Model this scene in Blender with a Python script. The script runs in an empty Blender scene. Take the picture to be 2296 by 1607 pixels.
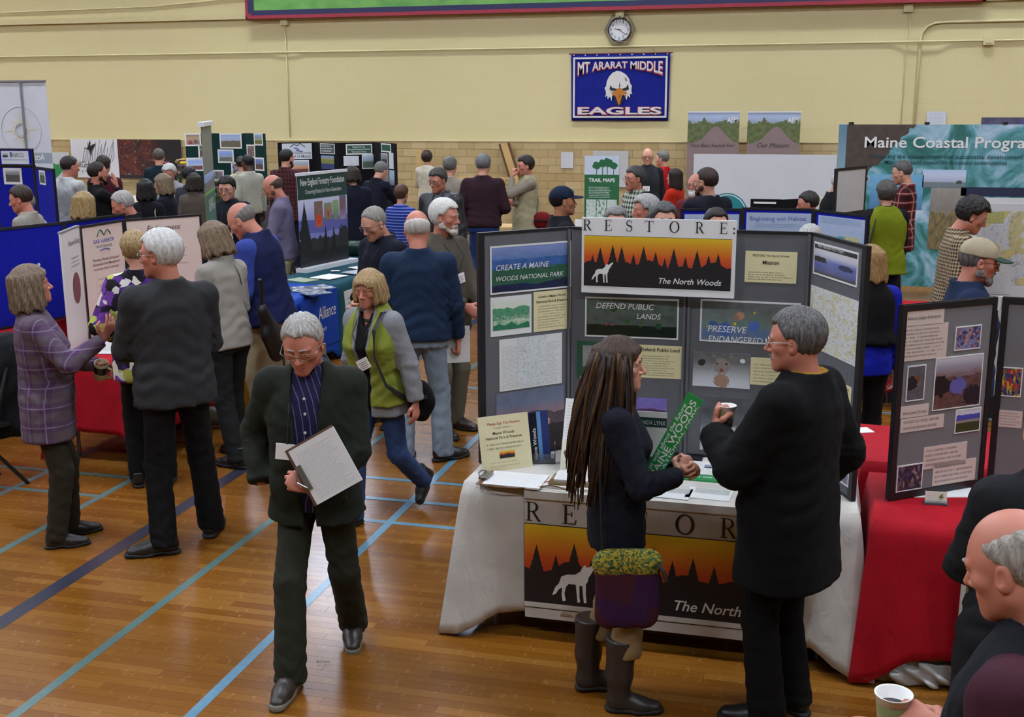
import bpy, math, random
import numpy as np
from mathutils import Matrix, Vector
random.seed(7)
SC = bpy.context.scene
COL = SC.collection

# ------------------------------------------------------------------ camera
F_PX, CX, CY, CAM_H = 2581.0, 1148.0, 803.5, 2.5
PITCH, ROLL, YAW = math.radians(12.566), math.radians(-0.273), math.radians(-14.873)
_fw = np.array([math.sin(YAW) * math.cos(PITCH), math.cos(YAW) * math.cos(PITCH), -math.sin(PITCH)])
_rt = np.array([math.cos(YAW), -math.sin(YAW), 0.0])
_up = np.cross(_rt, _fw)
_R = math.cos(ROLL) * _rt + math.sin(ROLL) * _up
_U = -math.sin(ROLL) * _rt + math.cos(ROLL) * _up
CAM = np.array([0, 0, CAM_H])
cam_data = bpy.data.cameras.new('camera')
cam = bpy.data.objects.new('camera', cam_data)
COL.objects.link(cam)
cam_data.sensor_width = 36.0
cam_data.lens = 36.0 * F_PX / 2296.0
cam_data.clip_start, cam_data.clip_end = 0.05, 200
cam.matrix_world = Matrix(((_R[0], _U[0], -_fw[0], 0), (_R[1], _U[1], -_fw[1], 0), (_R[2], _U[2], -_fw[2], CAM_H), (0, 0, 0, 1)))
SC.camera = cam

# ------------------------------------------------------------------ view, world, light levels
SC.view_settings.view_transform = 'Standard'
SC.view_settings.look = 'None'
SC.view_settings.gamma = 1.0
SC.view_settings.use_curve_mapping = False
SC.view_settings.exposure = 0.9
cy = SC.cycles
cy.max_bounces, cy.diffuse_bounces, cy.glossy_bounces, cy.transmission_bounces, cy.transparent_max_bounces = 3, 2, 2, 2, 4
cy.caustics_reflective = cy.caustics_refractive = False
cy.sample_clamp_indirect = 6.0
cy.use_adaptive_sampling = True
cy.adaptive_threshold = 0.07
wd = bpy.data.worlds.new('hall_world')
SC.world = wd
wd.use_nodes = True
wd.node_tree.nodes['Background'].inputs[0].default_value = (0.8, 0.88, 1, 1)
wd.node_tree.nodes['Background'].inputs[1].default_value = 0.0
LAMP_E = 43.0       # ceiling fixtures (emission strength of each diffuser)
WINDOW_E = 18.0      # daylight in the high windows
CEIL_Z = 8.2
WALL_Y = 20.4

def ray(x, y):
    return _fw * F_PX + _R * (x - CX) + _U * (CY - y)
def atz(x, y, z=0.0):                     # where the sight line of a photo point meets height z
    d = ray(x, y); return CAM + d * ((z - CAM_H) / d[2])
def aty(x, y, Y):                         # ... meets the plane y = Y
    d = ray(x, y); return CAM + d * (Y / d[1])
def atd(x, y, D):                         # ... at horizontal distance D
    d = ray(x, y); return CAM + d * (D / math.hypot(d[0], d[1]))

# ------------------------------------------------------------------ objects
def lin(c):
    if isinstance(c, str):
        c = [int(c[i:i + 2], 16) / 255 for i in (0, 2, 4)]
    return tuple(((v + 0.055) / 1.055) ** 2.4 if v > 0.04045 else v / 12.92 for v in c[:3]) + (1.0,)
def tag(o, label=None, cat=None, group=None, kind=None):
    if label: o['label'] = label
    if cat: o['category'] = cat
    if group: o['group'] = group
    if kind: o['kind'] = kind
    return o
def empty(name, loc=(0, 0, 0), rz=0.0):
    o = bpy.data.objects.new(name, None); COL.objects.link(o)
    o.location = loc; o.rotation_euler = (0, 0, rz); o.empty_display_size = 0.1
    return o
def mesh_np(name, V, Q, smooth=True, mi=None):
    """V n x 3, Q m x 3 or m x 4"""
    V = np.asarray(V, np.float32); Q = np.asarray(Q, np.int32)
    me = bpy.data.meshes.new(name)
    k = Q.shape[1]
    me.vertices.add(len(V)); me.vertices.foreach_set('co', V.ravel())
    me.loops.add(Q.size); me.loops.foreach_set('vertex_index', Q.ravel())
    me.polygons.add(len(Q)); me.polygons.foreach_set('loop_start', np.arange(0, Q.size, k, dtype=np.int32))
    if smooth: me.polygons.foreach_set('use_smooth', np.ones(len(Q), bool))
    if mi is not None: me.polygons.foreach_set('material_index', np.asarray(mi, np.int32))
    me.update(calc_edges=True); me.validate()
    return me
def link(name, me, m=None, parent=None, M=None):
    o = bpy.data.objects.new(name, me); COL.objects.link(o)
    if m is not None:
        for k in (m if isinstance(m, (list, tuple)) else [m]):
            me.materials.append(k)
    if parent is not None: o.parent = parent
    if M is not None: o.matrix_local = M
    return o
class MB:                                  # collects boxes, tubes, lathes and sheets into one mesh
    def __init__(s): s.v = []; s.f = []; s.m = []; s.uv = {}; s.mi = 0
    def add(s, V, Fc, uv=None):
        b = len(s.v); s.v += [tuple(p) for p in V]
        for i, q in enumerate(Fc):
            s.f.append(tuple(b + j for j in q)); s.m.append(s.mi)
            if uv and uv[i]: s.uv[len(s.f) - 1] = uv[i]
        return s
    def box(s, x0, x1, y0, y1, z0, z1, M=None):
        P = [(x0, y0, z0), (x1, y0, z0), (x1, y1, z0), (x0, y1, z0), (x0, y0, z1), (x1, y0, z1), (x1, y1, z1), (x0, y1, z1)]
        if M is not None: P = [tuple(M @ Vector(p)) for p in P]
        q = [(0, 0), (1, 0), (1, 1), (0, 1)]
        return s.add(P, [(0, 1, 5, 4), (1, 2, 6, 5), (2, 3, 7, 6), (3, 0, 4, 7), (4, 5, 6, 7), (3, 2, 1, 0)], [q, None, [(1, 0), (0, 0), (0, 1), (1, 1)][:0] or None, None, None, None])
    def tube(s, P, r, n=8, closed=False, flat=None):
        P = [Vector(p) for p in P]; N = len(P); rs = r if isinstance(r, (list, tuple)) else [r] * N
        base = len(s.v); ref = Vector((0.13, 0.21, 0.97))
        for i, p in enumerate(P):
            t = (P[(i + 1) % N] - P[i - 1]) if closed else (P[min(i + 1, N - 1)] - P[max(i - 1, 0)])
            t.normalize()
            if abs(t.dot(ref)) > 0.95: ref = Vector((0.9, 0.3, 0.1))
            a = t.cross(ref).normalized(); b = t.cross(a)
            for k in range(n):
                w = 2 * math.pi * k / n
                s.v.append(tuple(p + (a * math.cos(w) + b * math.sin(w) * (flat or 1)) * rs[i]))
        for i in range(N if closed else N - 1):
            for k in range(n):
                j = (i + 1) % N
                s.f.append((base + i * n + k, base + j * n + k, base + j * n + (k + 1) % n, base + i * n + (k + 1) % n)); s.m.append(s.mi)
        if not closed:
            s.f.append(tuple(base + k for k in range(n))); s.m.append(s.mi)
            s.f.append(tuple(base + (N - 1) * n + k for k in reversed(range(n)))); s.m.append(s.mi)
        return s
    def lathe(s, prof, n=24, c=(0, 0, 0)):
        base = len(s.v)
        for r, z in prof:
            for k in range(n):
                w = 2 * math.pi * k / n
                s.v.append((c[0] + r * math.cos(w), c[1] + r * math.sin(w), c[2] + z))
        for i in range(len(prof) - 1):
            for k in range(n):
                s.f.append((base + i * n + k, base + i * n + (k + 1) % n, base + (i + 1) * n + (k + 1) % n, base + (i + 1) * n + k)); s.m.append(s.mi)
        return s
    def poly(s, pts, y=0.0, t=0.0):        # flat outline in the xz plane, facing -y
        b = len(s.v); n = len(pts)
        s.v += [(p[0], y, p[1]) for p in pts]; s.f.append(tuple(range(b, b + n))); s.m.append(s.mi)
        if t:
            s.v += [(p[0], y + t, p[1]) for p in pts]; s.f.append(tuple(reversed(range(b + n, b + 2 * n)))); s.m.append(s.mi)
            for i in range(n):
                j = (i + 1) % n; s.f.append((b + j, b + i, b + n + i, b + n + j)); s.m.append(s.mi)
        return s
    def mesh(s, name, smooth=False):
        me = bpy.data.meshes.new(name); me.from_pydata(s.v, [], s.f)
        if s.uv:
            ul = me.uv_layers.new(name='UVMap')
            for fi, q in s.uv.items():
                for li, c in zip(me.polygons[fi].loop_indices, q): ul.data[li].uv = c
        if any(s.m): me.polygons.foreach_set('material_index', s.m)
        if smooth: me.polygons.foreach_set('use_smooth', [True] * len(me.polygons))
        me.update(); return me
    def build(s, name, m=None, parent=None, M=None, smooth=False):
        return link(name, s.mesh(name, smooth), m, parent, M)

# ------------------------------------------------------------------ materials
class NT:
    def __init__(s, name):
        s.m = bpy.data.materials.new(name); s.m.use_nodes = True
        s.t = s.m.node_tree; s.b = s.t.nodes['Principled BSDF']
    def n(s, typ, props=None, **inp):
        nd = s.t.nodes.new(typ)
        for k, v in (props or {}).items(): setattr(nd, k, v)
        for k, v in inp.items(): s.put(nd.inputs[k.replace('_', ' ')] if not k.startswith('i') or not k[1:].isdigit() else nd.inputs[int(k[1:])], v)
        return nd
    def put(s, sock, v):
        if isinstance(v, bpy.types.NodeSocket): s.t.links.new(v, sock)
        elif hasattr(v, 'outputs'): s.t.links.new(v.outputs[0], sock)
        else: sock.default_value = v
    def math(s, op, a, b=0.0, c=None):
        nd = s.n('ShaderNodeMath', {'operation': op}, i0=a, i1=b)
        if c is not None: s.put(nd.inputs[2], c)
        return nd.outputs[0]
    def mix(s, f, a, b, bt='MIX'):
        nd = s.n('ShaderNodeMix', {'data_type': 'RGBA', 'blend_type': bt}); 
        s.put(nd.inputs[0], f); s.put(nd.inputs[6], a); s.put(nd.inputs[7], b)
        return nd.outputs[2]
    def ramp(s, f, stops, interp='LINEAR'):
        nd = s.n('ShaderNodeValToRGB', i0=f); r = nd.color_ramp; r.interpolation = interp
        while len(r.elements) < len(stops): r.elements.new(0.5)
        for e, (p, c) in zip(r.elements, stops): e.position = p; e.color = lin(c) if isinstance(c, str) else c
        return nd.outputs[0]
    def noise(s, vec, scale, detail=2.0, rough=0.5, dist=0.0):
        return s.n('ShaderNodeTexNoise', Vector=vec, Scale=scale, Detail=detail, Roughness=rough, Distortion=dist).outputs[0]
    def coord(s, kind='Object'):
        return s.n('ShaderNodeTexCoord').outputs[kind]
    def xyz(s, vec):
        o = s.n('ShaderNodeSeparateXYZ', i0=vec).outputs; return o[0], o[1], o[2]
    def scaled(s, vec, sc, loc=(0, 0, 0)):
        return s.n('ShaderNodeMapping', Vector=vec, Scale=sc, Location=loc).outputs[0]
    def bump(s, h, strength=0.3, dist=0.01):
        s.put(s.b.inputs['Normal'], s.n('ShaderNodeBump', Height=h, Strength=strength, Distance=dist).outputs[0])
    def done(s, col=None, rough=0.6, metal=0.0, spec=None):
        if col is not None: s.put(s.b.inputs['Base Color'], lin(col) if isinstance(col, str) else col)
        s.put(s.b.inputs['Roughness'], rough); s.b.inputs['Metallic'].default_value = metal
        if spec is not None: s.b.inputs['Specular IOR Level'].default_value = spec
        return s.m
_mc = {}
def mat(key, col=None, rough=0.55, metal=0.0, var=0.08, spec=None, vs=6.0):     # plain material with slight unevenness
    k = ('p', key, col, rough, metal)
    if k not in _mc:
        t = NT(key); c = lin(col)
        f = t.noise(t.coord(), vs, 1)
        a = tuple(v * (1 - var) for v in c[:3]) + (1,); b = tuple(min(1, v * (1 + var)) for v in c[:3]) + (1,)
        _mc[k] = t.done(t.mix(f, a, b), rough, metal, spec)
    return _mc[k]
def fabric(col, pat=None, rough=0.85, fuzz=0.25, **kw):
    k = ('f', col, pat, rough, str(kw))
    if k in _mc: return _mc[k]
    t = NT('fabric'); co = t.coord(); x, y, z = t.xyz(co); c = tuple(v ** 1.2 for v in lin(col)[:3]) + (1.0,)
    base = t.mix(t.noise(co, 9, 1), tuple(v * 0.82 for v in c[:3]) + (1,), tuple(min(1, v * 1.15) for v in c[:3]) + (1,))
    if pat in ('plaid', 'check', 'stripe', 'pin'):
        p = kw.get('p', 0.04); w = kw.get('w', 0.5); u = t.math('ADD', x, t.math('MULTIPLY', y, 0.9))
        def band(s, per, wid, ph=0.0):
            return t.math('LESS_THAN', t.math('FRACT', t.math('ADD', t.math('DIVIDE', s, per), ph)), wid)
        bx, bz = band(u, p, w), band(z, p, w)
        c2 = lin(kw.get('c2', 'ffffff')); c3 = lin(kw.get('c3', kw.get('c2', 'ffffff')))
        if pat == 'check':
            base = t.mix(t.math('MULTIPLY', t.math('ADD', bx, bz), 0.5), base, c2)
        elif pat == 'stripe': base = t.mix(bz, base, c2)
        elif pat == 'pin': base = t.mix(bx, base, c2)
        else:
            base = t.mix(t.math('MULTIPLY', t.math('ADD', bx, bz), 0.45), base, c2)
            l1 = t.math('MAXIMUM', band(u, p, kw.get('lw', 0.08), 0.3), band(z, p, kw.get('lw', 0.08), 0.3))
            base = t.mix(t.math('MULTIPLY', l1, kw.get('la', 0.7)), base, c3)
    elif pat == 'floral':
        v = t.n('ShaderNodeTexVoronoi', Vector=t.mix(0.12, co, t.n('ShaderNodeTexNoise', Vector=co, Scale=9.0).outputs[1]), Scale=kw.get('s', 14.0))
        r = t.n('ShaderNodeSeparateColor', i0=v.outputs['Color']).outputs[0]
        cs = kw['cols']; base = t.ramp(r, [(i / len(cs), q) for i, q in enumerate(cs)], 'CONSTANT')
    elif pat == 'heather':
        base = t.mix(t.math('MULTIPLY', t.noise(co, 180, 2), 0.8), base, lin(kw.get('c2', 'aaaaaa')))
    elif pat == 'knit':
        base = t.mix(t.math('MULTIPLY', t.math('ABSOLUTE', t.math('SINE', t.math('MULTIPLY', x, 260))), 0.35), base, lin(kw.get('c2', '222222')))
    t.bump(t.noise(t.scaled(co, (1, 1, 0.45)), 15, 4, 0.6, 0.6), fuzz * 1.2, 0.02)
    _mc[k] = t.done(base, rough, 0, 0.25)
    return _mc[k]
def skin(kind='fair'):
    k = ('s', kind)
    if k not in _mc:
        c = {'fair': 'c08e76', 'ruddy': 'b87a64', 'tan': 'a87254', 'dark': '50342a', 'pale': 'cc9c86'}[kind]
        t = NT('skin_' + kind); co = t.coord(); l = lin(c)
        f = t.noise(co, 22, 3)
        t.b.inputs['Subsurface Weight'].default_value = 0.0
        _mc[k] = t.done(t.mix(f, (l[0] * 0.9, l[1] * 0.8, l[2] * 0.78, 1), (min(1, l[0] * 1.08), l[1] * 1.05, l[2] * 1.05, 1)), 0.48, 0, 0.4)
    return _mc[k]
def hairmat(col, col2=None):
    k = ('h', col, col2)
    if k not in _mc:
        t = NT('hair'); co = t.coord(); c = lin(col); d = lin(col2) if col2 else tuple(v * 0.5 for v in c[:3]) + (1,)
        f = t.noise(t.scaled(co, (1, 1, 0.16)), 130, 3, 0.6, 0.4)
        f2 = t.ramp(f, [(0.3, '000000'), (0.7, 'ffffff')])
        t.bump(f, 0.5, 0.01)
        _mc[k] = t.done(t.mix(f2, d, c), 0.5, 0, 0.3)
    return _mc[k]
def emis(name, col, e):
    k = ('e', name)
    if k not in _mc:
        t = NT(name); t.b.inputs['Emission Color'].default_value = lin(col); t.b.inputs['Emission Strength'].default_value = e
        _mc[k] = t.done(col, 0.5)
    return _mc[k]
# ------------------------------------------------------------------ implicit shapes -> one continuous mesh
def surface_nets(Fd, org, vox):
    ins = Fd < 0
    s = np.zeros(tuple(np.array(Fd.shape) - 1), np.int8)
    for a in (0, 1):
        for b in (0, 1):
            for c in (0, 1):
                s += ins[a:Fd.shape[0] - 1 + a, b:Fd.shape[1] - 1 + b, c:Fd.shape[2] - 1 + c]
    msk = (s > 0) & (s < 8)
    cells = np.argwhere(msk); n = len(cells)
    if n == 0: return np.zeros((0, 3)), np.zeros((0, 4), int)
    idx = np.full(msk.shape, -1, np.int32); idx[msk] = np.arange(n)
    acc = np.zeros((n, 3)); cnt = np.zeros(n)
    co = [(a, b, c) for a in (0, 1) for b in (0, 1) for c in (0, 1)]
    val = {o: Fd[cells[:, 0] + o[0], cells[:, 1] + o[1], cells[:, 2] + o[2]] for o in co}
    for o in co:
        for ax in range(3):
            if o[ax]: continue
            p = list(o); p[ax] = 1; p = tuple(p)
            f0, f1 = val[o], val[p]; cr = (f0 < 0) != (f1 < 0)
            t = np.where(cr, f0 / np.where(cr, f0 - f1, 1), 0)
            q = np.array(o, float)[None] + t[:, None] * (np.array(p) - np.array(o))[None]
            acc[cr] += q[cr]; cnt[cr] += 1
    V = org + vox * (cells + acc / cnt[:, None])
    Q = []
    for ax in range(3):
        u, w = (ax + 1) % 3, (ax + 2) % 3
        a = [slice(None)] * 3; b = [slice(None)] * 3
        a[ax] = slice(0, -1); b[ax] = slice(1, None)
        for d in (u, w): a[d] = slice(1, -1); b[d] = slice(1, -1)
        A, B = ins[tuple(a)], ins[tuple(b)]
        ch = np.argwhere(A != B)
        if not len(ch): continue
        fl = A[ch[:, 0], ch[:, 1], ch[:, 2]]
        base = ch.copy(); base[:, u] += 1; base[:, w] += 1
        def cell(du, dw):
            c = base.copy(); c[:, u] += du; c[:, w] += dw
            return idx[c[:, 0], c[:, 1], c[:, 2]]
        q = np.stack([cell(-1, -1), cell(0, -1), cell(0, 0), cell(-1, 0)], 1)
        q[~fl] = q[~fl][:, ::-1]
        Q.append(q)
    Q = np.concatenate(Q); Q = Q[(Q >= 0).all(1)]
    return V, Q
class SDF:
    def __init__(s, lo, hi, vox):
        s.vox = vox; s.lo = np.array(lo, float) - 2 * vox; hi = np.array(hi, float) + 2 * vox
        s.shape = tuple(np.ceil((hi - s.lo) / vox).astype(int) + 1)
        s.F = np.full(s.shape, 0.5, np.float32)
        s.ax = [(s.lo[i] + vox * np.arange(s.shape[i])).astype(np.float32) for i in range(3)]
    def sub(s, lo, hi):
        sl = []
        for i in range(3):
            a = max(0, int((lo[i] - s.lo[i]) / s.vox) - 1); b = min(s.shape[i], int((hi[i] - s.lo[i]) / s.vox) + 3)
            if b <= a: return None
            sl.append(slice(a, b))
        X, Y, Z = np.meshgrid(s.ax[0][sl[0]], s.ax[1][sl[1]], s.ax[2][sl[2]], indexing='ij', sparse=False)
        return tuple(sl), X, Y, Z
    def comb(s, sl, d, op, k):
        f = s.F[sl]
        if op == 'add':
            if k: h = np.clip(k - np.abs(f - d), 0, None) / k; s.F[sl] = np.minimum(f, d) - h * h * k * 0.25
            else: s.F[sl] = np.minimum(f, d)
        elif op == 'sub':
            d = -d
            if k: h = np.clip(k - np.abs(f - d), 0, None) / k; s.F[sl] = np.maximum(f, d) + h * h * k * 0.25
            else: s.F[sl] = np.maximum(f, d)
    def cone(s, a, b, ra, rb, k=0.02, op='add', flat=None):
        a = np.array(a, float); b = np.array(b, float); m = max(ra, rb) + k + s.vox * 2
        if flat: m = max(ra, rb) * max(1, flat[1]) + k + s.vox * 2
        g = s.sub(np.minimum(a, b) - m, np.maximum(a, b) + m)
        if g is None: return s
        sl, X, Y, Z = g; d = b - a; L = float(d @ d) or 1e-9
        t = np.clip(((X - a[0]) * d[0] + (Y - a[1]) * d[1] + (Z - a[2]) * d[2]) / L, 0, 1)
        qx, qy, qz = X - a[0] - t * d[0], Y - a[1] - t * d[1], Z - a[2] - t * d[2]
        r2 = qx * qx + qy * qy + qz * qz
        if flat:
            w = np.array(flat[0], float); w /= np.linalg.norm(w); c = qx * w[0] + qy * w[1] + qz * w[2]
            r2 = r2 + c * c * (1 / flat[1] ** 2 - 1)
        s.comb(sl, np.sqrt(r2) - (ra + (rb - ra) * t), op, k); return s
    def ell(s, c, r, k=0.02, op='add', R=None):
        c = np.array(c, float); r = np.array(r, float); m = r.max() + k + s.vox * 2
        g = s.sub(c - m, c + m)
        if g is None: return s
        sl, X, Y, Z = g; P = [X - c[0], Y - c[1], Z - c[2]]
        if R is not None: P = [R[0][i] * P[0] + R[1][i] * P[1] + R[2][i] * P[2] for i in range(3)]
        k0 = np.sqrt((P[0] / r[0]) ** 2 + (P[1] / r[1]) ** 2 + (P[2] / r[2]) ** 2)
        k1 = np.sqrt((P[0] / r[0] ** 2) ** 2 + (P[1] / r[1] ** 2) ** 2 + (P[2] / r[2] ** 2) ** 2)
        s.comb(sl, k0 * (k0 - 1) / np.maximum(k1, 1e-6), op, k); return s
    def stack(s, o, ax, prof, k=0.03, op='add', pw=2.4, shell=None, cut=None):
        """prof rows: height, half width, half depth, forward shift; o, ax = origin and (right, forward, up) of the trunk"""
        prof = np.array(prof, float); o = np.array(o, float)
        ends = [o + ax[2] * prof[0, 0], o + ax[2] * prof[-1, 0]]; m = prof[:, 1:3].max() + k + 0.06
        g = s.sub(np.minimum(*ends) - m, np.maximum(*ends) + m)
        if g is None: return s
        sl, X, Y, Z = g; q = [(X - o[0]) * a[0] + (Y - o[1]) * a[1] + (Z - o[2]) * a[2] for a in ax]
        A = np.interp(q[2], prof[:, 0], prof[:, 1]); B = np.interp(q[2], prof[:, 0], prof[:, 2]); S = np.interp(q[2], prof[:, 0], prof[:, 3])
        d = ((np.abs(q[0] / A) ** pw + np.abs((q[1] - S) / B) ** pw) ** (1 / pw) - 1) * np.minimum(A, B)
        if shell: d = np.abs(d) - shell
        d = np.maximum(d, np.maximum(prof[0, 0] - q[2], q[2] - prof[-1, 0]))
        if cut is not None: d = np.maximum(d, cut(q))
        s.comb(sl, d.astype(np.float32), op, k); return s
    def fn(s, f, op='int'):
        X, Y, Z = np.meshgrid(*s.ax, indexing='ij')
        d = f(X, Y, Z)
        if op == 'int': s.F = np.maximum(s.F, d)
        elif op == 'off': s.F = s.F + d
        elif op == 'add': s.F = np.minimum(s.F, d)
        elif op == 'set': s.F = d.astype(np.float32)
        return s
    def get(s): return surface_nets(s.F, s.lo, s.vox)
# ------------------------------------------------------------------ people
_hc = {}
def smax(a, b, k):
    h = np.clip(k - np.abs(a - b), 0, None) / k; return np.maximum(a, b) + h * h * k * 0.25
def smin(a, b, k):
    h = np.clip(k - np.abs(a - b), 0, None) / k; return np.minimum(a, b) - h * h * k * 0.25
def head_geo(sex, vox, jaw=1.0, nose=1.0):
    """head and neck, eye line at the origin, facing +y"""
    key = (sex, vox, jaw, nose)
    if key in _hc: return _hc[key]
    g = SDF((-0.105, -0.125, -0.25), (0.105, 0.13, 0.125), vox)
    f = 0.94 if sex == 'f' else 1.0
    g.ell((0, -0.014, 0.028), (0.075, 0.094, 0.087), 0.01)
    g.ell((0, 0.02, -0.032), (0.066 * f, 0.064, 0.074), 0.03)
    g.ell((0, 0.018, 0.02), (0.069, 0.066, 0.05), 0.02)
    for sx in (-1, 1):
        g.cone((sx * 0.046 * f * jaw, 0.0, -0.056), (sx * 0.013, 0.064, -0.098), 0.0195 * jaw, 0.017 * jaw, 0.03)
        g.ell((sx * 0.043 * f, 0.05, -0.022), (0.024, 0.024, 0.02), 0.022)
        g.ell((sx * 0.029, 0.071, 0.017), (0.024, 0.013, 0.008), 0.015)
    g.ell((0, 0.071, -0.1), (0.02 * jaw, 0.018, 0.016), 0.02)
    g.ell((0, 0.07, -0.065), (0.03, 0.019, 0.028), 0.02)
    for sx in (-1, 1):
        g.ell((sx * 0.031, 0.093, 0.0), (0.017, 0.016, 0.0105), 0.012, 'sub')
        g.ell((sx * 0.031, 0.0715, 0.0055), (0.0155, 0.0155, 0.011), 0.004)
        g.ell((sx * 0.031, 0.0715, -0.0095), (0.015, 0.0145, 0.007), 0.004)
    g.cone((0, 0.079, 0.008), (0, 0.1 + 0.006 * nose, -0.032), 0.0075, 0.0105 * nose, 0.014)
    for sx in (-1, 1): g.ell((sx * 0.0115 * nose, 0.091, -0.037), (0.008 * nose, 0.01, 0.007), 0.008)
    for sx in (-1, 1):
        g.cone((sx * 0.021, 0.08, -0.0665), (sx * 0.004, 0.0895, -0.0635), 0.0035, 0.0055, 0.005)
        g.cone((sx * 0.019, 0.08, -0.0705), (0, 0.0885, -0.0745), 0.0035, 0.0065, 0.005)
    g.cone((-0.02, 0.0885, -0.0685), (0.02, 0.0885, -0.0685), 0.0022, 0.0022, 0.002, 'sub')
    for sx in (-1, 1):
        R = Matrix.Rotation(math.radians(14), 3, 'X') @ Matrix.Rotation(math.radians(-sx * 18), 3, 'Z')
        R = [[R[i][j] for j in range(3)] for i in range(3)]
        g.ell((sx * 0.079 * (0.98 if sex == 'f' else 1), -0.008, -0.012), (0.009, 0.019, 0.032), 0.006, 'add', R)
        g.ell((sx * 0.089, -0.002, -0.008), (0.007, 0.011, 0.019), 0.005, 'sub', R)
    nr = 0.046 if sex == 'f' else 0.056
    g.cone((0, -0.02, -0.06), (0, -0.036, -0.18), nr, nr * 1.04, 0.035)
    V, Q = g.get(); c = V[Q].mean(1)
    wl = 1 - (c[:, 0] / 0.024) ** 2
    lip = (wl > 0) & (c[:, 2] > -0.0685 - 0.009 * wl) & (c[:, 2] < -0.0685 + 0.0065 * wl) & (c[:, 1] > 0.078)
    _hc[key] = (V, Q, lip.astype(int)); return _hc[key]
def hair_geo(style, vox, t=0.013, line=0.062, nape=-0.055, L=0.16, side=0.018, part=0.0, wild=0.0, bangs=0.0, ftop=0.068):
    key = ('hair', style, vox, t, line, nape, L, side, part, wild, bangs, ftop)
    if key in _hc: return _hc[key]
    lo, hi = (-0.15, -0.19, -0.13 if style in ('short', 'fringe', 'curly', 'bun') else -0.14 - L), (0.15, 0.14, 0.165)
    g = SDF(lo, hi, vox)
    X, Y, Z = np.meshgrid(*g.ax, indexing='ij')
    def el(c, r):
        k0 = np.sqrt(((X - c[0]) / r[0]) ** 2 + ((Y - c[1]) / r[1]) ** 2 + ((Z - c[2]) / r[2]) ** 2)
        return (k0 - 1) * min(r)
    ang = np.arctan2(X, -(Y + 0.01))
    groove = 0.0016 * np.sin(ang * 42 + 3 * np.sin(Z * 40) + X * 90) + 0.002 * np.sin(ang * 17 + Z * 25)
    sh = el((0, -0.016, 0.028), (0.075 + t, 0.094 + t, 0.087 + t)) + groove
    if wild: sh = sh + wild * np.sin(X * 130 + 2 * np.sin(Z * 90)) * np.sin(Y * 120 + Z * 40) * np.cos(Z * 110 + 2)
    if style in ('short', 'curly', 'bun', 'tail', 'fringe'):
        hl = line + 0.35 * np.abs(X - part) * (np.abs(X) > 0.03) * 0.4
        top = np.maximum(hl - Z, -1.0) - np.clip(-(Y - 0.03), 0, 1) * 0.9      # above the hair line, sinking to the back
        back = np.maximum(Y - side - np.clip(Z - 0.01, 0, 1) * 0.6, nape - Z)
        keep = np.minimum(smax(top, Y - 0.12, 0.01), back)
        if style == 'fringe':
            keep = smax(back, Z - (ftop - 0.25 * (Y + 0.1)), 0.02)
        ear = np.sqrt(((np.abs(X) - 0.09) / 0.03) ** 2 + ((Y - 0.0) / 0.021) ** 2 + ((Z + 0.012) / 0.034) ** 2) - 1
        d = smax(smax(sh, keep, 0.03 if style == 'fringe' else 0.022), -ear * 0.02, 0.008)
        if style == 'bun':
            d = smin(d, el((0, -0.135, 0.03), (0.042, 0.036, 0.042)) + 0.003 * np.sin(X * 200 + Z * 120), 0.01)
        if style == 'tail':
            for i in range(8):
                q = i / 7; d = smin(d, el((0.01 * math.sin(q * 4), -0.125 - 0.03 * math.sin(q * 2.2), 0.02 - q * L), (0.036 - 0.012 * q, 0.028, 0.04)) + groove, 0.015)
            d = smin(d, el((0, -0.108, 0.03), (0.022, 0.03, 0.02)), 0.01)
    else:                                     # bob / long: a curtain to the chin or the shoulders
        w = np.clip((0.03 - Z) / (0.1 + L), 0, 1)
        ww = np.clip((0.07 - Z) / (0.12 + L), 0, 1); a = 0.072 + t + (0.032 if style == 'bob' else 0.024) * np.sin(np.clip(ww * 2.2, 0, 2.2)); b = 0.09 + t + 0.01 * np.sin(ww * 2) - 0.004 * w
        cur = (np.sqrt((X / a) ** 2 + ((Y + 0.022 + 0.015 * w) / b) ** 2) - 1) * 0.09 + groove * 1.6
        cur = smax(cur, np.maximum(Z - 0.07, (-0.02 - L + 0.012 * np.sin(ang * 9)) - Z), 0.02)
        d = smin(sh, cur, 0.03)
        face = np.sqrt((X / (0.068 - 0.01 * bangs)) ** 2 + ((Z + 0.03) / (0.1 - 0.03 * bangs)) ** 2) - 1
        open_ = np.where(Y > 0.02, face * 0.06, (0.02 - Y) + 0 * X)
        lowfront = np.maximum(np.abs(X) - 0.06, 0.03 - Y)     # nothing hangs over face and throat
        below = np.where((Z < -0.04), np.maximum(0.0 - Y + 0.01, np.abs(X) - 0.066), 1.0)
        d = smax(d, -np.minimum(np.maximum(open_, 0.022 - Y) , 1), 0.008) if False else d
        cutf = np.maximum(face * 0.06, 0.03 - Y)
        cutn = np.maximum(np.maximum(np.abs(X) - 0.058, -0.045 - Y), Z + 0.045)      # room for the neck
        d = smax(d, -cutf, 0.01); d = smax(d, -cutn, 0.01)
        d = smax(d, np.where(Z < 0.03, Y - 0.062, -1), 0.006)
    g.F = d.astype(np.float32)
    V, Q = g.get(); _hc[key] = (V, Q); return _hc[key]
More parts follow.
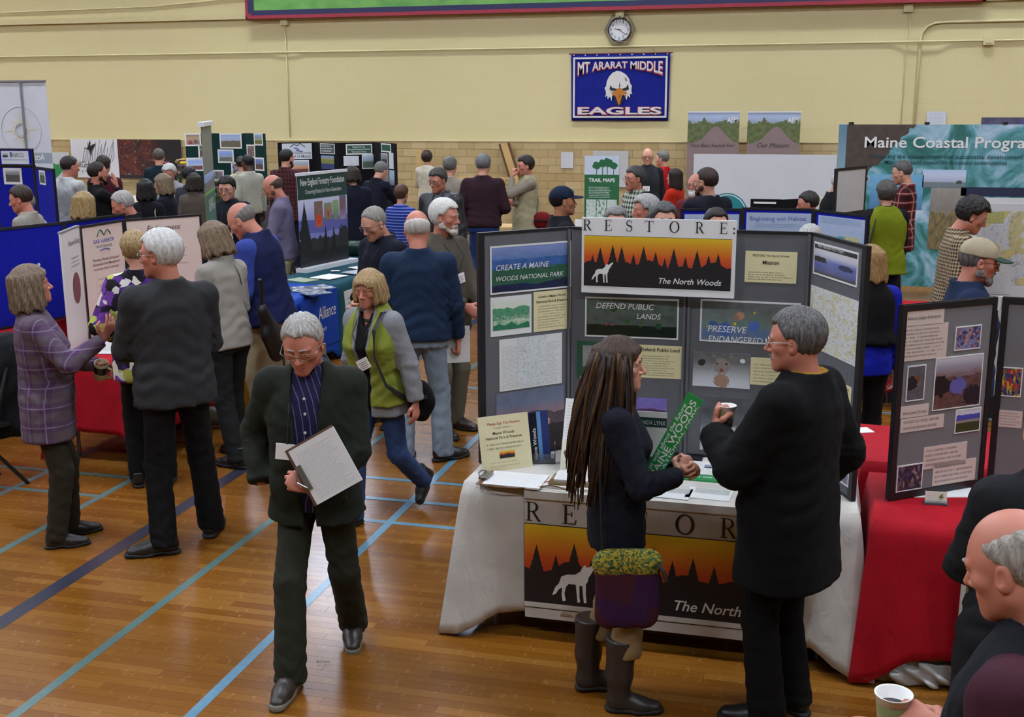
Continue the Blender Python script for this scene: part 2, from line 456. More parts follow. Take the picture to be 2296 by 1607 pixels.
def beard_geo(vox, full=True, L=0.012):
    key = ('beard', vox, full, L)
    if key in _hc: return _hc[key]
    g = SDF((-0.09, -0.02, -0.15), (0.09, 0.12, -0.02), vox)
    for sx in (-1, 1):
        if full:
            g.cone((sx * 0.055, 0.004, -0.055), (sx * 0.014, 0.068, -0.1), 0.02 + L * 0.4, 0.018 + L * 0.6, 0.02)
            g.cone((sx * 0.064, 0.002, -0.02), (sx * 0.056, 0.004, -0.06), 0.012, 0.022, 0.02)
        g.cone((sx * 0.026, 0.078, -0.066), (sx * 0.004, 0.094, -0.054), 0.006, 0.007, 0.006)
        if full: g.cone((sx * 0.026, 0.075, -0.066), (sx * 0.018, 0.076, -0.095), 0.008, 0.012, 0.015)
    if full: g.ell((0, 0.072, -0.106), (0.03, 0.018 + L, 0.02 + L), 0.02)
    g.fn(lambda X, Y, Z: 0.0014 * np.sin(X * 260 + 3 * np.sin(Z * 90)) + 0.0012 * np.sin(Z * 170 + X * 70), 'off')
    V, Q = g.get(); _hc[key] = (V, Q); return _hc[key]
def hand_geo(pose, vox):
    """right hand: wrist at the origin, fingers +y, palm -z, thumb on -x"""
    key = ('hand', pose, vox)
    if key in _hc: return _hc[key]
    curl = {'relax': (18, 22, 14), 'grip': (58, 72, 40), 'flat': (5, 6, 4), 'open': (14, 16, 10), 'hold': (40, 55, 30)}[pose]
    g = SDF((-0.085, -0.04, -0.1), (0.06, 0.21, 0.05), vox)
    g.cone((0, -0.03, 0), (0, 0.012, 0), 0.026, 0.025, 0.015, flat=((0, 0, 1), 0.75))
    g.cone((0.0, 0.02, 0), (0.002, 0.085, 0), 0.036, 0.041, 0.012, flat=((0, 0, 1), 0.36))
    L = (0.07, 0.078, 0.072, 0.057); xs = (-0.031, -0.0095, 0.0125, 0.033); ys = (0.092, 0.097, 0.093, 0.083)
    for i in range(4):
        p = np.array([xs[i], ys[i], 0.001]); a = math.radians(curl[0] * (1 + 0.08 * i)); sp = (i - 1.5) * (0.1 if pose == 'open' else 0.03)
        seg = (0.45, 0.31, 0.24); r = 0.0098 - 0.0008 * (i == 3)
        g.cone(p - np.array([0, 0.02, 0]), p, r, r * 1.05, 0.006)
        for j in range(3):
            q = p + L[i] * seg[j] * np.array([sp, math.cos(a), -math.sin(a)])
            g.cone(p, q, r, r * 0.9, 0.004); p = q; r *= 0.9
            if j < 2: a += math.radians(curl[j + 1])
    tp = {'relax': ((-0.05, 0.05, -0.014), (-0.054, 0.083, -0.026), (-0.048, 0.106, -0.032)), 'flat': ((-0.055, 0.05, -0.004), (-0.068, 0.08, -0.006), (-0.072, 0.103, -0.007)),
          'open': ((-0.06, 0.045, -0.008), (-0.083 + 0.004, 0.07, -0.012), (-0.08, 0.094, -0.012)), 'grip': ((-0.046, 0.055, -0.03), (-0.034, 0.08, -0.05), (-0.016, 0.09, -0.056)),
          'hold': ((-0.05, 0.052, -0.026), (-0.046, 0.08, -0.044), (-0.036, 0.1, -0.054))}[pose]
    p = np.array((-0.02, 0.022, -0.006)); rr = (0.016, 0.0125, 0.0115, 0.0095)
    for j, q in enumerate(tp): g.cone(p, q, rr[j], rr[j + 1], 0.008); p = np.array(q)
    V, Q = g.get(); _hc[key] = (V, Q); return _hc[key]
def shoe_geo(kind, vox):
    key = ('shoe', kind, vox)
    if key in _hc: return _hc[key]
    top = 0.4 if kind == 'boot' else 0.17 if kind == 'ankle' else 0.115
    g = SDF((-0.075, -0.1, 0.0), (0.075, 0.24, top + 0.02), vox)
    g.cone((0, -0.035, 0.045), (0, 0.1, 0.036), 0.04, 0.042, 0.02, flat=((1, 0, 0), 1.02))
    g.cone((0.002, 0.09, 0.036), (-0.004, 0.165, 0.028), 0.046, 0.036, 0.02, flat=((0, 0, 1), 0.85))
    g.cone((0, -0.03, 0.06), (0, 0.06, 0.055), 0.042, 0.038, 0.02)
    if kind == 'boot':
        g.cone((0, -0.018, 0.07), (0, -0.016, 0.2), 0.054, 0.064, 0.03); g.cone((0, -0.016, 0.2), (0, -0.006, 0.4), 0.066, 0.082, 0.03)
    else: g.cone((0, -0.025, 0.06), (0, -0.028, top), 0.044, 0.042, 0.02)
    g.fn(lambda X, Y, Z: np.maximum(0.006 - Z, Z - top))
    if kind == 'sneaker': g.fn(lambda X, Y, Z: 0.0015 * np.sin(Y * 160) * (Y > 0.0) * (Y < 0.11) * (np.abs(X) < 0.02), 'off')
    V, Q = g.get()
    h = SDF((-0.075, -0.1, 0.0), (0.075, 0.24, 0.04), vox)
    h.cone((0, -0.045, 0.012), (0, 0.08, 0.012), 0.043, 0.045, 0.01); h.cone((0.002, 0.08, 0.012), (-0.004, 0.17, 0.012), 0.05, 0.04, 0.015)
    th = 0.03 if kind == 'sneaker' else 0.024
    h.fn(lambda X, Y, Z: np.maximum(0.0005 - Z, Z - th - 0.004 * np.cos(Y * 30)))
    if kind == 'dress': h.fn(lambda X, Y, Z: np.maximum(np.maximum(Y - 0.05, -0.0 - Y), Z - 0.012) * -1.0 if False else -np.maximum(np.maximum(Y - 0.055, -0.005 - Y), Z - 0.01))
    S = h.get(); _hc[key] = (V, Q) + S; return _hc[key]
def ik(a, b, l1, l2, pole):
    a, b, pole = (np.array(v, float) for v in (a, b, pole)); d = b - a; L = np.linalg.norm(d)
    if L > (l1 + l2) * 0.995: b = a + d / L * (l1 + l2) * 0.995; d = b - a; L = np.linalg.norm(d)
    n = d / L; x = (l1 * l1 - l2 * l2 + L * L) / (2 * L); hh = math.sqrt(max(l1 * l1 - x * x, 0))
    p = pole - n * (pole @ n); p /= (np.linalg.norm(p) or 1)
    return a + n * x + p * hh, b
def eye_mesh():
    if 'eye' not in _hc:
        b = MB(); n, R = 10, 0.0128
        rings = [(R * math.sin(a), R * math.cos(a)) for a in (1e-4, 0.2, 0.46, 0.75, 1.15, 1.6, 2.2)]
        for i, (r, y) in enumerate(rings):
            for k in range(n): b.v.append((r * math.cos(2 * math.pi * k / n), y, r * math.sin(2 * math.pi * k / n)))
        for i in range(len(rings) - 1):
            for k in range(n): b.f.append((i * n + k, i * n + (k + 1) % n, (i + 1) * n + (k + 1) % n, (i + 1) * n + k)); b.m.append(2 if i < 1 else 1 if i < 2 else 0)
        me = b.mesh('eye', True)
        for m in (mat('eye_white', 'd8d0c8', 0.25), mat('eye_iris', '4a3a2a', 0.2), mat('eye_pupil', '0a0808', 0.1)): me.materials.append(m)
        _hc['eye'] = me
    return _hc['eye']
def rotm(yaw, pitch, roll):       # yaw: + turns to the person's left; pitch: + looks down; roll: + tilts to the right shoulder
    return np.array(Matrix.Rotation(math.radians(yaw), 3, 'Z') @ Matrix.Rotation(math.radians(-pitch), 3, 'X') @ Matrix.Rotation(math.radians(roll), 3, 'Y'))
ARMS = {'down': ((0.25, 0.03, 0.80), 'relax', (1, 0, 0), (0, 0.1, -1)), 'front': ((0.1, 0.33, 1.08), 'hold', (0.5, 0, 0.8), (-0.5, 0.85, 0.1)),
        'pocket': ((0.22, 0.06, 0.93), 'relax', (1, 0, 0), (0, 0.2, -1)), 'fold': ((-0.1, 0.22, 1.16), 'grip', (0, 0.7, 0.7), (-1, 0.1, 0)),
        'chin': ((0.05, 0.2, 1.44), 'hold', (0.6, 0.8, 0), (-0.2, -0.3, 1)), 'table': ((0.2, 0.4, 0.9), 'flat', (0, 0, 1), (0, 1, -0.3)),
        'back': ((0.06, -0.2, 0.95), 'relax', (0, -1, 0), (-0.6, -0.1, -0.8)), 'hip': ((0.24, 0.04, 0.98), 'grip', (0.7, 0.6, 0), (-0.8, 0.3, -0.5))}
DONE = {}
def person(label, x, y, face, h=1.75, sex='m', near=0, w=1.0, skn='fair', hair=None, hcol='6b4a33', hcol2=None, head=(0, 0, 0), lean=0.0, side=0.0, twist=0.0,
           R='down', L='down', feet=None, top=None, hem=-0.1, topw=1.0, sleeve=1.0, over=None, overhem=-0.1, opening=0.0, oversleeve=False, collar=None, pants=None, cuff=0.0, shoes=('dress', '1a1614', '0d0b0a'),
           glasses=None, badge=0, beard=None, brow=None, cap=None, group=None, jaw=1.0, nose=1.0, belly=0.0, bare_z=0.0, pelvis=0.0, wide=1.0, hs=1.0, vneck=0.05, over2=None):
    """one person: Empty at the feet, body (one mesh) and clothing as children. near: 2 close, 1 middle, 0 far"""
    P = empty('person', (x, y, 0), -math.radians(face)); tag(P, label, 'person', group)
    s = h / 1.75; vb = (0.025, 0.019, 0.0125)[near]; vh = (0.009, 0.0064, 0.0042)[near]; vn = (0.0105, 0.008, 0.005)[near]
    fem = sex == 'f'; sw = (0.148 if fem else 0.17) * wide; bw = w
    # ---- skeleton (in 1.75 m units)
    hipz = 0.93 + pelvis; feet = feet or ((0.1, 0.0, 0.0, 8), (-0.1, 0.02, 0.0, -8))     # right, left: x, y, z, toe-out
    ql = math.radians(lean); qs = math.radians(side); qt = math.radians(-twist)
    up = np.array([math.sin(qs), math.sin(ql) * math.cos(qs), math.cos(ql) * math.cos(qs)]); rt = np.array([math.cos(qs) * math.cos(qt), math.sin(qt), -math.sin(qs)]); rt -= up * (rt @ up); rt /= np.linalg.norm(rt); fw = np.cross(up, rt)
    ax = (rt, fw, up); o = np.array([0, 0, hipz + 0.02])
    T = lambda a, b, c: o + rt * a + fw * b + up * c
    sh = {1: T(sw, -0.015, 0.445), -1: T(-sw, -0.015, 0.445)}
    neck = T(0, -0.02, 0.53); hr = rotm(*head)
    TR = np.stack([rt, fw, up], 1)
    HR = TR @ hr if abs(lean) < 14 else hr
    hc = T(0, -0.024, 0.535) + HR @ np.array([0, 0.03, 0.142]); 
    hipj = {1: np.array([0.088, 0, hipz - 0.03]), -1: np.array([-0.088, 0, hipz - 0.03])}
    ank = {1: np.array([feet[0][0], feet[0][1], feet[0][2] + 0.09]), -1: np.array([feet[1][0], feet[1][1], feet[1][2] + 0.09])}
    knee = {}
    for d in (1, -1): knee[d], ank[d] = ik(hipj[d], ank[d], 0.418, 0.402, (0.12 * d, 1, 0))
    arm = {}
    for d, sp in ((1, R), (-1, L)):
        sp = ARMS[sp] if isinstance(sp, str) else sp
        if len(sp) == 2: sp = (sp[0], sp[1], None, None)
        mir = isinstance((R, L)[0 if d == 1 else 1], str)
        t = np.array(sp[0], float); zb = None if sp[2] is None else np.array(sp[2], float); fd = None if sp[3] is None else np.array(sp[3], float)
        if mir and d == -1:
            t = t * (-1, 1, 1); zb = zb * (-1, 1, 1); fd = fd * (-1, 1, 1)
        if mir: t = t + (up * (t[2] - o[2]) - np.array([0, 0, t[2] - o[2]])) * 0.9
        pole = (sp[4] if len(sp) > 4 else (0.55 * d, -0.8, -0.35))
        e, wr = ik(sh[d], t, 0.295, 0.255, np.array(pole, float))
        fdir = (wr - e) / np.linalg.norm(wr - e)
        if fd is None: fd = fdir
        fd = fd / np.linalg.norm(fd)
        if zb is None: zb = np.cross(fd, (0, 0, 1.0)); 
        zb = zb - fd * (zb @ fd); zb /= (np.linalg.norm(zb) or 1)
        arm[d] = (sh[d], e, wr, np.stack([np.cross(fd, zb), fd, zb], 1), sp[1])
    # ---- body: head, neck, hands and the figure under the clothes, one mesh
    Vs, Qs, Ms = [], [], []; nb = 0
    def put(V, Q, M=None):
        nonlocal nb
        Vs.append(V); Qs.append(Q + nb); Ms.append(np.zeros(len(Q), int) if M is None else M); nb += len(V)
    V, Q, M = head_geo(sex, vh, jaw, nose); hsz = hs * (0.98 if fem else 1.03)
    HV = lambda A: hc + (A * hsz) @ HR.T
    put(HV(V), Q, M)
    tz = np.array([[-0.12, .15, .1, 0], [0, .155, .105, 0], [.14, .135, .09, .0], [.3, .15, .1, .0], [.42, .15, .085, -.015], [.5, .11, .06, -.02], [.55, .045, .045, -.03]]); tz[:, 1] *= bw
    lo, hi = np.array([-0.65, -0.6, 0.02]), np.array([0.65, 0.75, 1.62])
    allp = np.array([p for d in (1, -1) for p in (arm[d][0], arm[d][1], arm[d][2], knee[d], ank[d], hipj[d])] + [T(0.2, 0, 0), T(-0.2, 0, 0.5), neck])
    lo, hi = allp.min(0) - 0.16, allp.max(0) + 0.12
    g = SDF(lo, hi, 0.036 if near == 2 else 0.045); g.stack(o, ax, tz)
    for d in (1, -1):
        a = arm[d]; g.cone(a[0], a[1], 0.042, 0.036); g.cone(a[1], a[2], 0.036, 0.025)
        g.cone(hipj[d], knee[d], 0.07, 0.045); g.cone(knee[d], ank[d], 0.045 if not bare_z else 0.03, 0.03 if not bare_z else 0.02)
    g.cone(T(0, -0.02, 0.5), T(0, -0.03, 0.56), 0.045, 0.042)
    put(*g.get())
    for d in (1, -1):
        if arm[d][4] == 'none': continue
        V, Q = hand_geo(arm[d][4], vn)
        A = V * (0.93 if fem else 1.0)
        if d == -1: A = A * (-1, 1, 1); Q = Q[:, ::-1]
        put(arm[d][2] + A @ arm[d][3].T, Q)
    me = mesh_np('body', np.concatenate(Vs) * s, np.concatenate(Qs), True, np.concatenate(Ms))
    link('body', me, [skin(skn), mat('lips_' + skn, {'dark': '6b3f35'}.get(skn, 'b0685c'), 0.4)], P)
    def part(name, VQ, m, xf=lambda A: A, par=None):
        return link(name, mesh_np(name, xf(VQ[0]) * s, VQ[1]), m, par or P)
    # ---- eyes and brows
    for sx in (-1, 1):
        c = HV(np.array([[sx * 0.031, 0.0722, 0.0]]))[0] * s
        e = bpy.data.objects.new('eye', eye_mesh()); COL.objects.link(e); e.parent = P
        Mx = Matrix([list(r) for r in HR * s * hsz]).to_4x4(); Mx.translation = Vector(c); e.matrix_local = Mx
    hm = hairmat(hcol, hcol2)
    bk = ('brow', vn)
    if bk not in _hc:
        g = SDF((0.0, 0.06, 0.0), (0.055, 0.1, 0.035), vn * 0.5)
        g.cone((0.013, 0.0885, 0.021), (0.034, 0.0855, 0.0235), 0.0042, 0.004, 0.004); g.cone((0.034, 0.0855, 0.0235), (0.049, 0.075, 0.0165), 0.004, 0.0024, 0.004)
        _hc[bk] = g.get()
    for sx in (1, -1): part('eyebrow', (_hc[bk][0] * (sx, 1, 1), _hc[bk][1][:, ::sx]), hairmat(brow or hcol), HV)
    if hair:
        st = hair[0]; part('hair', hair_geo(st, vh * (1.08 if near == 2 else 1.2), **(hair[1] if len(hair) > 1 else {})), hm, HV)
    if beard: part('moustache' if beard[0] == 'm' else 'beard', beard_geo(vh, beard[0] != 'm', beard[2] if len(beard) > 2 else 0.012), hairmat(beard[1]), HV)
    # ---- clothes
    fold = lambda amp: (lambda X, Y, Z: amp * (np.sin(X * 31 + 2.2 * np.sin(Z * 17 + Y * 9) + x * 7) * np.sin(Z * 37 + Y * 21 + 1.7 * np.sin(X * 19)) + 0.6 * np.sin(Z * 71 + 5 * np.sin(X * 13 + Y * 11))))
    def trunk(off, hemz, gr=0.0):
        tp = [[hemz, .178 + gr, .124 + gr + belly * .6, belly * .4], [-0.1, .178, .124 + belly * .5, belly * .5], [0, .174, .122 + belly * .8, belly * .8], [.12, .157 - 0.012 * fem, .112 + belly, belly], [.22, .16, .115 + belly * .5, belly * .5 + 0.004], [.31, .168, .122 + .012 * fem, .006 + .012 * fem], [.41, .158, .108, -.008], [.46, .135, .09, -.016], [.5, .1, .074, -.022], [.53, .07, .064, -.028], [.548, .06, .06, -.03]]
        tp = [r for r in tp if r[0] > hemz + 0.02 or r is tp[0]]
        tp = np.array(tp); tp[:, 1] = tp[:, 1] * bw * wide + off; tp[:, 2] = tp[:, 2] * bw + off
        return tp
    def garment(name, m, off, hemz, sl=1.0, gr=0.0, op=0.0, col=0.0, par=None, tw=1.0, vn_=0.0):
        g = SDF(lo - 0.06, hi + 0.08, vb); g.stack(o, ax, trunk(off, hemz, gr), 0.02)
        for d in (1, -1):
            a = arm[d]
            if sl > 0:
                r0, r1, r2 = 0.05 * tw * bw ** 0.5 + off, 0.044 * tw * bw ** 0.5 + off, 0.033 * tw + off
                g.cone(T(d * 0.07, -0.018, 0.475), a[0], 0.04 + off * 0.6, r0 * 0.97, 0.04)
                g.cone(a[0], a[1], r0, r1, 0.035)
                if sl > 0.5: g.cone(a[1], a[1] + (a[2] - a[1]) * 0.96, r1, r2, 0.015)
            else: g.cone(T(d * 0.07, -0.018, 0.475), T(d * (sw - 0.02), -0.015, 0.45), 0.045, 0.05 + off * 0.5, 0.03)
        if near:
            def crease(X, Y, Z):
                d = fold(0.0018)(X, Y, Z)
                for dd in (1, -1):                       # elbow creases and drag lines from the armpit
                    e_ = arm[dd][1]; r2 = (X - e_[0]) ** 2 + (Y - e_[1]) ** 2 + (Z - e_[2]) ** 2; dv_ = (arm[dd][2] - arm[dd][0]); dv_ = dv_ / np.linalg.norm(dv_)
                    s_ = (X - e_[0]) * dv_[0] + (Y - e_[1]) * dv_[1] + (Z - e_[2]) * dv_[2]
                    d = d + 0.0055 * np.exp(-r2 / 0.016) * (1 - 2 * np.abs(np.sin(s_ * 62 + 2.5 * np.sin((X + Y) * 30 + Z * 18))))
                    h_ = sh[dd]; r3 = (X - h_[0] * 0.8) ** 2 + (Y - h_[1]) ** 2 + ((Z - h_[2] + 0.16) / 1.6) ** 2
                    d = d + 0.0035 * np.exp(-r3 / 0.02) * (1 - 2 * np.abs(np.sin(Z * 40 + dd * X * 55 + 1.5 * np.sin(Z * 23 + Y * 30))))
                lw_ = np.exp(-((Z - (hipz + 0.1)) / 0.11) ** 2)     # gathered cloth at the waist
                return d + 0.0042 * lw_ * (1 - 2 * np.abs(np.sin(Z * 34 + 1.6 * np.sin(X * 17 + Y * 13 + x * 5) + Y * 6)))
            g.fn(crease, 'off')
        else: g.fn(fold(0.0024), 'off')
        for d in (1, -1):                                  # cut the cuffs square
            a = arm[d]; dv = (a[2] - a[1]) / np.linalg.norm(a[2] - a[1]); e = a[2] - dv * 0.012
            if sl > 0.5:
                b = g.sub(a[2] - 0.08, a[2] + 0.1)
                if b:
                    slc, X, Y, Z = b; q = (X - e[0]) * dv[0] + (Y - e[1]) * dv[1] + (Z - e[2]) * dv[2]
                    rr = np.sqrt((X - e[0]) ** 2 + (Y - e[1]) ** 2 + (Z - e[2]) ** 2)
                    g.F[slc] = np.where((rr < 0.085) & (q > 0), np.maximum(g.F[slc], q), g.F[slc])
        if vn_:
            def vneck(X, Y, Z):
                q = [(X - o[0]) * a[0] + (Y - o[1]) * a[1] + (Z - o[2]) * a[2] for a in ax]
                return -np.maximum(np.abs(q[0]) - np.clip((q[2] - 0.545 + vn_) * 0.55, -0.05, 0.06), 0.0 - q[1])
            g.fn(vneck)
        if op:
            def wedge(X, Y, Z):
                q = [(X - o[0]) * a[0] + (Y - o[1]) * a[1] + (Z - o[2]) * a[2] for a in ax]
                wd_ = op * np.clip(0.35 + 0.9 * np.clip(q[2] + 0.1, 0, .6), 0.1, 1.2)
                return -np.maximum(np.maximum(np.abs(q[0]) - wd_, 0.02 - q[1]), q[2] - 0.6)
            g.fn(wedge)
        if col:
            cp = [[.475, .096, .084, -.016], [.515, .068, .07, -.03], [.52 + col, .06, .066, -.036]]
            cp = np.array(cp); cp[:, 1:3] += off * 0.6
            g.stack(o, ax, cp, 0.006, shell=0.0065, cut=(lambda q: (q[1] - 0.02) * 0 + np.where(q[1] > 0, (0.02 + max(op, 0.012) * 0.6) - np.abs(q[0]), -1)) if True else None)
        return link(name, mesh_np(name, *[(v * s if i == 0 else v) for i, v in enumerate(g.get())]), m, par or P)
    ob = {'root': P}
    if top is not None: ob['top'] = garment(*((top[0], top[1]) if isinstance(top, tuple) else ('shirt', top)), 0.008, hem, sleeve, 0.0, 0.0, 0.035 if collar is None else collar, None, topw, vneck)
    if over is not None: ob['over'] = garment(over[0], over[1], 0.022, overhem, 1.0 if oversleeve else 0.0, 0.012, opening, 0.045, None, topw)
    if over2 is not None: ob['over2'] = garment(over2[0], over2[1], 0.034, over2[2], 0.0, 0.012, over2[3], 0.05, None, topw)
    if pants is not None:
        g = SDF(np.minimum(lo, [-0.25, -0.25, 0]) - 0.02, [max(hi[0], .25), max(hi[1], .25), hipz + 0.2], vb if near == 2 else vb * 1.35)
        pz = np.array([[-.12, .158, .108, 0], [-.02, .16, .112, belly * .5], [.07, .15, .105, belly * .7], [.11, .148, .104, belly * .7]]); pz[:, 1] *= bw * wide; pz[:, 2] *= bw
        g.stack(np.array([0, 0, hipz + 0.02]), (np.array([1., 0, 0]), np.array([0, 1., 0]), np.array([0, 0, 1.])), pz, 0.03)
        for d in (1, -1):
            k2 = ank[d] + np.array([0, -0.005, -0.045 - bare_z * 0])
            tw = 1.0 + 0.5 * (bw - 1)
            g.cone(hipj[d] + (-0.006 * d, -0.005, -0.02), knee[d], 0.084 * tw, 0.066 * tw, 0.03); g.cone(knee[d], k2, 0.068 * tw, 0.06 + cuff, 0.02)
        ff = fold(0.003)
        g.fn(lambda X, Y, Z: ff(X, Y, Z) * 0.8 + 0.0055 * (1 - 2 * np.abs(np.sin(Z * 48 + 2.2 * np.sin(X * 33 + Y * 17)))) * (np.clip(1 - Z / 0.3, 0, 1) + 0.7 * np.exp(-((Z - 0.5) / 0.08) ** 2) + 0.8 * np.exp(-((Z - hipz + 0.1) / 0.07) ** 2)), 'off')
        ob['pants'] = None
        for d in (1, -1):
            b = g.sub(ank[d] - 0.2, ank[d] + 0.12 + bare_z)
            if b:
                slc, X, Y, Z = b; dv = (ank[d] - knee[d]); dv /= np.linalg.norm(dv); e = ank[d] + dv * 0.05 - dv * bare_z
                q = (X - e[0]) * dv[0] + (Y - e[1]) * dv[1] + (Z - e[2]) * dv[2]
                rr = np.sqrt((X - e[0]) ** 2 + (Y - e[1]) ** 2 + (Z - e[2]) ** 2)
                g.F[slc] = np.where((rr < 0.13 + bare_z) & (q > 0) & (np.abs(X - ank[d][0]) < 0.095 if bare_z else True), np.maximum(g.F[slc], q), g.F[slc])
        V, Q = g.get(); ob['pants'] = link('trousers', mesh_np('trousers', V * s, Q), pants, P)
    if shoes:
        for i, d in enumerate((1, -1)):
            kind = shoes[0]; vs = (0.013, 0.011, 0.0075)[near]
            V, Q, V2, Q2 = shoe_geo(kind, vs); fx, fy, fz, to = feet[i][:4]; pit = feet[i][4] if len(feet[i]) > 4 else 0
            Mx = Matrix.Translation((ank[d][0] * s, ank[d][1] * s, max(0, (ank[d][2] - 0.09)) * s)) @ Matrix.Rotation(-math.radians(to), 4, 'Z') @ Matrix.Translation((0, 0, 0.09 * s)) @ Matrix.Rotation(math.radians(pit), 4, 'X') @ Matrix.Translation((0, 0, -0.09 * s)) @ Matrix.Scale(s * (0.92 if fem else 1.0), 4)
            k2 = ('shoemesh', kind, vs, shoes[1], shoes[2])
            if k2 not in _hc:
                m1 = mesh_np('shoe', V, Q); m1.materials.append(mat('shoe_upper', shoes[1], 0.4)); m2 = mesh_np('sole', V2, Q2); m2.materials.append(mat('shoe_sole', shoes[2], 0.7)); _hc[k2] = (m1, m2)
            so = link('shoe', _hc[k2][0], None, P, Mx)
            link('sole', _hc[k2][1], None, so)
    if glasses:
        b = MB(); rim = 0.0017 if near else 0.0022
        for sx in (-1, 1):
            b.tube([(sx * 0.032 + 0.022 * math.cos(a), 0.101 - 0.006 * abs(math.cos(a)) * (1 if math.cos(a) * sx > 0 else 0.2), -0.004 + 0.0165 * math.sin(a)) for a in np.linspace(0, 2 * math.pi, 15)[:-1]], rim, 5, True)
            b.tube([(sx * 0.054, 0.096, 0.001), (sx * 0.076, 0.08, 0.003), (sx * 0.083, 0.01, 0.003), (sx * 0.084, -0.012, -0.012)], rim, 5)
        b.tube([(-0.011, 0.102, 0.0), (0, 0.105, 0.002), (0.011, 0.102, 0.0)], rim, 5)
        me = b.mesh('glasses', True); V = np.array([v.co for v in me.vertices]); me.vertices.foreach_set('co', (HV(V) * s).astype(np.float32).ravel()); me.update()
        link('glasses', me, mat('spectacle_frame', glasses, 0.3, 0.5), P)
    if badge:
        bl, tiltb = (badge if isinstance(badge, tuple) else (0.27, 6)); b = MB()
        fy = np.interp(bl, trunk(0.03 if over is not None and not opening else 0.014, -0.1)[:, 0], trunk(0.03 if over is not None and not opening else 0.014, -0.1)[:, 2] + trunk(0, -0.1)[:, 3]) + 0.012
        b.box(-0.052, 0.052, -0.0015, 0.0015, -0.075, 0.0)
        MM = Matrix([list(r) for r in np.stack(ax, 1)]).to_4x4() @ Matrix.Rotation(math.radians(tiltb), 4, 'Y'); MM.translation = Vector(T(0.01, fy, bl) * s)
        bd = b.build('name_badge', mat('badge_card', 'e8e6e0', 0.5), P, MM @ Matrix.Scale(s, 4))
        for i in range(4):
            q = MB(); q.box(-0.036 + 0.006 * (i % 2), 0.036 - 0.008 * (i % 2), 0.0013, 0.0022, -0.026 - 0.013 * i, -0.022 - 0.013 * i); q.build('print_line', mat('badge_ink', '70706c', 0.6), bd)
        b = MB(); b.tube([T(-0.068, -0.035, 0.55) * s, T(-0.062, 0.065, 0.49) * s, T(-0.045, fy + 0.002, 0.4) * s, T(0.006, fy + 0.001, bl + 0.004) * s], 0.003 * s, 5); b.tube([T(0.068, -0.035, 0.55) * s, T(0.062, 0.065, 0.49) * s, T(0.05, fy + 0.002, 0.4) * s, T(0.014, fy + 0.001, bl + 0.004) * s], 0.003 * s, 5)
        b.build('lanyard', mat('lanyard_cord', '16161a', 0.7), P)
    if cap:
        g = SDF((-0.11, -0.14, 0.0), (0.11, 0.22, 0.15), vh * 1.2)
        g.ell((0, -0.014, 0.035), (0.088, 0.107, 0.092), 0.01)
        g.fn(lambda X, Y, Z: (0.028 - 0.12 * np.clip(Y, -0.1, 0.1) * 0 - Z) + 0 * X)
        g.fn(lambda X, Y, Z: 0.0015 * np.cos(np.arctan2(X, Y + 0.014) * 6), 'off')
        c = part('cap', g.get(), cap[0], HV)
        g = SDF((-0.1, 0.05, -0.02), (0.1, 0.2, 0.06), vh * 1.0)
        g.ell((0, 0.085, 0.034), (0.074, 0.088, 0.016), 0.005); g.F = np.full_like(g.F, 0.5); g.fn(lambda X, Y, Z: np.maximum(np.maximum(0.06 - Y, np.abs(Z - 0.036 + 3.2 * X * X + 0.15 * (Y - 0.1)) - max(0.0045, vh * 0.8)), (np.sqrt((X / 0.076) ** 2 + ((Y - 0.08) / 0.095) ** 2) - 1) * 0.07), 'set')
        part('cap_bill', g.get(), cap[1], HV, None)
    ob.update(s=s, T=lambda a, b, c: T(a, b, c) * s, HV=lambda a: HV(np.array([a], float))[0] * s, hand={d: arm[d][2] * s for d in (1, -1)}, handR={d: arm[d][3] for d in (1, -1)}, elbow={d: arm[d][1] * s for d in (1, -1)}, sh={d: sh[d] * s for d in (1, -1)}, part=part, ax=ax)
    def world(p): return P.matrix_basis @ Vector(p)
    cz, szz = math.cos(-math.radians(face)), math.sin(-math.radians(face))
    ob['w'] = lambda p: np.array([x + cz * p[0] - szz * p[1], y + szz * p[0] + cz * p[1], p[2]])
    return ob
# ------------------------------------------------------------------ print: lettering, pictures, boards
_tc = {}
def text_mesh(s, bold=0.0, shear=0.0, res=3, spacing=1.0):
    """lettering normalised: left edge x=0, base line z=0, facing -y; returns mesh, width, height"""
    k = (s, bold, shear, res, spacing)
    if k not in _tc:
        cu = bpy.data.curves.new('lettering', 'FONT'); cu.body = s; cu.offset = bold; cu.shear = shear; cu.resolution_u = res; cu.space_character = spacing
        ob = bpy.data.objects.new('lettering', cu); COL.objects.link(ob)
        dg = bpy.context.evaluated_depsgraph_get(); me = bpy.data.meshes.new_from_object(ob.evaluated_get(dg))
        bpy.data.objects.remove(ob); bpy.data.curves.remove(cu)
        n = len(me.vertices); co = np.zeros(n * 3, np.float32); me.vertices.foreach_get('co', co); co = co.reshape(-1, 3)
        V = np.stack([co[:, 0] - co[:, 0].min(), np.zeros(n), co[:, 1]], 1)
        F_ = [tuple(p.vertices) for p in me.polygons]; bpy.data.meshes.remove(me)
        _tc[k] = (V, F_, V[:, 0].max(), V[:, 2].max())
    return _tc[k]
def put_text(parent, s, M, u0, v0, width, m, bold=0.0, shear=0.0, height=None, y=-0.003, name='lettering', warp=None, res=3, spacing=1.0, align=None):
    V, F_, w, h = text_mesh(s, bold, shear, res, spacing); k = width / w; kz = height / h if height else k
    A = V * (k, 1, kz)
    if warp: A = warp(A)
    A = A + (u0, y, v0)
    me = bpy.data.meshes.new(name); me.from_pydata([tuple(p) for p in A], [], F_); me.update()
    return link(name, me, m, parent, M)
def uvs(t): 
    o = t.n('ShaderNodeSeparateXYZ', i0=t.coord('UV')).outputs; return o[0], o[1]
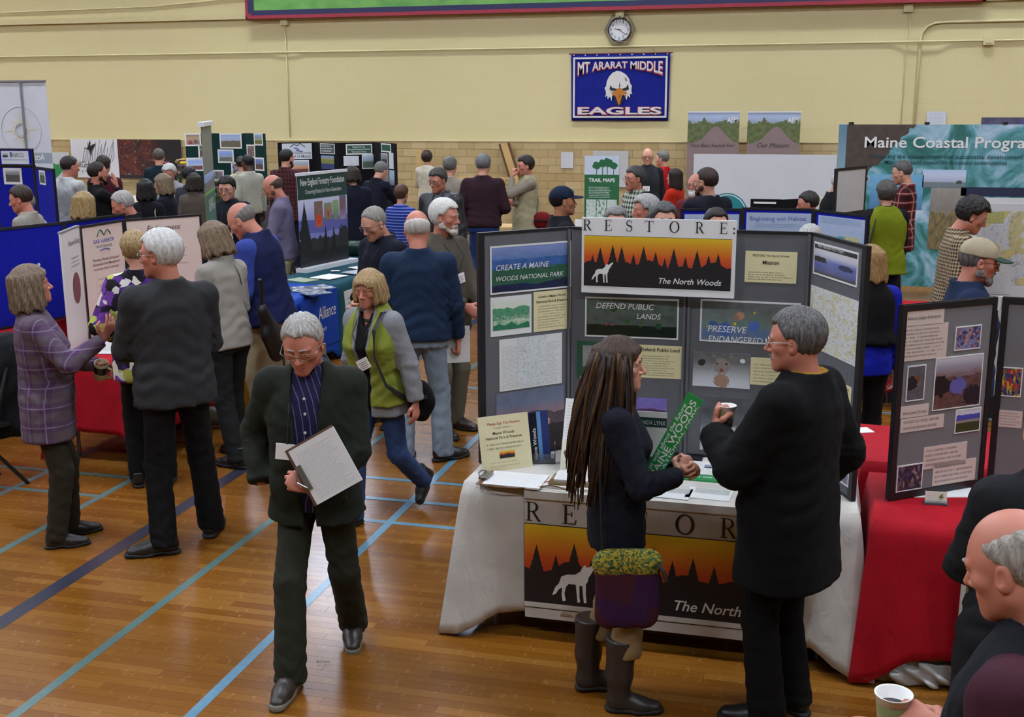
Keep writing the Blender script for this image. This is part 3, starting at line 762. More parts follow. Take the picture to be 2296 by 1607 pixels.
_pm = {}
def pic(sky, layers=(), blot=None, seed=0.0, rough=0.45, asp=1.5):
    """picture printed on paper: sky colours bottom to top, then layers (height, roughness of the ridge, frequency, colour, second colour)"""
    k = ('pic', str(sky), str(layers), str(blot), seed)
    if k in _pm: return _pm[k]
    t = NT('printed_picture'); u, v = uvs(t); co = t.n('ShaderNodeCombineXYZ', i0=t.math('MULTIPLY', u, asp), i1=v, i2=seed).outputs[0]
    c = t.ramp(v, [(i / max(1, len(sky) - 1), q) for i, q in enumerate(sky)])
    c = t.mix(t.math('MULTIPLY', t.noise(co, 5, 4), 0.35), c, t.mix(0.5, c, lin('e8e8ee')))
    for i, L in enumerate(layers):
        n = t.noise(t.n('ShaderNodeCombineXYZ', i0=t.math('MULTIPLY', u, L[2]), i1=seed + i * 3.1, i2=0.0).outputs[0], 1.0, 4, 0.55)
        m_ = t.math('LESS_THAN', v, t.math('MULTIPLY_ADD', t.math('SUBTRACT', n, 0.5), L[1] * 2, L[0]))
        lc = lin(L[3])
        if len(L) > 4: lc = t.mix(t.ramp(t.noise(co, L[5] if len(L) > 5 else 14, 4), [(0.35, '000000'), (0.65, 'ffffff')]), lc, lin(L[4]))
        c = t.mix(m_, c, lc)
    if blot:
        for (bu, bv, br, bc) in blot:
            d = t.math('SQRT', t.math('ADD', t.math('POWER', t.math('MULTIPLY', t.math('SUBTRACT', u, bu), asp), 2), t.math('POWER', t.math('SUBTRACT', v, bv), 2)))
            d = t.math('ADD', d, t.math('MULTIPLY', t.math('SUBTRACT', t.noise(co, 13 + 7 * bu, 3), 0.5), br * 1.1))
            c = t.mix(t.math('LESS_THAN', d, br), c, lin(bc))
    _pm[k] = t.done(c, rough); return _pm[k]
def crowd(cols, scale=9.0, seed=0.0, asp=1.4):
    k = ('crowd', str(cols), scale, seed)
    if k in _pm: return _pm[k]
    t = NT('printed_picture'); u, v = uvs(t); co = t.n('ShaderNodeCombineXYZ', i0=t.math('MULTIPLY', u, asp), i1=v, i2=seed).outputs[0]
    w = t.n('ShaderNodeTexNoise', Vector=co, Scale=6.0).outputs[1]
    vo = t.n('ShaderNodeTexVoronoi', Vector=t.mix(0.15, co, w), Scale=scale)
    r = t.n('ShaderNodeSeparateColor', i0=vo.outputs['Color']).outputs[0]
    c = t.ramp(r, [(i / len(cols), q) for i, q in enumerate(cols)], 'CONSTANT')
    c = t.mix(t.math('MULTIPLY', t.noise(co, 24, 4), 0.5), c, t.mix(0.6, c, lin('303030')))
    _pm[k] = t.done(c, 0.45); return _pm[k]
def doc(bg='e6dfc0', ink='4a4a48', lines=10, m=0.08, top=0.92, bot=0.06, fill=0.5, cols=1, seed=0.0, gap=0.46, dens=26.0):
    """a sheet with rows of print too small to read"""
    k = ('doc', bg, ink, lines, m, top, bot, fill, cols, seed)
    if k in _pm: return _pm[k]
    t = NT('printed_sheet'); u, v = uvs(t)
    uc = t.math('FRACT', t.math('MULTIPLY', u, float(cols))); cs = t.math('FLOOR', t.math('MULTIPLY', u, float(cols)))
    q = t.math('MULTIPLY', t.math('DIVIDE', t.math('SUBTRACT', v, bot), top - bot), float(lines)); row = t.math('FLOOR', q)
    inrow = t.math('LESS_THAN', t.math('ABSOLUTE', t.math('SUBTRACT', t.math('FRACT', q), 0.5)), gap * 0.5)
    n = t.noise(t.n('ShaderNodeCombineXYZ', i0=t.math('MULTIPLY', u, dens * 3), i1=t.math('MULTIPLY', row, 7.3), i2=seed).outputs[0], 1.0, 2)
    word = t.math('GREATER_THAN', n, 0.45)
    end = t.math('MULTIPLY_ADD', t.n('ShaderNodeTexWhiteNoise', {'noise_dimensions': '3D'}, Vector=t.n('ShaderNodeCombineXYZ', i0=row, i1=seed, i2=cs).outputs[0]).outputs[0], -0.22, 1 - m)
    a = t.math('MULTIPLY', t.math('GREATER_THAN', uc, m), t.math('LESS_THAN', uc, end))
    b = t.math('MULTIPLY', t.math('GREATER_THAN', v, bot), t.math('LESS_THAN', v, top))
    f = t.math('MULTIPLY', t.math('MULTIPLY', t.math('MULTIPLY', a, b), t.math('MULTIPLY', inrow, word)), fill)
    _pm[k] = t.done(t.mix(f, lin(bg), lin(ink)), 0.6); return _pm[k]
def mapmat(bg='dfdfd8', cols=('d8cf98',), ink='707078', seed=0.0, sc=5.0):
    k = ('map', bg, str(cols), ink, seed)
    if k in _pm: return _pm[k]
    t = NT('printed_map'); u, v = uvs(t); co = t.n('ShaderNodeCombineXYZ', i0=u, i1=v, i2=seed).outputs[0]
    c = lin(bg)
    for i, q in enumerate(cols): c = t.mix(t.math('GREATER_THAN', t.noise(t.scaled(co, (1, 1, 1), (i * 3.3, i, 0)), sc, 1), 0.56), c, lin(q))
    ln = t.math('LESS_THAN', t.math('ABSOLUTE', t.math('SUBTRACT', t.noise(co, sc * 2.2, 3), 0.5)), 0.012)
    dt = t.math('LESS_THAN', t.n('ShaderNodeTexVoronoi', Vector=co, Scale=sc * 4).outputs[0], 0.09)
    _pm[k] = t.done(t.mix(t.math('MULTIPLY', t.math('MAXIMUM', ln, dt), 0.75), c, lin(ink)), 0.55); return _pm[k]
def Wm(x, y, z, rz=0.0): return Matrix.Translation((x, y, z)) @ Matrix.Rotation(rz, 4, 'Z')
def base_of(o): return Wm(*o.location, o.rotation_euler[2]) if o.parent is None else base_of(o.parent) @ o.matrix_local
class Panel:
    """upright board between two ground points (left, right as seen from its front); local x along it, -y out of its face"""
    def __init__(s, thing, name, p0, p1, z0, z1, t, m, tilt=0.0, frame=None, fw=0.03, fm=None, fproud=0.006):
        d = np.array(p1[:2], float) - np.array(p0[:2], float); s.W = float(np.linalg.norm(d)); s.H = z1 - z0
        s.Mw = Wm(p0[0], p0[1], z0, math.atan2(d[1], d[0])) @ Matrix.Rotation(math.radians(-tilt), 4, 'X')
        b = MB().box(0, s.W, 0, t, 0, s.H)
        s.o = b.build(name, m, thing, base_of(thing).inverted() @ s.Mw); s.thing = thing; s.t = t
        if fm is not None:
            for (x0, x1, za, zb) in ((0, fw, 0, s.H), (s.W - fw, s.W, 0, s.H), (fw, s.W - fw, s.H - fw, s.H), (fw, s.W - fw, 0, fw)):
                MB().box(x0, x1, -fproud, t + fproud, za, zb).build('frame_bar', fm, s.o)
        s.N = np.array((s.Mw.to_3x3() @ Vector((0, -1, 0)))); s.O = np.array(s.Mw.translation)
    def uv(s, px, py):
        d = ray(px, py); k = ((s.O - CAM) @ s.N) / (d @ s.N); P = s.Mw.inverted() @ Vector(CAM + d * k); return P.x, P.z
    def rect(s, name, u0, u1, v0, v1, m, t=0.004, border=None, y=0.0, parent=None, bw=0.008, rot=0.0):
        par = parent or s.o
        M = Matrix.Translation(((u0 + u1) / 2, y, (v0 + v1) / 2)) @ Matrix.Rotation(rot, 4, 'Y') @ Matrix.Translation((-(u1 - u0) / 2, 0, -(v1 - v0) / 2))
        o = MB().box(0, u1 - u0, -t, 0, 0, v1 - v0).build(name, m, par, M); 
        if border is not None:
            w, h = u1 - u0, v1 - v0; b = MB()
            for (x0, x1, za, zb) in ((-bw, 0, -bw, h + bw), (w, w + bw, -bw, h + bw), (0, w, h, h + bw), (0, w, -bw, 0)): b.box(x0, x1, -t - 0.001, 0, za, zb)
            b.build('mount_edge', border, o)
        o['w'] = u1 - u0; o['h'] = v1 - v0
        return o
    def px(s, name, x0, y0, x1, y1, m, **k):
        a = s.uv(x0, y0); b = s.uv(x1, y1); return s.rect(name, min(a[0], b[0]), max(a[0], b[0]), min(a[1], b[1]), max(a[1], b[1]), m, **k)
    def text(s, txt, x0, y0, x1, m, bold=0.0, shear=0.0, y=-0.006, hpx=None, y1=None, parent=None, **k):
        a = s.uv(x0, y0); b = s.uv(x1, y0 if y1 is None else y1)
        hh = None
        if hpx: hh = abs(s.uv(x0, y0 - hpx)[1] - a[1])
        return put_text(s.o, txt, None, a[0], a[1], b[0] - a[0], m, bold, shear, hh, y, **k)
INK = mat('ink_black', '141414', 0.5); WHITE_INK = mat('ink_white', 'dcdcd8', 0.5); NAVY_INK = mat('ink_navy', '2b3550', 0.5)
GREY_INK = mat('ink_grey', '55555a', 0.6); RED_INK = mat('ink_red', 'a03830', 0.6); GREEN_INK = mat('ink_green', '1f5a3a', 0.6); BLUE_INK = mat('ink_blue', '5560a8', 0.6)
BLACK_FRAME = mat('frame_black', '15151a', 0.45); WHITE_PAPER = mat('paper_white', 'e4e4e0', 0.6); PAPER_EDGE = mat('mount_white', 'd8d8d4', 0.5)
# ---- roman capitals with serifs, unit height, drawn stroke by stroke
def serif(ch):
    P = []
    def q(*p): P.append(list(p))
    def rc(x0, x1, z0, z1): q((x0, z0), (x1, z0), (x1, z1), (x0, z1))
    def ring(cx, cz, ro, so, ri, si, a0, a1, n=14):
        for i in range(n):
            a, b = a0 + (a1 - a0) * i / n, a0 + (a1 - a0) * (i + 1) / n
            q((cx + ro * math.cos(a), cz + so * math.sin(a)), (cx + ro * math.cos(b), cz + so * math.sin(b)), (cx + ri * math.cos(b), cz + si * math.sin(b)), (cx + ri * math.cos(a), cz + si * math.sin(a)))
    H = math.pi / 2
    if ch == 'R':
        rc(.1, .22, 0, 1); rc(0, .34, 0, .045); rc(0, .2, .955, 1); rc(.2, .36, .955, 1); rc(.2, .36, .48, .53)
        ring(.34, .74, .3, .26, .17, .21, -H, H); q((.3, .5), (.44, .5), (.74, .045), (.62, 0)); q((.6, 0), (.8, 0), (.8, .04), (.68, .06)); return P, .8
    if ch == 'E':
        rc(.1, .22, 0, 1); rc(0, .66, 0, .05); rc(0, .62, .95, 1); rc(.2, .48, .49, .535); q((.58, .95), (.62, .95), (.62, .76), (.6, .76)); q((.44, .65), (.48, .65), (.48, .38), (.44, .38)); q((.6, .05), (.66, .05), (.7, .26), (.67, .26)); return P, .7
    if ch == 'T':
        rc(.34, .46, 0, 1); rc(.22, .58, 0, .045); rc(0, .8, .945, 1); q((0, .945), (.05, .945), (.02, .74), (0, .74)); q((.75, .945), (.8, .945), (.8, .74), (.78, .74)); return P, .8
    if ch == 'O':
        ring(.45, .5, .45, .52, .31, .46, 0, 4 * H, 30); return P, .9
    if ch == 'S':
        pts = []
        for i in range(25):
            s_ = i / 24
            if s_ < .5: a = math.radians(30 + 240 * s_ * 2); c = (.28 + .22 * math.cos(a), .745 + .225 * math.sin(a))
            else: a = math.radians(90 - 240 * (s_ - .5) * 2); c = (.28 + .25 * math.cos(a), .265 + .255 * math.sin(a))
            pts.append(c)
        for i in range(24):
            a, b = pts[i], pts[i + 1]; dx, dz = b[0] - a[0], b[1] - a[1]; L = math.hypot(dx, dz) or 1; w = .028 + .05 * math.exp(-((i - 11.5) / 5.5) ** 2)
            nx, nz = -dz / L * w, dx / L * w; q((a[0] + nx, a[1] + nz), (b[0] + nx, b[1] + nz), (b[0] - nx, b[1] - nz), (a[0] - nx, a[1] - nz))
        q((.44, .72), (.48, .72), (.5, .98), (.46, .96)); q((.03, .3), (.07, .3), (.05, .03), (.02, .03)); return P, .55
    if ch == ':':
        for z in (.09, .48): q(*[(.09 + .085 * math.cos(a), z + .085 * math.sin(a)) for a in np.linspace(0, 2 * math.pi, 13)[:-1]])
        return P, .18
    return P, .5
def serif_word(parent, items, hgt, m, y=-0.004, name='lettering'):
    """items: (character, left u, base v)"""
    b = MB()
    for ch, u, v in items:
        for i, pl in enumerate(serif(ch)[0]): b.poly([(u + p[0] * hgt, v + p[1] * hgt) for p in pl], y - 0.00008 * (i % 4))
    return b.build(name, m, parent)
SPRUCE = [(-.5, 0), (-.36, .16), (-.42, .16), (-.26, .34), (-.32, .34), (-.18, .52), (-.23, .52), (-.11, .7), (-.14, .7), (-.05, .86), (0, 1), (.05, .86), (.14, .7), (.11, .7), (.23, .52), (.18, .52), (.32, .34), (.26, .34), (.42, .16), (.36, .16), (.5, 0)]
WOLF = [(0, .12), (.06, .3), (.15, .42), (.2, .58), (.33, .64), (.5, .65), (.62, .74), (.66, .84), (.72, .9), (.75, .84), (.83, .87), (.97, .98), (1, .93), (.9, .8), (.85, .7), (.8, .62), (.78, .52), (.74, .45), (.74, .2), (.76, .02), (.7, .0), (.68, .2), (.66, .4), (.6, .4), (.6, .15), (.62, .02), (.56, .0), (.54, .2), (.52, .42), (.36, .42), (.3, .34), (.27, .18), (.3, .02), (.23, .0), (.21, .16), (.22, .32), (.15, .28), (.08, .16)]
def woods_print(parent, W, H, y, seed=1, wolf=(.06, .06, .17), title=True, tx=.52, tw=.42):
    """sunset over a black tree line, white wolf, title: print of the banner, W x H from the lower left corner"""
    t = NT('sunset_print'); u, v = uvs(t)
    c = t.ramp(v, [(0.0, '8a1f28'), (0.35, 'b02c28'), (0.6, 'c8541c'), (0.8, 'd0881a'), (1.0, 'd6b31e')])
    MB().box(0, W, y - 0.0005, y, 0, H).build('sunset', t.done(c, 0.5), parent)
    b = MB(); rnd = random.Random(seed); yy = y - 0.0012
    n = 40; prof = [(i / n * W, H * (.44 + .1 * math.sin(i * .55 + seed) * math.sin(i * .23) + .03 * rnd.random())) for i in range(n + 1)]
    b.poly([(0, 0), (W, 0)] + list(reversed(prof)), yy)
    for k in range(13):
        cx = W * (.03 + .94 * (k + .5 * rnd.random()) / 13); hh = H * (.22 + .26 * rnd.random()) ; ww = hh * .55; zb = H * .38
        p_ = [(min(W, max(0, cx + a * ww)), zb + c_ * hh) for a, c_ in SPRUCE]; b.poly(p_, yy - 0.0001 * (k + 1) * 0.5)
    b.build('tree_line', mat('print_black', '17151a', 0.5), parent)
    if wolf:
        b = MB(); b.poly([(W * (wolf[0] + p[0] * wolf[2]), H * wolf[1] + p[1] * wolf[2] * W * .98) for p in WOLF], yy - 0.0016); b.build('wolf_emblem', WHITE_INK, parent)
    if title: put_text(parent, 'The North Woods', None, W * tx, H * .09, W * tw, WHITE_INK, 0.012, 0.28, None, yy - 0.0016)
def cloth_table(name, label, x0, x1, y0, y1, m, drop=0.5, corner=0.0, flare=0.1, zt=0.745, rz=0.0, seed=0, legs=True, group=None, cat='table', folds=1.0, sides='fblr', cornerdrop=None):
    """a folding table hidden under a cloth: table (top, legs) and the cloth as a thing of its own"""
    cx, cy = (x0 + x1) / 2, (y0 + y1) / 2; W, D = (x1 - x0) / 2, (y1 - y0) / 2
    tb = empty('folding_table', (cx, cy, 0), rz); tag(tb, 'folding table hidden under the ' + label, cat, group)
    MB().box(-W + .02, W - .02, -D + .02, D - .02, zt - .04, zt - .006).build('table_top', mat('table_laminate', '8a8478', 0.5), tb)
    for sx in (-1, 1):
        for sy in (-1, 1): MB().tube([(sx * (W - .14), sy * (D - .08), 0), (sx * (W - .14), sy * (D - .08), zt - .04)], .014, 8).build('leg', mat('leg_steel', '77777a', 0.4, 0.8), tb)
    rnd = random.Random(seed); n_e = 30; rc = .03; loop = []
    for (ax_, ay, bx, by) in ((-W, -D, W, -D), (W, -D, W, D), (W, D, -W, D), (-W, D, -W, -D)):
        L = math.hypot(bx - ax_, by - ay); n = max(10, int(L / .045)); dx, dy = (bx - ax_) / L, (by - ay) / L; nx, ny = dy, -dx
        for i in range(n):
            s_ = i / n * L; loop.append((ax_ + dx * s_, ay + dy * s_, nx, ny, min(s_, L - s_), s_, L))
    N = len(loop); rows = 14; V = []; F_ = []
    ph = rnd.random() * 6
    cd = cornerdrop if cornerdrop is not None else min(drop * 1.38, zt - .012)
    for r in range(rows + 1):
        f = r / rows
        for i, (px_, py_, nx, ny, dc, s_, L) in enumerate(loop):
            c = math.exp(-(dc / .11) ** 2) if corner else 0.0
            pn, nn = loop[i - 1], loop[(i + 1) % N]; ax2, ay2 = pn[2] + nn[2] + nx, pn[3] + nn[3] + ny
            if dc < .12:                                       # turn the outward direction round the corner
                wx, wy = px_ / W if abs(abs(px_) - W) < .2 else 0, py_ / D if abs(abs(py_) - D) < .2 else 0
                ox, oy = nx, ny; sgx = 1 if px_ > 0 else -1; sgy = 1 if py_ > 0 else -1; k_ = (1 - dc / .12) * .5
                nx2, ny2 = nx * (1 - k_) + sgx * k_ * abs(ny), ny * (1 - k_) + sgy * k_ * abs(nx)
            else: nx2, ny2 = nx, ny
            ln = drop + (cd - drop) * c; wav = math.sin(s_ * 11 + ph) * .5 + math.sin(s_ * 23 + ph * 2.1) * .35
            out = .006 + f * (.02 + flare * c * (1.0)) + folds * f * .012 * wav * (1 + 1.4 * c)
            z = zt - .012 * (0 if r == 0 else 1) - ln * f * (1 - .02 * abs(wav)) 
            if r == 0: out = -.01; z = zt
            V.append((px_ + nx2 * out, py_ + ny2 * out, max(z, .006)))
    for r in range(rows):
        for i in range(N): F_.append((r * N + i, r * N + (i + 1) % N, (r + 1) * N + (i + 1) % N, (r + 1) * N + i))
    b = MB(); b.v = V; b.f = [tuple(reversed(q)) for q in F_]; b.m = [0] * len(F_)
    b.f.append(tuple(range(N))); b.m.append(0)
    c = b.build('tablecloth', m, None, Wm(cx, cy, 0, rz), True)
    c.location = (cx, cy, 0); c.rotation_euler = (0, 0, rz)
    me = c.data
    me.polygons[len(me.polygons) - 1].use_smooth = False
    md = c.modifiers.new('thick', 'SOLIDIFY'); md.thickness = .003; md.offset = 1
    tag(c, label, 'tablecloth', group); return tb, c
def sheet(name, label, cat, x, y, z, w, d, rz, m, t=.002, group=None, stack=1):
    """a sheet or brochure lying flat; print faces up"""
    b = MB(); b.add([(-w / 2, -d / 2, t), (w / 2, -d / 2, t), (w / 2, d / 2, t), (-w / 2, d / 2, t), (-w / 2, -d / 2, 0), (w / 2, -d / 2, 0), (w / 2, d / 2, 0), (-w / 2, d / 2, 0)],
        [(0, 1, 2, 3), (4, 5, 1, 0), (5, 6, 2, 1), (6, 7, 3, 2), (7, 4, 0, 3), (7, 6, 5, 4)], [[(0, 0), (1, 0), (1, 1), (0, 1)]] + [None] * 5)
    o = b.build(name, m, None, Wm(x, y, z, rz)); o.location = (x, y, z); o.rotation_euler = (0, 0, rz)
    return tag(o, label, cat, group)
# ------------------------------------------------------------------ the hall
XL, XR, YB = -26.0, 9.5, -7.0
# floor: maple strips along x, the nearest ones built, the rest in the material on the same grid
ROW, PLANK = 0.057, 1.3
def floor_mat():
    t = NT('maple_floor'); pos = t.n('ShaderNodeNewGeometry').outputs['Position']; x, y, z = t.xyz(pos)
    row = t.math('FLOOR', t.math('DIVIDE', y, ROW)); off = t.math('MULTIPLY', t.math('FRACT', t.math('MULTIPLY', row, 0.6180339)), PLANK)
    col = t.math('FLOOR', t.math('DIVIDE', t.math('ADD', x, off), PLANK))
    r = t.n('ShaderNodeTexWhiteNoise', {'noise_dimensions': '2D'}, Vector=t.n('ShaderNodeCombineXYZ', i0=row, i1=col).outputs[0]).outputs[0]
    c = t.ramp(r, [(0, '714410'), (0.35, '7b4d17'), (0.7, '85571e'), (1, '8e6128')])
    gr = t.noise(t.scaled(pos, (0.7, 14, 1)), 3.0, 5, 0.6, 0.5)
    c = t.mix(t.math('MULTIPLY', gr, 0.35), c, lin('6a3e12'))
    pa = t.noise(t.scaled(pos, (0.7, 1.3, 1)), 0.8, 3)
    c = t.mix(t.math('MULTIPLY', pa, 0.3), c, lin('74460f'))
    fy = t.math('FRACT', t.math('DIVIDE', y, ROW)); jy = t.math('LESS_THAN', fy, 0.012)
    fx = t.math('FRACT', t.math('DIVIDE', t.math('ADD', x, off), PLANK)); jx = t.math('LESS_THAN', fx, 0.0012)
    c = t.mix(t.math('MULTIPLY', t.math('MAXIMUM', jy, jx), 0.4), c, lin('3a2410'))
    sc = t.noise(t.scaled(pos, (3, 1, 1)), 9, 5, 0.7)
    t.b.inputs['Coat Weight'].default_value = 0.12; t.b.inputs['Coat Roughness'].default_value = 0.16
    t.bump(t.math('ADD', t.math('MULTIPLY', gr, 0.15), t.math('MULTIPLY', t.noise(pos, 2.2, 2), 1.2)), 0.05, 0.02)
    return t.done(c, t.math('MULTIPLY_ADD', sc, 0.12, 0.2), 0, 0.25)
FLOOR = floor_mat()
fl = MB().add([(XL, YB, -.0015), (XR, YB, -.0015), (XR, WALL_Y + .3, -.0015), (XL, WALL_Y + .3, -.0015), (XL, YB, -.2), (XR, YB, -.2), (XR, WALL_Y + .3, -.2), (XL, WALL_Y + .3, -.2)], [(0, 1, 2, 3), (7, 6, 5, 4), (4, 5, 1, 0), (5, 6, 2, 1), (6, 7, 3, 2), (7, 4, 0, 3)]).build('floor', FLOOR)
tag(fl, 'glossy maple strip gymnasium floor with painted court lines', None, None, 'structure')
def proj(P):
    v = np.array(P, float) - CAM; d = _fw @ v; return CX + F_PX * (_R @ v) / d, CY - F_PX * (_U @ v) / d
cand = []
for r in range(int(3.0 / ROW), int(6.6 / ROW)):
    off = ((r * 0.6180339) % 1) * PLANK; y0 = r * ROW
    for c in range(-6, 3):
        xa = c * PLANK - off; xb = xa + PLANK
        p, q = proj((xa, y0, 0)), proj((xb, y0, 0))
        if q[0] > 0 and p[0] < 2296 and p[1] < 1640 and not (p[0] > 1200 and p[1] < 1380): cand.append((y0, xa))
cand = cand[:290]
pm = MB().box(0.0006, PLANK - .0006, 0.0005, ROW - .0005, -.0014, 0).mesh('floor_board'); pm.materials.append(FLOOR)
for y0, xa in cand:
    o = bpy.data.objects.new('floor_board', pm); COL.objects.link(o); o.parent = fl; o.location = (xa, y0, 0)
def line(x0, x1, y0, y1, m):
    MB().box(x0, x1, y0, y1, -.001, .0012).build('court_line', m, fl)
BLUE_L = mat('line_blue', '5b8295', 0.3, 0, 0.25, None, 30); DARK_L = mat('line_dark', '2e2f3c', 0.3, 0, 0.2); GREEN_L = mat('line_green', '4f6a66', 0.3, 0, 0.25, None, 30)
for xc, w, m, ya, yb in ((-3.80, .10, DARK_L, 0, 20), (-3.15, .05, GREEN_L, 0, 20), (-2.43, .05, BLUE_L, 0, 20), (-4.43, .05, GREEN_L, 0, 6.9), (-5.1, .05, GREEN_L, 0, 7.2)):
    line(xc - w / 2, xc + w / 2, ya, yb, m)
for yc, xa, xb, m in ((6.60, -9, -4.43, GREEN_L), (6.21, -9, -4.43, GREEN_L), (7.0, -2.9, 1.8, BLUE_L), (6.61, -2.9, 1.8, BLUE_L), (6.22, -2.6, 1.8, BLUE_L), (9.58, -3.4, 2, BLUE_L)):
    MB().box(xa, xb, yc - .022, yc + .022, -.001, .0018).build('court_line', m, fl)
# walls
def wall_mat():
    t = NT('painted_block'); co = t.coord(); 
    br = t.n('ShaderNodeTexBrick', {'offset': 0.5}, Vector=t.n('ShaderNodeCombineXYZ', i0=t.xyz(co)[0], i1=t.xyz(co)[2]).outputs[0], Scale=1.0, **{'Mortar_Size': 0.004, 'Mortar_Smooth': 0.6, 'Brick_Width': 0.406, 'Row_Height': 0.203})
    f = t.math('SUBTRACT', 1.0, br.outputs['Fac'])
    c = t.mix(t.noise(co, 0.6, 3), lin('cdbf8b'), lin('d6ca9b'))
    c = t.mix(t.math('MULTIPLY', br.outputs['Fac'], t.math('MULTIPLY', t.noise(co, 0.9, 2), 0.16)), c, lin('8d8158'))
    t.bump(t.math('ADD', f, t.math('MULTIPLY', t.noise(co, 60, 3), 0.25)), 0.22, 0.006)
    return t.done(c, 0.6, 0, 0.3)
WALLM = wall_mat()
def wallbox(name, x0, x1, y0, y1, z0, z1, m=None):
    o = MB().box(x0, x1, y0, y1, z0, z1).build(name, m or WALLM); return tag(o, None, None, None, 'structure')
wb = wallbox('wall_back', XL, XR, WALL_Y, WALL_Y + .3, 0, 6.5)
wallbox('wall_back_upper', XL, XR, WALL_Y, WALL_Y + .3, 7.75, CEIL_Z); wallbox('wall_back_left', XL, -12.2, WALL_Y, WALL_Y + .3, 6.5, 7.75); wallbox('wall_back_right', -5.9, XR, WALL_Y, WALL_Y + .3, 6.5, 7.75)
SIDEM = mat('side_wall', '7a6d50', .7)
wallbox('wall_left', XL - .3, XL, YB, WALL_Y + .3, 0, CEIL_Z, SIDEM); wallbox('wall_right', XR, XR + .3, YB, WALL_Y + .3, 0, CEIL_Z, SIDEM); wallbox('wall_front', XL, XR, YB - .3, YB, 0, CEIL_Z, SIDEM)
wallbox('ceiling', XL, XR, YB, WALL_Y + .3, CEIL_Z, CEIL_Z + .2, mat('ceiling_white', '8c8a84', 0.8))
# high windows above the beam (daylight)
SKYW = emis('daylight_pane', 'cfdcf2', WINDOW_E)
nw = 3; ww = 2.1; WX = -12.2
for i in range(nw):
    w = empty('window_%d' % (i + 1), (WX + ww * (i + .5), WALL_Y + .12, 6.5)); tag(w, None, None, None, 'structure')
    MB().box(-ww / 2 + .05, ww / 2 - .05, 0, .02, .05, 1.2).build('pane', SKYW, w)
    for a in (-ww / 2, 0 - .03, ww / 2 - .06): MB().box(a, a + .06, -.1, .06, 0, 1.25).build('mullion', mat('window_frame', '6a665c', 0.5), w)
# glazed tile dado: joints recessed, tiles proud, each tile in view an object
TW, TH, DADO = 0.305, 0.1395, 1.803
def tile_mat():
    t = NT('glazed_tile'); pos = t.n('ShaderNodeNewGeometry').outputs['Position']; X_, Y_, Z_ = t.xyz(pos); rw = t.math('FLOOR', t.math('DIVIDE', t.math('SUBTRACT', DADO, Z_), TH)); cl = t.math('FLOOR', t.math('SUBTRACT', t.math('DIVIDE', X_, TW), t.math('MULTIPLY', t.math('MODULO', rw, 2.0), 0.5))); r = t.n('ShaderNodeTexWhiteNoise', {'noise_dimensions': '2D'}, Vector=t.n('ShaderNodeCombineXYZ', i0=rw, i1=cl).outputs[0]).outputs[0]
    c = t.ramp(r, [(0, 'ae9667'), (0.5, 'b8a173'), (1, 'c2ac80')]); c = t.mix(t.math('MULTIPLY', t.noise(pos, 30, 3), 0.2), c, lin('8f7a50'))
    return t.done(c, 0.3, 0, 0.5)
TILEM = tile_mat()
dado_back = MB().box(XL, XR, WALL_Y - .012, WALL_Y, 0, DADO - .002).build('mortar_bed', mat('mortar', '776848', 0.8), wb)
tm = MB().box(.0025, TW - .0025, -.02, 0, .0025, TH - .0025).mesh('wall_tile'); tm.materials.append(TILEM)
rest = MB(); nt = 0
for r in range(13):
    z = DADO - TH * (r + 1)
    if z < -.02: continue
    for c in range(int(XL / TW), int(XR / TW)):
        xx = c * TW + (TW / 2 if r % 2 else 0); see = (-8.1 < xx < -2.05 and r < 9) or (-10.7 < xx < -9.9 and r < 8) or (-.6 < xx < .4 and r < 5) or (-15.3 < xx < -14.3 and r < 5) or (-11.0 < xx <= -10.7 and r < 3)
        if see and nt < 298:
            o = bpy.data.objects.new('wall_tile', tm); COL.objects.link(o); o.parent = wb; o.location = (xx, WALL_Y, z); nt += 1
        else: rest.box(xx + .0025, xx + TW - .0025, WALL_Y - .02, WALL_Y - .001, max(z, 0) + .0025, z + TH - .0025)
tag(rest.build('tile_field', TILEM, wb), None, None, None, 'stuff')
tag(MB().box(XL, XR, WALL_Y - .03, WALL_Y, DADO - .004, DADO + .012).build('trim_1', mat('dado_cap', 'cfc193', 0.5)), None, None, None, 'structure')
# beam, conduits and boxes on the back wall
PAINT = mat('conduit_paint', 'd2c694', 0.5)
tag(MB().box(XL, XR, WALL_Y - .07, WALL_Y, 4.03, 4.13).build('trim_2', mat('beam_paint', 'cbbe8d', 0.6)), None, None, None, 'structure')
def pipe(name, label, pts, r=.016):
    o = MB().tube(pts, r, 8).build(name, PAINT, None, None, True); return tag(o, label, 'conduit')
yw = WALL_Y - .03
xa = aty(643, 114, WALL_Y)[0]; xb = aty(2078, 90, WALL_Y)[0]
pipe('conduit', 'long painted conduit running level across the yellow wall below the mural', [(XL + .1, yw, 3.42), (xa - .3, yw, 3.42), (xa - .12, yw - .02, 3.42), (xa + .12, yw - .02, 3.42), (xa + .3, yw, 3.42), (xb - .5, yw, 3.42), (xb - .3, yw - .05, 3.42), (xb + .2, yw - .05, 3.42), (xb + .4, yw, 3.42), (XR - .1, yw, 3.42)])
pipe('conduit', 'thin upright painted conduit dropping behind the black displays', [(xa, yw, 3.95), (xa + .005, yw, 1.86)], .01)
pipe('conduit', 'upright painted pipe bending right beside the wave display', [(xb - .1, yw, 1.2), (xb - .1, yw, 3.4), (xb - .08, yw, 3.56), (xb, yw, 3.66), (xb + .12, yw, 3.71), (xb + .3, yw, 3.72), (XR - .1, yw, 3.74)], .022)
pipe('conduit', 'thin painted wire conduit left of the bending pipe', [(xb - .32, yw, 1.2), (xb - .3, yw, 3.3), (xb - .27, yw, 3.6), (xb - .32, yw, 3.95)], .009)
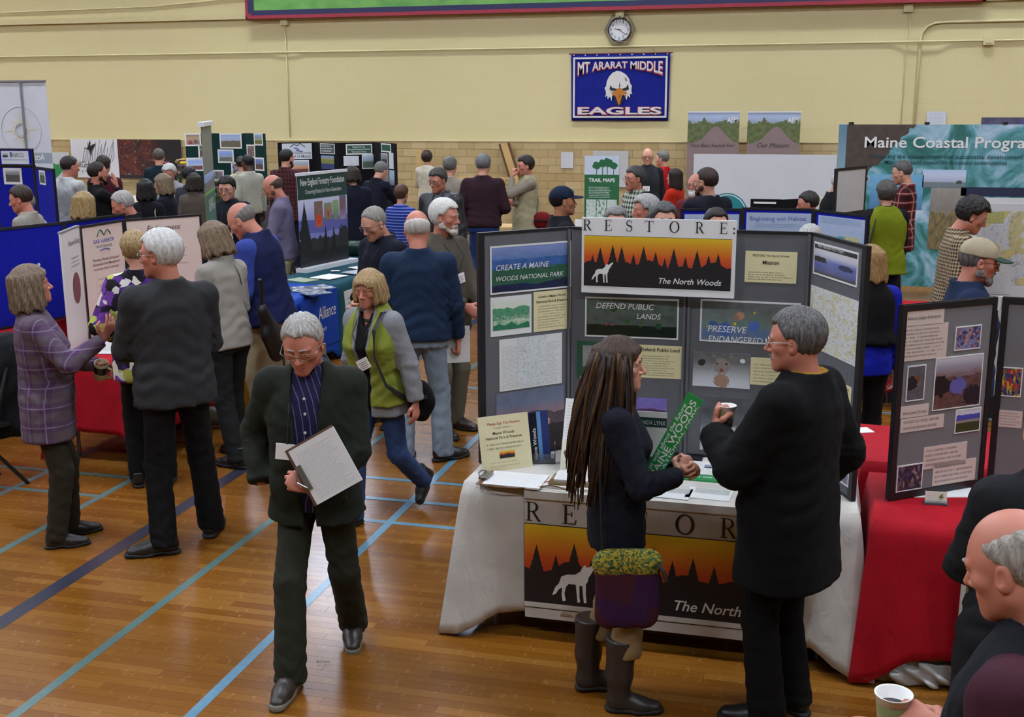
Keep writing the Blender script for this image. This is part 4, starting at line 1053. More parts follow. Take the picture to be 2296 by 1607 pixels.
pipe('conduit', 'painted cable along the wall above the dark ledge on the left', [(XL + .1, yw, 4.2), (-14.5, yw, 4.28), (-12.5, yw, 4.3), (-10.5, yw, 4.42)], .012)
for (X_, z_, lb, sz) in ((xa, 3.97, 'small painted box under the mural at its left part', .09), (-3.46, 3.96, 'small painted box under the mural above the clock', .09), (xb - .32, 3.95, 'small painted box under the mural at its right end', .09), (aty(2216, 90, WALL_Y)[0], 3.42, 'square painted junction box on the level conduit at right', .1)):
    b = MB(); b.box(X_ - sz * .8, X_ + sz * .8, yw - .05, WALL_Y, z_ - sz * .7, z_ + sz * .7); b.box(X_ - sz * .5, X_ + sz * .5, yw - .06, yw - .04, z_ - sz * .4, z_ + sz * .4)
    tag(b.build('junction_box', PAINT), lb, 'box')
# mural above the beam
mu = empty('mural', (-10.4, WALL_Y - .02, 4.05)); tag(mu, 'huge framed mural with green hills hung above the clock', 'mural'); MW_ = 12.74; MHH = 2.3
MB().box(0, MW_, -.15, 0, 0, MHH).build('canvas', pic(['bfcfdc', 'c3d2e2', 'a9c4e4', '9dbbe0'], [(.22, .14, 5, '5f9c4a', '77b058', 9), (.03, .06, 9, '4f9a44', '6cb055', 16)], [(.9, .2, .05, 'd0dcd8'), (.6, .35, .08, 'dfe4ea'), (.835, .05, .012, 'c04030')], 3.0, 0.55, 5.0), mu)
b = MB()
for q in ((-.0, .12, 0, MHH), (MW_ - .12, MW_, 0, MHH), (.12, MW_ - .12, .03, .12), (.12, MW_ - .12, MHH - .12, MHH)): b.box(q[0], q[1], -.16, -.148, q[2], q[3])
b.build('navy_border', mat('navy_trim', '23264f', 0.5), mu)
b = MB()
for q in ((-.05, 0, -.03, MHH), (MW_, MW_ + .05, -.03, MHH), (-.05, MW_ + .05, -.03, .03)): b.box(q[0], q[1], -.164, -.0, q[2], q[3])
b.build('red_border', mat('red_trim', '9c2a3c', 0.5), mu)
for sx in (0.02, MW_ - .02): MB().lathe([(0, -.004), (.05, -.004), (.05, .01), (0, .01)], 16).build('corner_rosette', mat('red_trim', '9c2a3c', 0.5), mu, Matrix.Translation((sx, -.162, .02)) @ Matrix.Rotation(math.pi / 2, 4, 'X'))
# clock in its wire cage
ck = empty('wall_clock', (-3.46, WALL_Y - .02, 3.70)); tag(ck, 'round white clock with black rim in a wire cage under the mural', 'clock')
Rx = Matrix.Rotation(math.pi / 2, 4, 'X')
MB().lathe([(0, 0), (.19, 0), (.205, .02), (.205, .06), (.18, .065), (.18, .05)], 32).build('rim', mat('clock_rim', '1c1c20', 0.35), ck, Rx, True)
MB().lathe([(0, .051), (.18, .051)], 32).build('dial', mat('clock_dial', 'd6d6d6', 0.4), ck, Rx)
for n in range(12):
    a = n * math.pi / 6
    put_text(ck, str(n or 12), None, .145 * math.sin(a) - (.018 if n and n < 10 else .03), .145 * math.cos(a) - .02, .03 if n and n < 10 and n != 1 else (.016 if n == 1 else .055), GREY_INK, .01, 0, None, -.0525, 'numeral')
def hand(ang, L, w):
    MB().box(-w, w, -.056, -.054, -.03, L).build('clock_hand', INK, ck, Matrix.Rotation(ang, 4, 'Y'))
hand(math.radians(281), .09, .006); hand(math.radians(128), .14, .004)
b = MB(); hx = [(.27 * math.cos(math.pi / 3 * k), .29 * math.sin(math.pi / 3 * k)) for k in range(6)]
for k in range(6):
    p, q = hx[k], hx[(k + 1) % 6]; b.tube([(p[0], -.01, p[1]), (q[0], -.01, q[1])], .006, 6); b.tube([(p[0] * .8, -.11, p[1] * .8), (q[0] * .8, -.11, q[1] * .8)], .005, 6); b.tube([(p[0], -.01, p[1]), (p[0] * .8, -.11, p[1] * .8)], .005, 6)
b.build('wire_cage', mat('cage_wire', '8c8a84', 0.4, 0.6), ck)
MB().tube([(0, -.05, .2), (0, -.02, .3)], .02, 8).build('bracket', mat('clock_rim', '1c1c20', 0.35), ck)
# school banner
eb = empty('school_banner', (-4.31, WALL_Y - .03, 2.17)); tag(eb, 'blue school banner with eagle head emblem hanging under the clock', 'banner'); EW, EH = 1.73, 1.13
NAVYB = fabric('1a2a8c', None, 0.8)
nx_, nz_ = 36, 12; V = []; Fq = []
def wavy(u, v): return -.012 + .01 * math.sin(u * 9) * (1 - v) * .8
for j in range(nz_ + 1):
    for i in range(nx_ + 1): V.append((EW * i / nx_ - (.012 * (1 - j / nz_) * (1 - 2 * i / nx_)) * -1, wavy(i / nx_, j / nz_), EH * j / nz_))
for j in range(nz_):
    for i in range(nx_): a = j * (nx_ + 1) + i; Fq.append((a, a + 1, a + nx_ + 2, a + nx_ + 1))
o = MB().add(V, Fq).build('banner_cloth', NAVYB, eb, None, True); md = o.modifiers.new('t', 'SOLIDIFY'); md.thickness = .012
b = MB()
for q in ((.04, .072, .05, EH - .05), (EW - .072, EW - .04, .05, EH - .05), (.072, EW - .072, .05, .08), (.072, EW - .072, EH - .08, EH - .05)): b.box(q[0], q[1], -.03, -.026, q[2], q[3])
b.build('white_border', mat('banner_white', 'cfccc6', 0.7), eb)
RED_B = mat('banner_red', 'a8323c', 0.7); WHT_B = mat('banner_white', 'cfccc6', 0.7)
def arch(A, w=1.5, ht=.2):
    A = A.copy(); u = A[:, 0] / w * 2 - 1; zt = A[:, 2] / .12; h_ = .115 + .12 * u * u; A[:, 2] = .12 - (1 - zt) * h_; return A
put_text(eb, 'MT ARARAT MIDDLE', None, .115, .88, 1.5, RED_B, .055, 0, .12, -.032, warp=arch); put_text(eb, 'MT ARARAT MIDDLE', None, .125, .885, 1.48, WHT_B, .02, 0, .12, -.036, warp=lambda A: arch(A, 1.48) * (1, 1, .93) + (0, 0, .006))
put_text(eb, 'EAGLES', None, .115, .105, 1.5, RED_B, .06, 0, .135, -.032); put_text(eb, 'EAGLES', None, .127, .113, 1.476, WHT_B, .03, 0, .118, -.036)
b = MB()
head_ = [(0, .3), (-.02, .36), (.01, .4), (.02, .5), (.06, .6), (.12, .68), (.2, .72), (.28, .7), (.36, .64), (.42, .55), (.44, .45), (.47, .4), (.46, .3), (.48, .22), (.44, .24), (.44, .14), (.4, .2), (.38, .1), (.34, .2), (.3, .22), (.24, .3), (.18, .22), (.12, .2), (.11, .08), (.08, .18), (.04, .12), (.03, .2), (-.01, .16), (.01, .24)]
b.poly([(.62 + p[0] * .98, .27 + p[1] * .8) for p in head_], -.034); b.build('eagle_head', WHT_B, eb)
b = MB(); b.poly([(.62 + .98 * p[0], .27 + .8 * p[1]) for p in ((.1, .24), (.19, .33), (.25, .37), (.31, .33), (.4, .24), (.3, .2), (.26, .02), (.24, -.02), (.21, .04), (.18, .18))], -.037); b.build('eagle_beak', mat('beak_orange', 'b8701c', 0.6), eb)
b = MB()
for pl in (((.07, .33), (.12, .3), (.2, .31), (.2, .34), (.12, .36), (.09, .42)), ((.42, .33), (.37, .3), (.3, .31), (.3, .34), (.37, .37), (.4, .44)), ((.24, .38), (.25, .5), (.26, .38)), ((.33, .58), (.37, .56), (.38, .5), (.365, .5), (.355, .54)), ((.13, .2), (.19, .16), (.23, .02), (.245, .0), (.2, .0), (.17, .12)), ((.38, .22), (.31, .16), (.27, .02), (.255, .0), (.3, .02), (.33, .12)), ((.245, .16), (.25, .26), (.257, .16))): b.poly([(.62 + .98 * p[0], .27 + .8 * p[1]) for p in pl], -.04)
b.build('eagle_markings', mat('banner_ink', '14121a', 0.7), eb)
MB().tube([(-.04, -.012, EH + .012), (EW + .04, -.012, EH + .012)], .012, 8).build('rod', mat('rod_wood', '7c4a38', 0.5), eb)
for q in (.28, 1.44): MB().tube([(q, -.01, EH + .02), (q, 0, EH + .09)], .003, 5).build('hook', mat('hook_steel', '6d6658', 0.4, 0.6), eb)
for q in range(9): MB().lathe([(0, -.002), (.012, -.002), (.012, .002), (0, .002)], 10).build('grommet', WHT_B, eb, Matrix.Translation((.05 + q * .204, -.024, EH - .012)) @ Rx)
# ceiling fixtures
nlx = 0
LAMPM = emis('lamp_diffuser', 'e2eafa', LAMP_E)
DIM = emis('lamp_diffuser_dimmed', 'e2eafa', LAMP_E * 1.0)
for j, yy in enumerate((-2.0, 4.6, 11.4, 18.3)):
    for i, xx in enumerate((-22, -16, -10, -4, 2, 7.5)):
        f = empty('ceiling_light', (xx, yy, CEIL_Z)); tag(f, 'flat ceiling light panel in the gymnasium lamp rows', 'lamp', 'ceiling light panels')
        HS = mat('lamp_housing', '55534e', 0.6)
        if j < 3:
            MB().box(-1.05, 1.05, -.35, .35, -.12, -.0).build('housing', HS, f); MB().box(-1.0, 1.0, -.3, .3, -.128, -.121).build('diffuser', LAMPM if j > 1 else DIM, f)
        else:                                # wall-wash row; deep sides and centre baffle added to stop low-angle floor reflections
            for q in ((-1.05, 1.05, -.37, -.35), (-1.05, 1.05, .35, .37), (-1.05, -1.03, -.35, .35), (1.03, 1.05, -.35, .35)): MB().box(q[0], q[1], q[2], q[3], -.55, 0).build('glare_shield', HS, f)
            MB().box(-1.03, 1.03, -.35, .35, -.03, -.0).build('diffuser', emis('lamp_diffuser_wash', 'e2eafa', LAMP_E * 1.5), f); MB().box(-1.03, 1.03, -.01, .01, -.55, -.2).build('glare_baffle', HS, f)
# ------------------------------------------------------------------ booths
WHITE_CLOTH = fabric('c9c5bd', None, 0.85, 0.3); RED_CLOTH = fabric('b3122a', None, 0.8, 0.25); TEAL_CLOTH = fabric('1f5560', None, 0.8, 0.2); BLUE_CLOTH = fabric('1c50a8', None, 0.75, 0.25); CREAM_CLOTH = fabric('cfc9bd', None, 0.85)
GREYFELT = fabric('77777a', 'heather', 0.95, 0.15, c2='5a5a5e'); BLUEFELT = fabric('1420a0', None, 0.9, 0.15); GREENFELT = fabric('123f3a', None, 0.9, 0.15); BLACKFELT = fabric('131318', None, 0.9, 0.15)
CARD = mat('card_cream', 'd9cfa0', 0.6)
# ==== front booth: white table, grey folding board, banner
tb, cl = cloth_table('white', 'white tablecloth of the wolf banner booth with long corners', -1.56, .24, 4.96, 5.74, WHITE_CLOTH, .61, 1, .16, seed=3, cornerdrop=.735)
fb = empty('display_board', (-.6, 5.6, .75)); tag(fb, 'grey felt folding display board on the white table', 'display board')
Z0, Z1 = .75, 1.88
G = {}
for n, a, b_ in (('l', (-1.54, 5.25), (-1.185, 5.6)), ('a', (-1.185, 5.6), (-.6, 5.62)), ('b', (-.6, 5.62), (-.02, 5.6)), ('r', (-.02, 5.6), (.2, 5.13))):
    G[n] = Panel(fb, 'board_panel', a, b_, Z0, Z1, .014, GREYFELT)
    W = G[n].W
    MB().box(0, W, -.003, .018, Z1 - Z0, Z1 - Z0 + .014).build('edge_strip', BLACK_FRAME, G[n].o); MB().box(0, W, -.003, .018, -.001, .012).build('edge_strip', BLACK_FRAME, G[n].o)
MB().box(-.02, .012, -.004, .02, -.001, Z1 - Z0 + .014).build('edge_strip', BLACK_FRAME, G['l'].o); MB().box(G['r'].W - .012, G['r'].W + .025, -.004, .02, -.001, Z1 - Z0 + .014).build('edge_strip', BLACK_FRAME, G['r'].o)
for n in 'lab':
    for dx in (-.018, .004): MB().box(G[n].W + dx, G[n].W + dx + .012, -.012, .0, .0, Z1 - Z0 + .004).build('hinge_fabric', GREYFELT, G[n].o)
gl, ga, gb, gr = G['l'], G['a'], G['b'], G['r']
BW = PAPER_EDGE
p = gl.px('poster', 1101, 556, 1277, 640, pic(['23402c', '2a4a34', '2c5a4a', '3f66a0', '6a7cb8'], [(.72, .12, 3, '2e5088', '3c66a4', 6), (.5, .1, 4, '24503e', '2f6048', 8), (.16, .14, 3, '1a2038', '1c2850', 5)], None, 1.0, .35), border=BW)
gl.text('CREATE A MAINE', 1111, 607, 1230, WHITE_INK, .004, .2, y1=592); gl.text('WOODS NATIONAL PARK', 1111, 631, 1262, WHITE_INK, .004, .2, y1=613)
p = gl.px('poster', 1099, 668, 1191, 745, mat('print_white', 'd9d9d6', .5), t=.003)
p.location.y -= 0; q = MB().box(.012, p['w'] - .012, -.0045, -.0032, .03, p['h'] - .02).build('landscape_print', pic(['2f7a5a', 'c8d2b8', 'd0d6c0', 'cfd8c8'], [(.75, .25, 3, '5e9a74', '3c8460', 7), (.5, .1, 4, '2c7052', '8fb496', 9), (.34, .12, 3, 'c4d0b4', '5e9a78', 5), (.18, .2, 5, '1f6a48', '2e7c58', 10)], None, 5.0), p)
p = gl.px('notice', 1196, 655, 1278, 735, doc('d9cfa0', '5a5648', 9, .1, .66, .06, .55, 1, 1.0), t=.003)
gl.text('Create a Maine Woods', 1206, 668, 1268, INK, .01, y1=661, y=-.0042); gl.text('National Park & Preserve', 1202, 680, 1272, INK, .01, y1=671, y=-.0042)
p = gl.px('park_map', 1119, 762, 1259, 858, doc('d4d4d0', '77777a', 34, .05, .86, .03, .45, 2, 2.0), t=.003)
MB().box(p['w'] * .28, p['w'] * .74, -.0045, -.0032, .01, p['h'] * 1.0).build('map_print', mapmat('d0d3d2', ('c6cfc6',), '585c60', 1.0, 6), p)
p = gl.px('poster', 1112, 884, 1263, 1000, pic(['3c2a30', '6a4038', 'a0685c', '8a6068', '55607c', '46506c'], [(.62, .22, 2.2, '4d3d48', '5a4a52', 4), (.42, .05, 14, '2a1c1c')], [(.75, .45, .06, 'caa07a')], 2.2, .3), t=.003)
# header sign
hd = empty('header_sign', (-.57, 5.53, 1.5)); tag(hd, 'white header sign with sunset trees and white wolf fixed atop the grey board', 'sign')
hs = Panel(hd, 'sign_panel', aty(1304, 600, 5.55)[:2], aty(1648, 600, 5.53)[:2], aty(1304, 655, 5.55)[2], aty(1304, 487, 5.55)[2], .015, mat('sign_white', 'dcdcda', .45))
hw, hh = hs.W, hs.H
pr = MB().box(.012, hw - .018, -.0005, 0, .035, hh * .765).build('picture_backing', INK, hs.o)
woods = empty('sunset_print', (0, 0, 0)); woods.parent = hs.o; woods.location = (.012, -.001, .038)
woods_print(woods, hw - .03, hh * .765 - .04, 0, 1, (.055, .06, .15), True, .52, .42)
x0s = [1307, 1356, 1405, 1447, 1502, 1559, 1612, 1641]; serif_word(hs.o, [(c, hs.uv(x, 0)[0] if False else (x - 1304) / 344 * hw, hh * .83) for c, x in zip('RESTORE:', x0s)], hh * .145, INK, -.002)
# centre panels
p = ga.px('poster', 1316, 668, 1517, 758, pic(['0f1c16', '10281c', '183420', '1c3c24', '14301e'], [(.3, .02, 3, '0d1a18', '12261c', 9)], [(.45, .4, .06, '2e5a2c'), (.6, .32, .05, '3a6a34'), (.3, .75, .1, '1e4426'), (.8, .3, .08, '1f4a2c'), (.22, .3, .025, 'c03040'), (.29, .3, .025, 'c03040')], 3.0, .3, 2.2), border=BW)
ga.text('DEFEND PUBLIC', 1337, 690, 1467, WHITE_INK, .004, .2, y1=690); ga.text('LANDS', 1428, 714, 1482, WHITE_INK, .004, .2, y1=714)
p = ga.px('poster', 1294, 764, 1400, 853, mat('poster_green', '20513a', .5), t=.003); MB().box(.03, p['w'], -.0045, -.0032, .035, p['h'] - .02).build('misty_print', pic(['505450', '7a7d7a', '8a8c8a', '6e7270'], [(.2, .1, 3, '3c4440')], None, 8.0), p)
ga.text('Celebrating', 1301, 849, 1360, WHITE_INK, .0, .15, y1=849)
p = ga.px('notice', 1427, 772, 1530, 850, doc('d9cfa0', '5a5648', 9, .12, .7, .05, .5, 1, 3.0, .5), t=.003)
ga.text('Defend Public Land', 1437, 786, 1524, INK, .012, y1=788, y=-.0042)
p = ga.px('poster', 1395, 888, 1494, 960, pic(['e06a1c', 'd8581c', '8a3a50', '6a4a9c', '5c4aa0', '5a4ea8'], [(.62, .14, 2.5, '3c2a50', '4a3058', 5), (.42, .05, 5, '6a2018', '8a3018', 6), (.1, .08, 8, '1c1014')], None, 4.0, .3), t=.003)
p = gb.px('notice', 1672, 562, 1785, 636, doc('d9cfa0', '4a4638', 4, .06, .36, .06, .62, 1, 4.0, .5), t=.003)
gb.text('RESTORE: The North Woods', 1688, 574, 1770, INK, .008, y=-.0042, y1=576); gb.text('Mission', 1710, 592, 1747, INK, .016, y=-.0042, y1=592)
p = gb.px('poster', 1575, 674, 1788, 772, pic(['28506a', '3c5c8c', '4a6a60', '4c5c50', '3f4a46', '4a5450'], [], [(.25, .3, .16, '3a5ca0'), (.4, .66, .1, 'b08468'), (.36, .6, .07, '88705c'), (.12, .4, .1, '3a5a90'), (.55, .4, .13, '4c6ab0'), (.78, .55, .14, '7a6c5c'), (.7, .78, .05, '6a5c50'), (.88, .78, .05, '6a5c50'), (.74, .55, .02, '22201c'), (.84, .55, .02, '22201c'), (.35, .45, .03, 'd0b830'), (.06, .35, .02, 'd0b830'), (.55, .75, .03, 'c8b040')], 5.0, .35, 2.2), border=BW)
gb.text('PRESERVE', 1587, 742, 1675, WHITE_INK, .006, .2, y1=742, hpx=14); gb.text('ENDANGERED', 1588, 765, 1710, WHITE_INK, .006, .2, y1=767, hpx=14); gb.text('SPECIES', 1720, 765, 1775, WHITE_INK, .006, .2, y1=767, hpx=14)
p = gb.px('poster', 1555, 787, 1681, 872, pic(['c8ccd0', 'b8bcc0', '8a8a88', '50504e', '40403e'], [], [(.5, .62, .22, '8a8078'), (.5, .2, .2, '9c7c68'), (.42, .68, .03, '2c2420'), (.58, .68, .03, '2c2420'), (.5, .5, .05, '7a4038'), (.36, .9, .06, '7c7068'), (.66, .9, .06, '7c7068'), (.86, .8, .07, 'd8dadc'), (.15, .7, .1, '2e2e2c')], 6.0, .35, 1.5), t=.003)
p = gb.px('notice', 1682, 800, 1760, 866, doc('d9cfa0', '5a5648', 6, .1, .8, .06, .5, 1, 5.0), t=.003)
p = gb.px('poster', 1573, 886, 1735, 1020, pic(['b8bcc0', '9aa0a4', '3a3e42', '26282c', '2a2c30'], [], [(.4, .35, .13, 'b4b0aa'), (.38, .5, .07, 'a8a49e'), (.7, .3, .16, '1c1e22'), (.5, .12, .1, '4a7890'), (.15, .2, .12, 'c0c4c8')], 7.0, .35, 1.3), t=.003)
# right wing
p = gr.px('poster', 1830, 545, 1921, 640, pic(['2c2c38', '30407c', '3a4c98', '5462a8', 'b8bac8', 'c8c8cc', 'c4c4c8'], [(.06, .06, 4, '4a4a46')], [(.12, .5, .1, '2a2a30'), (.75, .42, .1, '2e3458')], 9.0, .35, .6), border=BW)
MB().box(0, p['w'], -.0055, -.0042, p['h'] * .86, p['h']).build('title_bar', mat('title_dark', '2c2c30', .5), p); put_text(p, 'New National Park Project', None, p['w'] * .08, p['h'] * .91, p['w'] * .62, WHITE_INK, .0, 0, None, -.0065)
p = gr.px('petition_map', 1820, 638, 1918, 822, mapmat('d2d2cc', ('cfc8a4',), '3c3c40', 4.0, 9), t=.003)
p = gr.px('notice', 1820, 820, 1850, 868, pic(['6a7080', '8c90a0', '50545c', '74788a'], [], None, 10.0), border=BW, bw=.004)
p = gr.px('notice', 1858, 842, 1906, 940, doc('d9cfa0', '5a5648', 12, .08, .78, .04, .5, 1, 6.0, .55), t=.003); put_text(p, 'NEW NATIONAL PARKS', None, p['w'] * .08, p['h'] * .84, p['w'] * .84, RED_INK, .01, 0, p['h'] * .07, -.0045)
p = gr.px('poster', 1868, 985, 1902, 1088, pic(['7a7890', 'a8a4b4', '9a98a8', '8a8c98'], [(.5, .2, 3, '6a6478', '8c8494', 6)], None, 11.0, .35, .5), border=BW)
# banner hanging down the table front
bn = empty('table_banner', (-1.25, 4.925, .14)); tag(bn, 'white cloth banner with sunset trees and wolf hanging down the white table front', 'banner')
BW_, BH_ = 1.33, .57; nx_, nz_ = 40, 10; V = []; Fq = []
def bwave(u, v): return -.004 + .006 * math.sin(u * 16) * (1 - v) + .004 * math.sin(u * 37 + 1)*(1-v)
bgrp = MB().box(0, BW_, 0, .004, -.03, BH_).build('banner_cloth', WHITE_CLOTH, bn)
MB().box(0, BW_, -.012, .09, BH_ - .002, BH_ + .036).build('banner_fold', WHITE_CLOTH, bn)
wp = empty('sunset_print', (0, 0, 0)); wp.parent = bn; wp.location = (.0, -.002, .052)
MB().box(-.002, BW_ - .05, -.001, 0, -.002, .392).build('print_outline', INK, wp)
woods_print(wp, BW_ - .055, .388, -.0015, 4, (.105, .05, .17), True, .555, .42)
MB().box(0, BW_ - .05, -.0015, -.0005, -.03, -.027).build('hem_line', INK, wp)
MB().box(0, BW_ - .05, -.003, -.0005, -.025, 0).build('white_band', WHITE_CLOTH, wp)
serif_word(bn, [(c, u, .455) for c, u in zip('RESTORE:', (.005, .18, .345, .495, .7, .9, 1.09, 1.25))], .094, INK, -.003)
# box under the table
bx = empty('cardboard_box', (-.6, 5.28, 0)); tag(bx, 'long brown carton on the floor under the white table', 'box'); CRD = mat('carton', '7a4c30', .8)
b = MB(); b.box(-.62, .62, -.16, .16, .0, .14); b.build('box_body', CRD, bx); MB().box(-.62, .62, -.158, -.002, .14, .146).build('flap', CRD, bx); MB().box(-.62, .62, .002, .158, .14, .146).build('flap', CRD, bx); MB().box(-.3, .3, -.1615, -.16, .09, .1).build('tape', mat('carton_tape', '9a7048', .4), bx)
# things on the white table
def leaning(name, label, cat, px0, px1, pyb, pyt, m, tilt=12, t=.004, zb=.748, **k):
    th = empty(name, tuple(atz((px0 + px1) / 2, pyb, zb))); tag(th, label, cat)
    a, b2 = atz(px0, k.get('py0', pyb), zb), atz(px1, k.get('py1', pyb), zb); Hh = k.get('hh', .3)
    return th, Panel(th, k.get('part', 'card'), a, b2, zb, zb + Hh, t, m, tilt)
th, pn = leaning('petition_sign', 'cream petition notice card propped at the left end of the white table', 'sign', 1083, 1195, 1050, 950, mat('petition_cream', 'cfc59c', .6), 14, py0=1061, py1=1045, hh=.27)
MB().box(.02, pn.W - .02, -.0012, -.0002, .014, .05).build('small_print', doc('cfc59c', '8a806a', 2, .1, 1, 0, .5, 1, 9.0), pn.o); MB().box(.02, pn.W - .02, -.0012, -.0002, .1, .14).build('small_print', doc('cfc59c', '4a4438', 2, .05, 1, 0, .6, 1, 9.5), pn.o)
for tx, a, w, z, ik_, bd in (('Please Sign The Petition', .05, .18, .225, RED_INK, .006), ('TO HELP CREATE A', .08, .1, .205, GREY_INK, 0), ('Maine Woods', .075, .12, .178, INK, .004), ('National Park & Preserve', .035, .2, .155, INK, .004)): put_text(pn.o, tx, None, a / .28 * pn.W, z, w / .28 * pn.W, ik_, bd, 0, None, -.0012)
we = empty('small_emblem', (0, 0, 0)); we.parent = pn.o; we.location = (pn.W * .36, -.0015, .06); woods_print(we, pn.W * .3, .033, 0, 5, None, False)
th, pn = leaning('book', 'dark blue book with sky blue stripe standing in a clear holder', 'book', 1197, 1236, 1034, 940, mat('book_cover', '26346a', .3), 9, py0=1037, py1=1030, hh=.25, t=.022, part='cover'); 
MB().box(0, pn.W * .32, -.0012, 0, 0, .25).build('spine_band', mat('book_black', '121214', .3), pn.o); MB().box(pn.W * .34, pn.W * .56, -.0012, 0, 0, .25).build('sky_band', mat('book_sky', '5c8ab8', .3), pn.o)
put_text(pn.o, 'Maine Woods', Matrix.Translation((pn.W * .24, -.0015, .01)) @ Matrix.Rotation(-math.pi / 2, 4, 'Y'), 0, 0, .16, WHITE_INK, .01, 0, None, 0)
cp = atz(1218, 1036, .748); b = MB(); b.box(-.06, .06, -.03, .05, 0, .004); b.box(-.06, .06, -.032, -.028, 0, .05); b.box(-.06, -.055, -.03, .03, 0, .1); b.box(.055, .06, -.03, .03, 0, .1)
t_ = NT('clear_plastic'); t_.b.inputs['Transmission Weight'].default_value = .9; t_.b.inputs['IOR'].default_value = 1.1; CLEAR = t_.done('d8dce0', .15)
o = b.build('book_stand', CLEAR); o.location = tuple(cp); o.rotation_euler = (0, 0, .25); tag(o, 'clear plastic holder under the dark blue book', 'stand')
th, pn = leaning('flyer_rack', 'white poster flyers propped behind the long-haired young woman', 'flyer', 1255, 1318, 1060, 915, doc('d8d8d4', '8a8a86', 16, .08, .96, .3, .4, 1, 11.0), 18, hh=.36, py0=1058, py1=1064)
MB().box(.03, pn.W - .01, -.0012, 0, .165, .18).build('headline_bar', mat('headline', '2c2c2c', .5), pn.o); MB().box(.0, pn.W, -.004, 0, -.0, .16).build('front_flyer', mat('flyer_cream', 'd4d0bc', .6), pn.o)
b = MB(); b.poly([(pn.W * .3 + .03 * math.cos(a) * (1 + .15 * math.sin(a * 7)), .095 + .02 * math.sin(a)) for a in np.linspace(0, 6.283, 17)[:-1]], -.0055); b.poly([(pn.W * .29, .05), (pn.W * .31, .05), (pn.W * .31, .09), (pn.W * .29, .09)], -.0056); b.build('tree_emblem', GREY_INK, pn.o)
# clipboard with petition sheets and cord, pen
cbp = (atz(1075, 1075, .748) + atz(1240, 1090, .748)) / 2; cb = empty('clipboard', tuple(atz(1150, 1078, .75)), math.radians(-4)); tag(cb, 'clipboard with petition sheets lying on the white table corner', 'clipboard')
MB().box(-.15, .14, -.1, .11, 0, .004).build('board', mat('clipboard_brown', '6d4f32', .6), cb)
b = MB(); b.add([(-.12, -.095, .006), (.16, -.1, .012), (.15, .1, .012), (-.13, .105, .006), (-.12, -.095, .004), (.16, -.1, .004), (.15, .1, .004), (-.13, .105, .004)], [(0, 1, 2, 3), (4, 5, 1, 0), (5, 6, 2, 1), (6, 7, 3, 2), (7, 4, 0, 3)], [[(0, 0), (1, 0), (1, 1), (0, 1)], None, None, None, None]); b.build('sheets', doc('dcdcd8', '9a9a96', 20, .06, .95, .05, .35, 1, 12.0), cb)
b = MB(); b.box(-.155, -.115, -.05, .05, .008, .018); b.tube([(-.15, -.045, .02), (-.165, -.02, .03), (-.165, .02, .03), (-.15, .045, .02)], .004, 6); b.build('clip', mat('clip_steel', '8f8f90', .3, .9), cb)
MB().tube([(-.14, -.06, .012), (-.12, -.11, .006), (-.05, -.125, .006), (.05, -.11, .006), (.14, -.08, .008), (.2, -.05, .016), (.24, -.07, .02), (.33, -.09, .008)], .0035, 6).build('cord', mat('cord_tan', '6a4a30', .8), cb)
pe = empty('pen', tuple(atz(1205, 1086, .755)), .75); tag(pe, 'red pen tied to the clipboard cord on the white table', 'pen'); MB().tube([(-.07, 0, 0), (-.062, 0, 0), (.06, 0, 0), (.075, 0, 0)], [.001, .0045, .005, .0045], 8).build('barrel', mat('pen_red', 'a01c30', .3), pe); MB().box(.02, .065, -.0015, .0015, .004, .007).build('pocket_clip', mat('pen_red', 'a01c30', .3), pe)
q = atz(1278, 1092, .748)
for i, (dz, m) in enumerate(((0, doc('d8d6d0', '8a8a88', 12, .05, .95, .05, .4, 1, 13.)), (.012, pic(['5a3a30', '8a6a2c', '6a5a3c'], [(.4, .3, 5, '7a3020', '5a6a30', 8)], None, 14.)), (.024, doc('dcdad6', '8a8a88', 12, .05, .95, .05, .4, 1, 14.)))):
    sheet('brochure_stack', ('bottom white stack', 'middle autumn photo stack', 'top white stack')[i] + ' of brochures at the table front edge', 'brochures', q[0] + .02 * i, q[1] + .03 + .02 * i, .748 + dz, .24, .14, .05 * i - .05, m, .011)
q = atz(1555, 1050, .748); o = sheet('leaflet_stack', 'leaflets with small colour photos behind the green bumper stickers', 'leaflets', q[0], q[1], .748, .36, .2, -.02, doc('d4d4d0', '909090', 14, .04, .95, .05, .35, 3, 15.), .008)
for (u, v, w, h, m) in ((-.07, -.05, .05, .09, crowd(('a02838', 'd0b020', 'b83048', 'd8d4cc'), 12, 1.0)), (.05, .0, .1, .05, pic(['4a5078', '8088b0', '5a6080'], [(.3, .2, 3, '2a2a30')], None, 16.))):
    b = MB(); b.add([(u, v, .0092), (u + w, v, .0092), (u + w, v + h, .0092), (u, v + h, .0092)], [(0, 1, 2, 3)], [[(0, 0), (1, 0), (1, 1), (0, 1)]]); b.build('photo_print', m, o)
q = atz(1560, 1072, .748); o = sheet('sticker_stack', 'stack of green bumper stickers lying on the white table', 'stickers', q[0], q[1], .748, .4, .085, -.03, mat('sticker_green', '1f8a45', .35), .007)
put_text(o, "I'm wild about the future", Matrix.Translation((-.17, -.005, .0085)) @ Matrix.Rotation(-math.pi / 2, 4, 'X'), 0, 0, .34, WHITE_INK, .01, .2, None, 0)
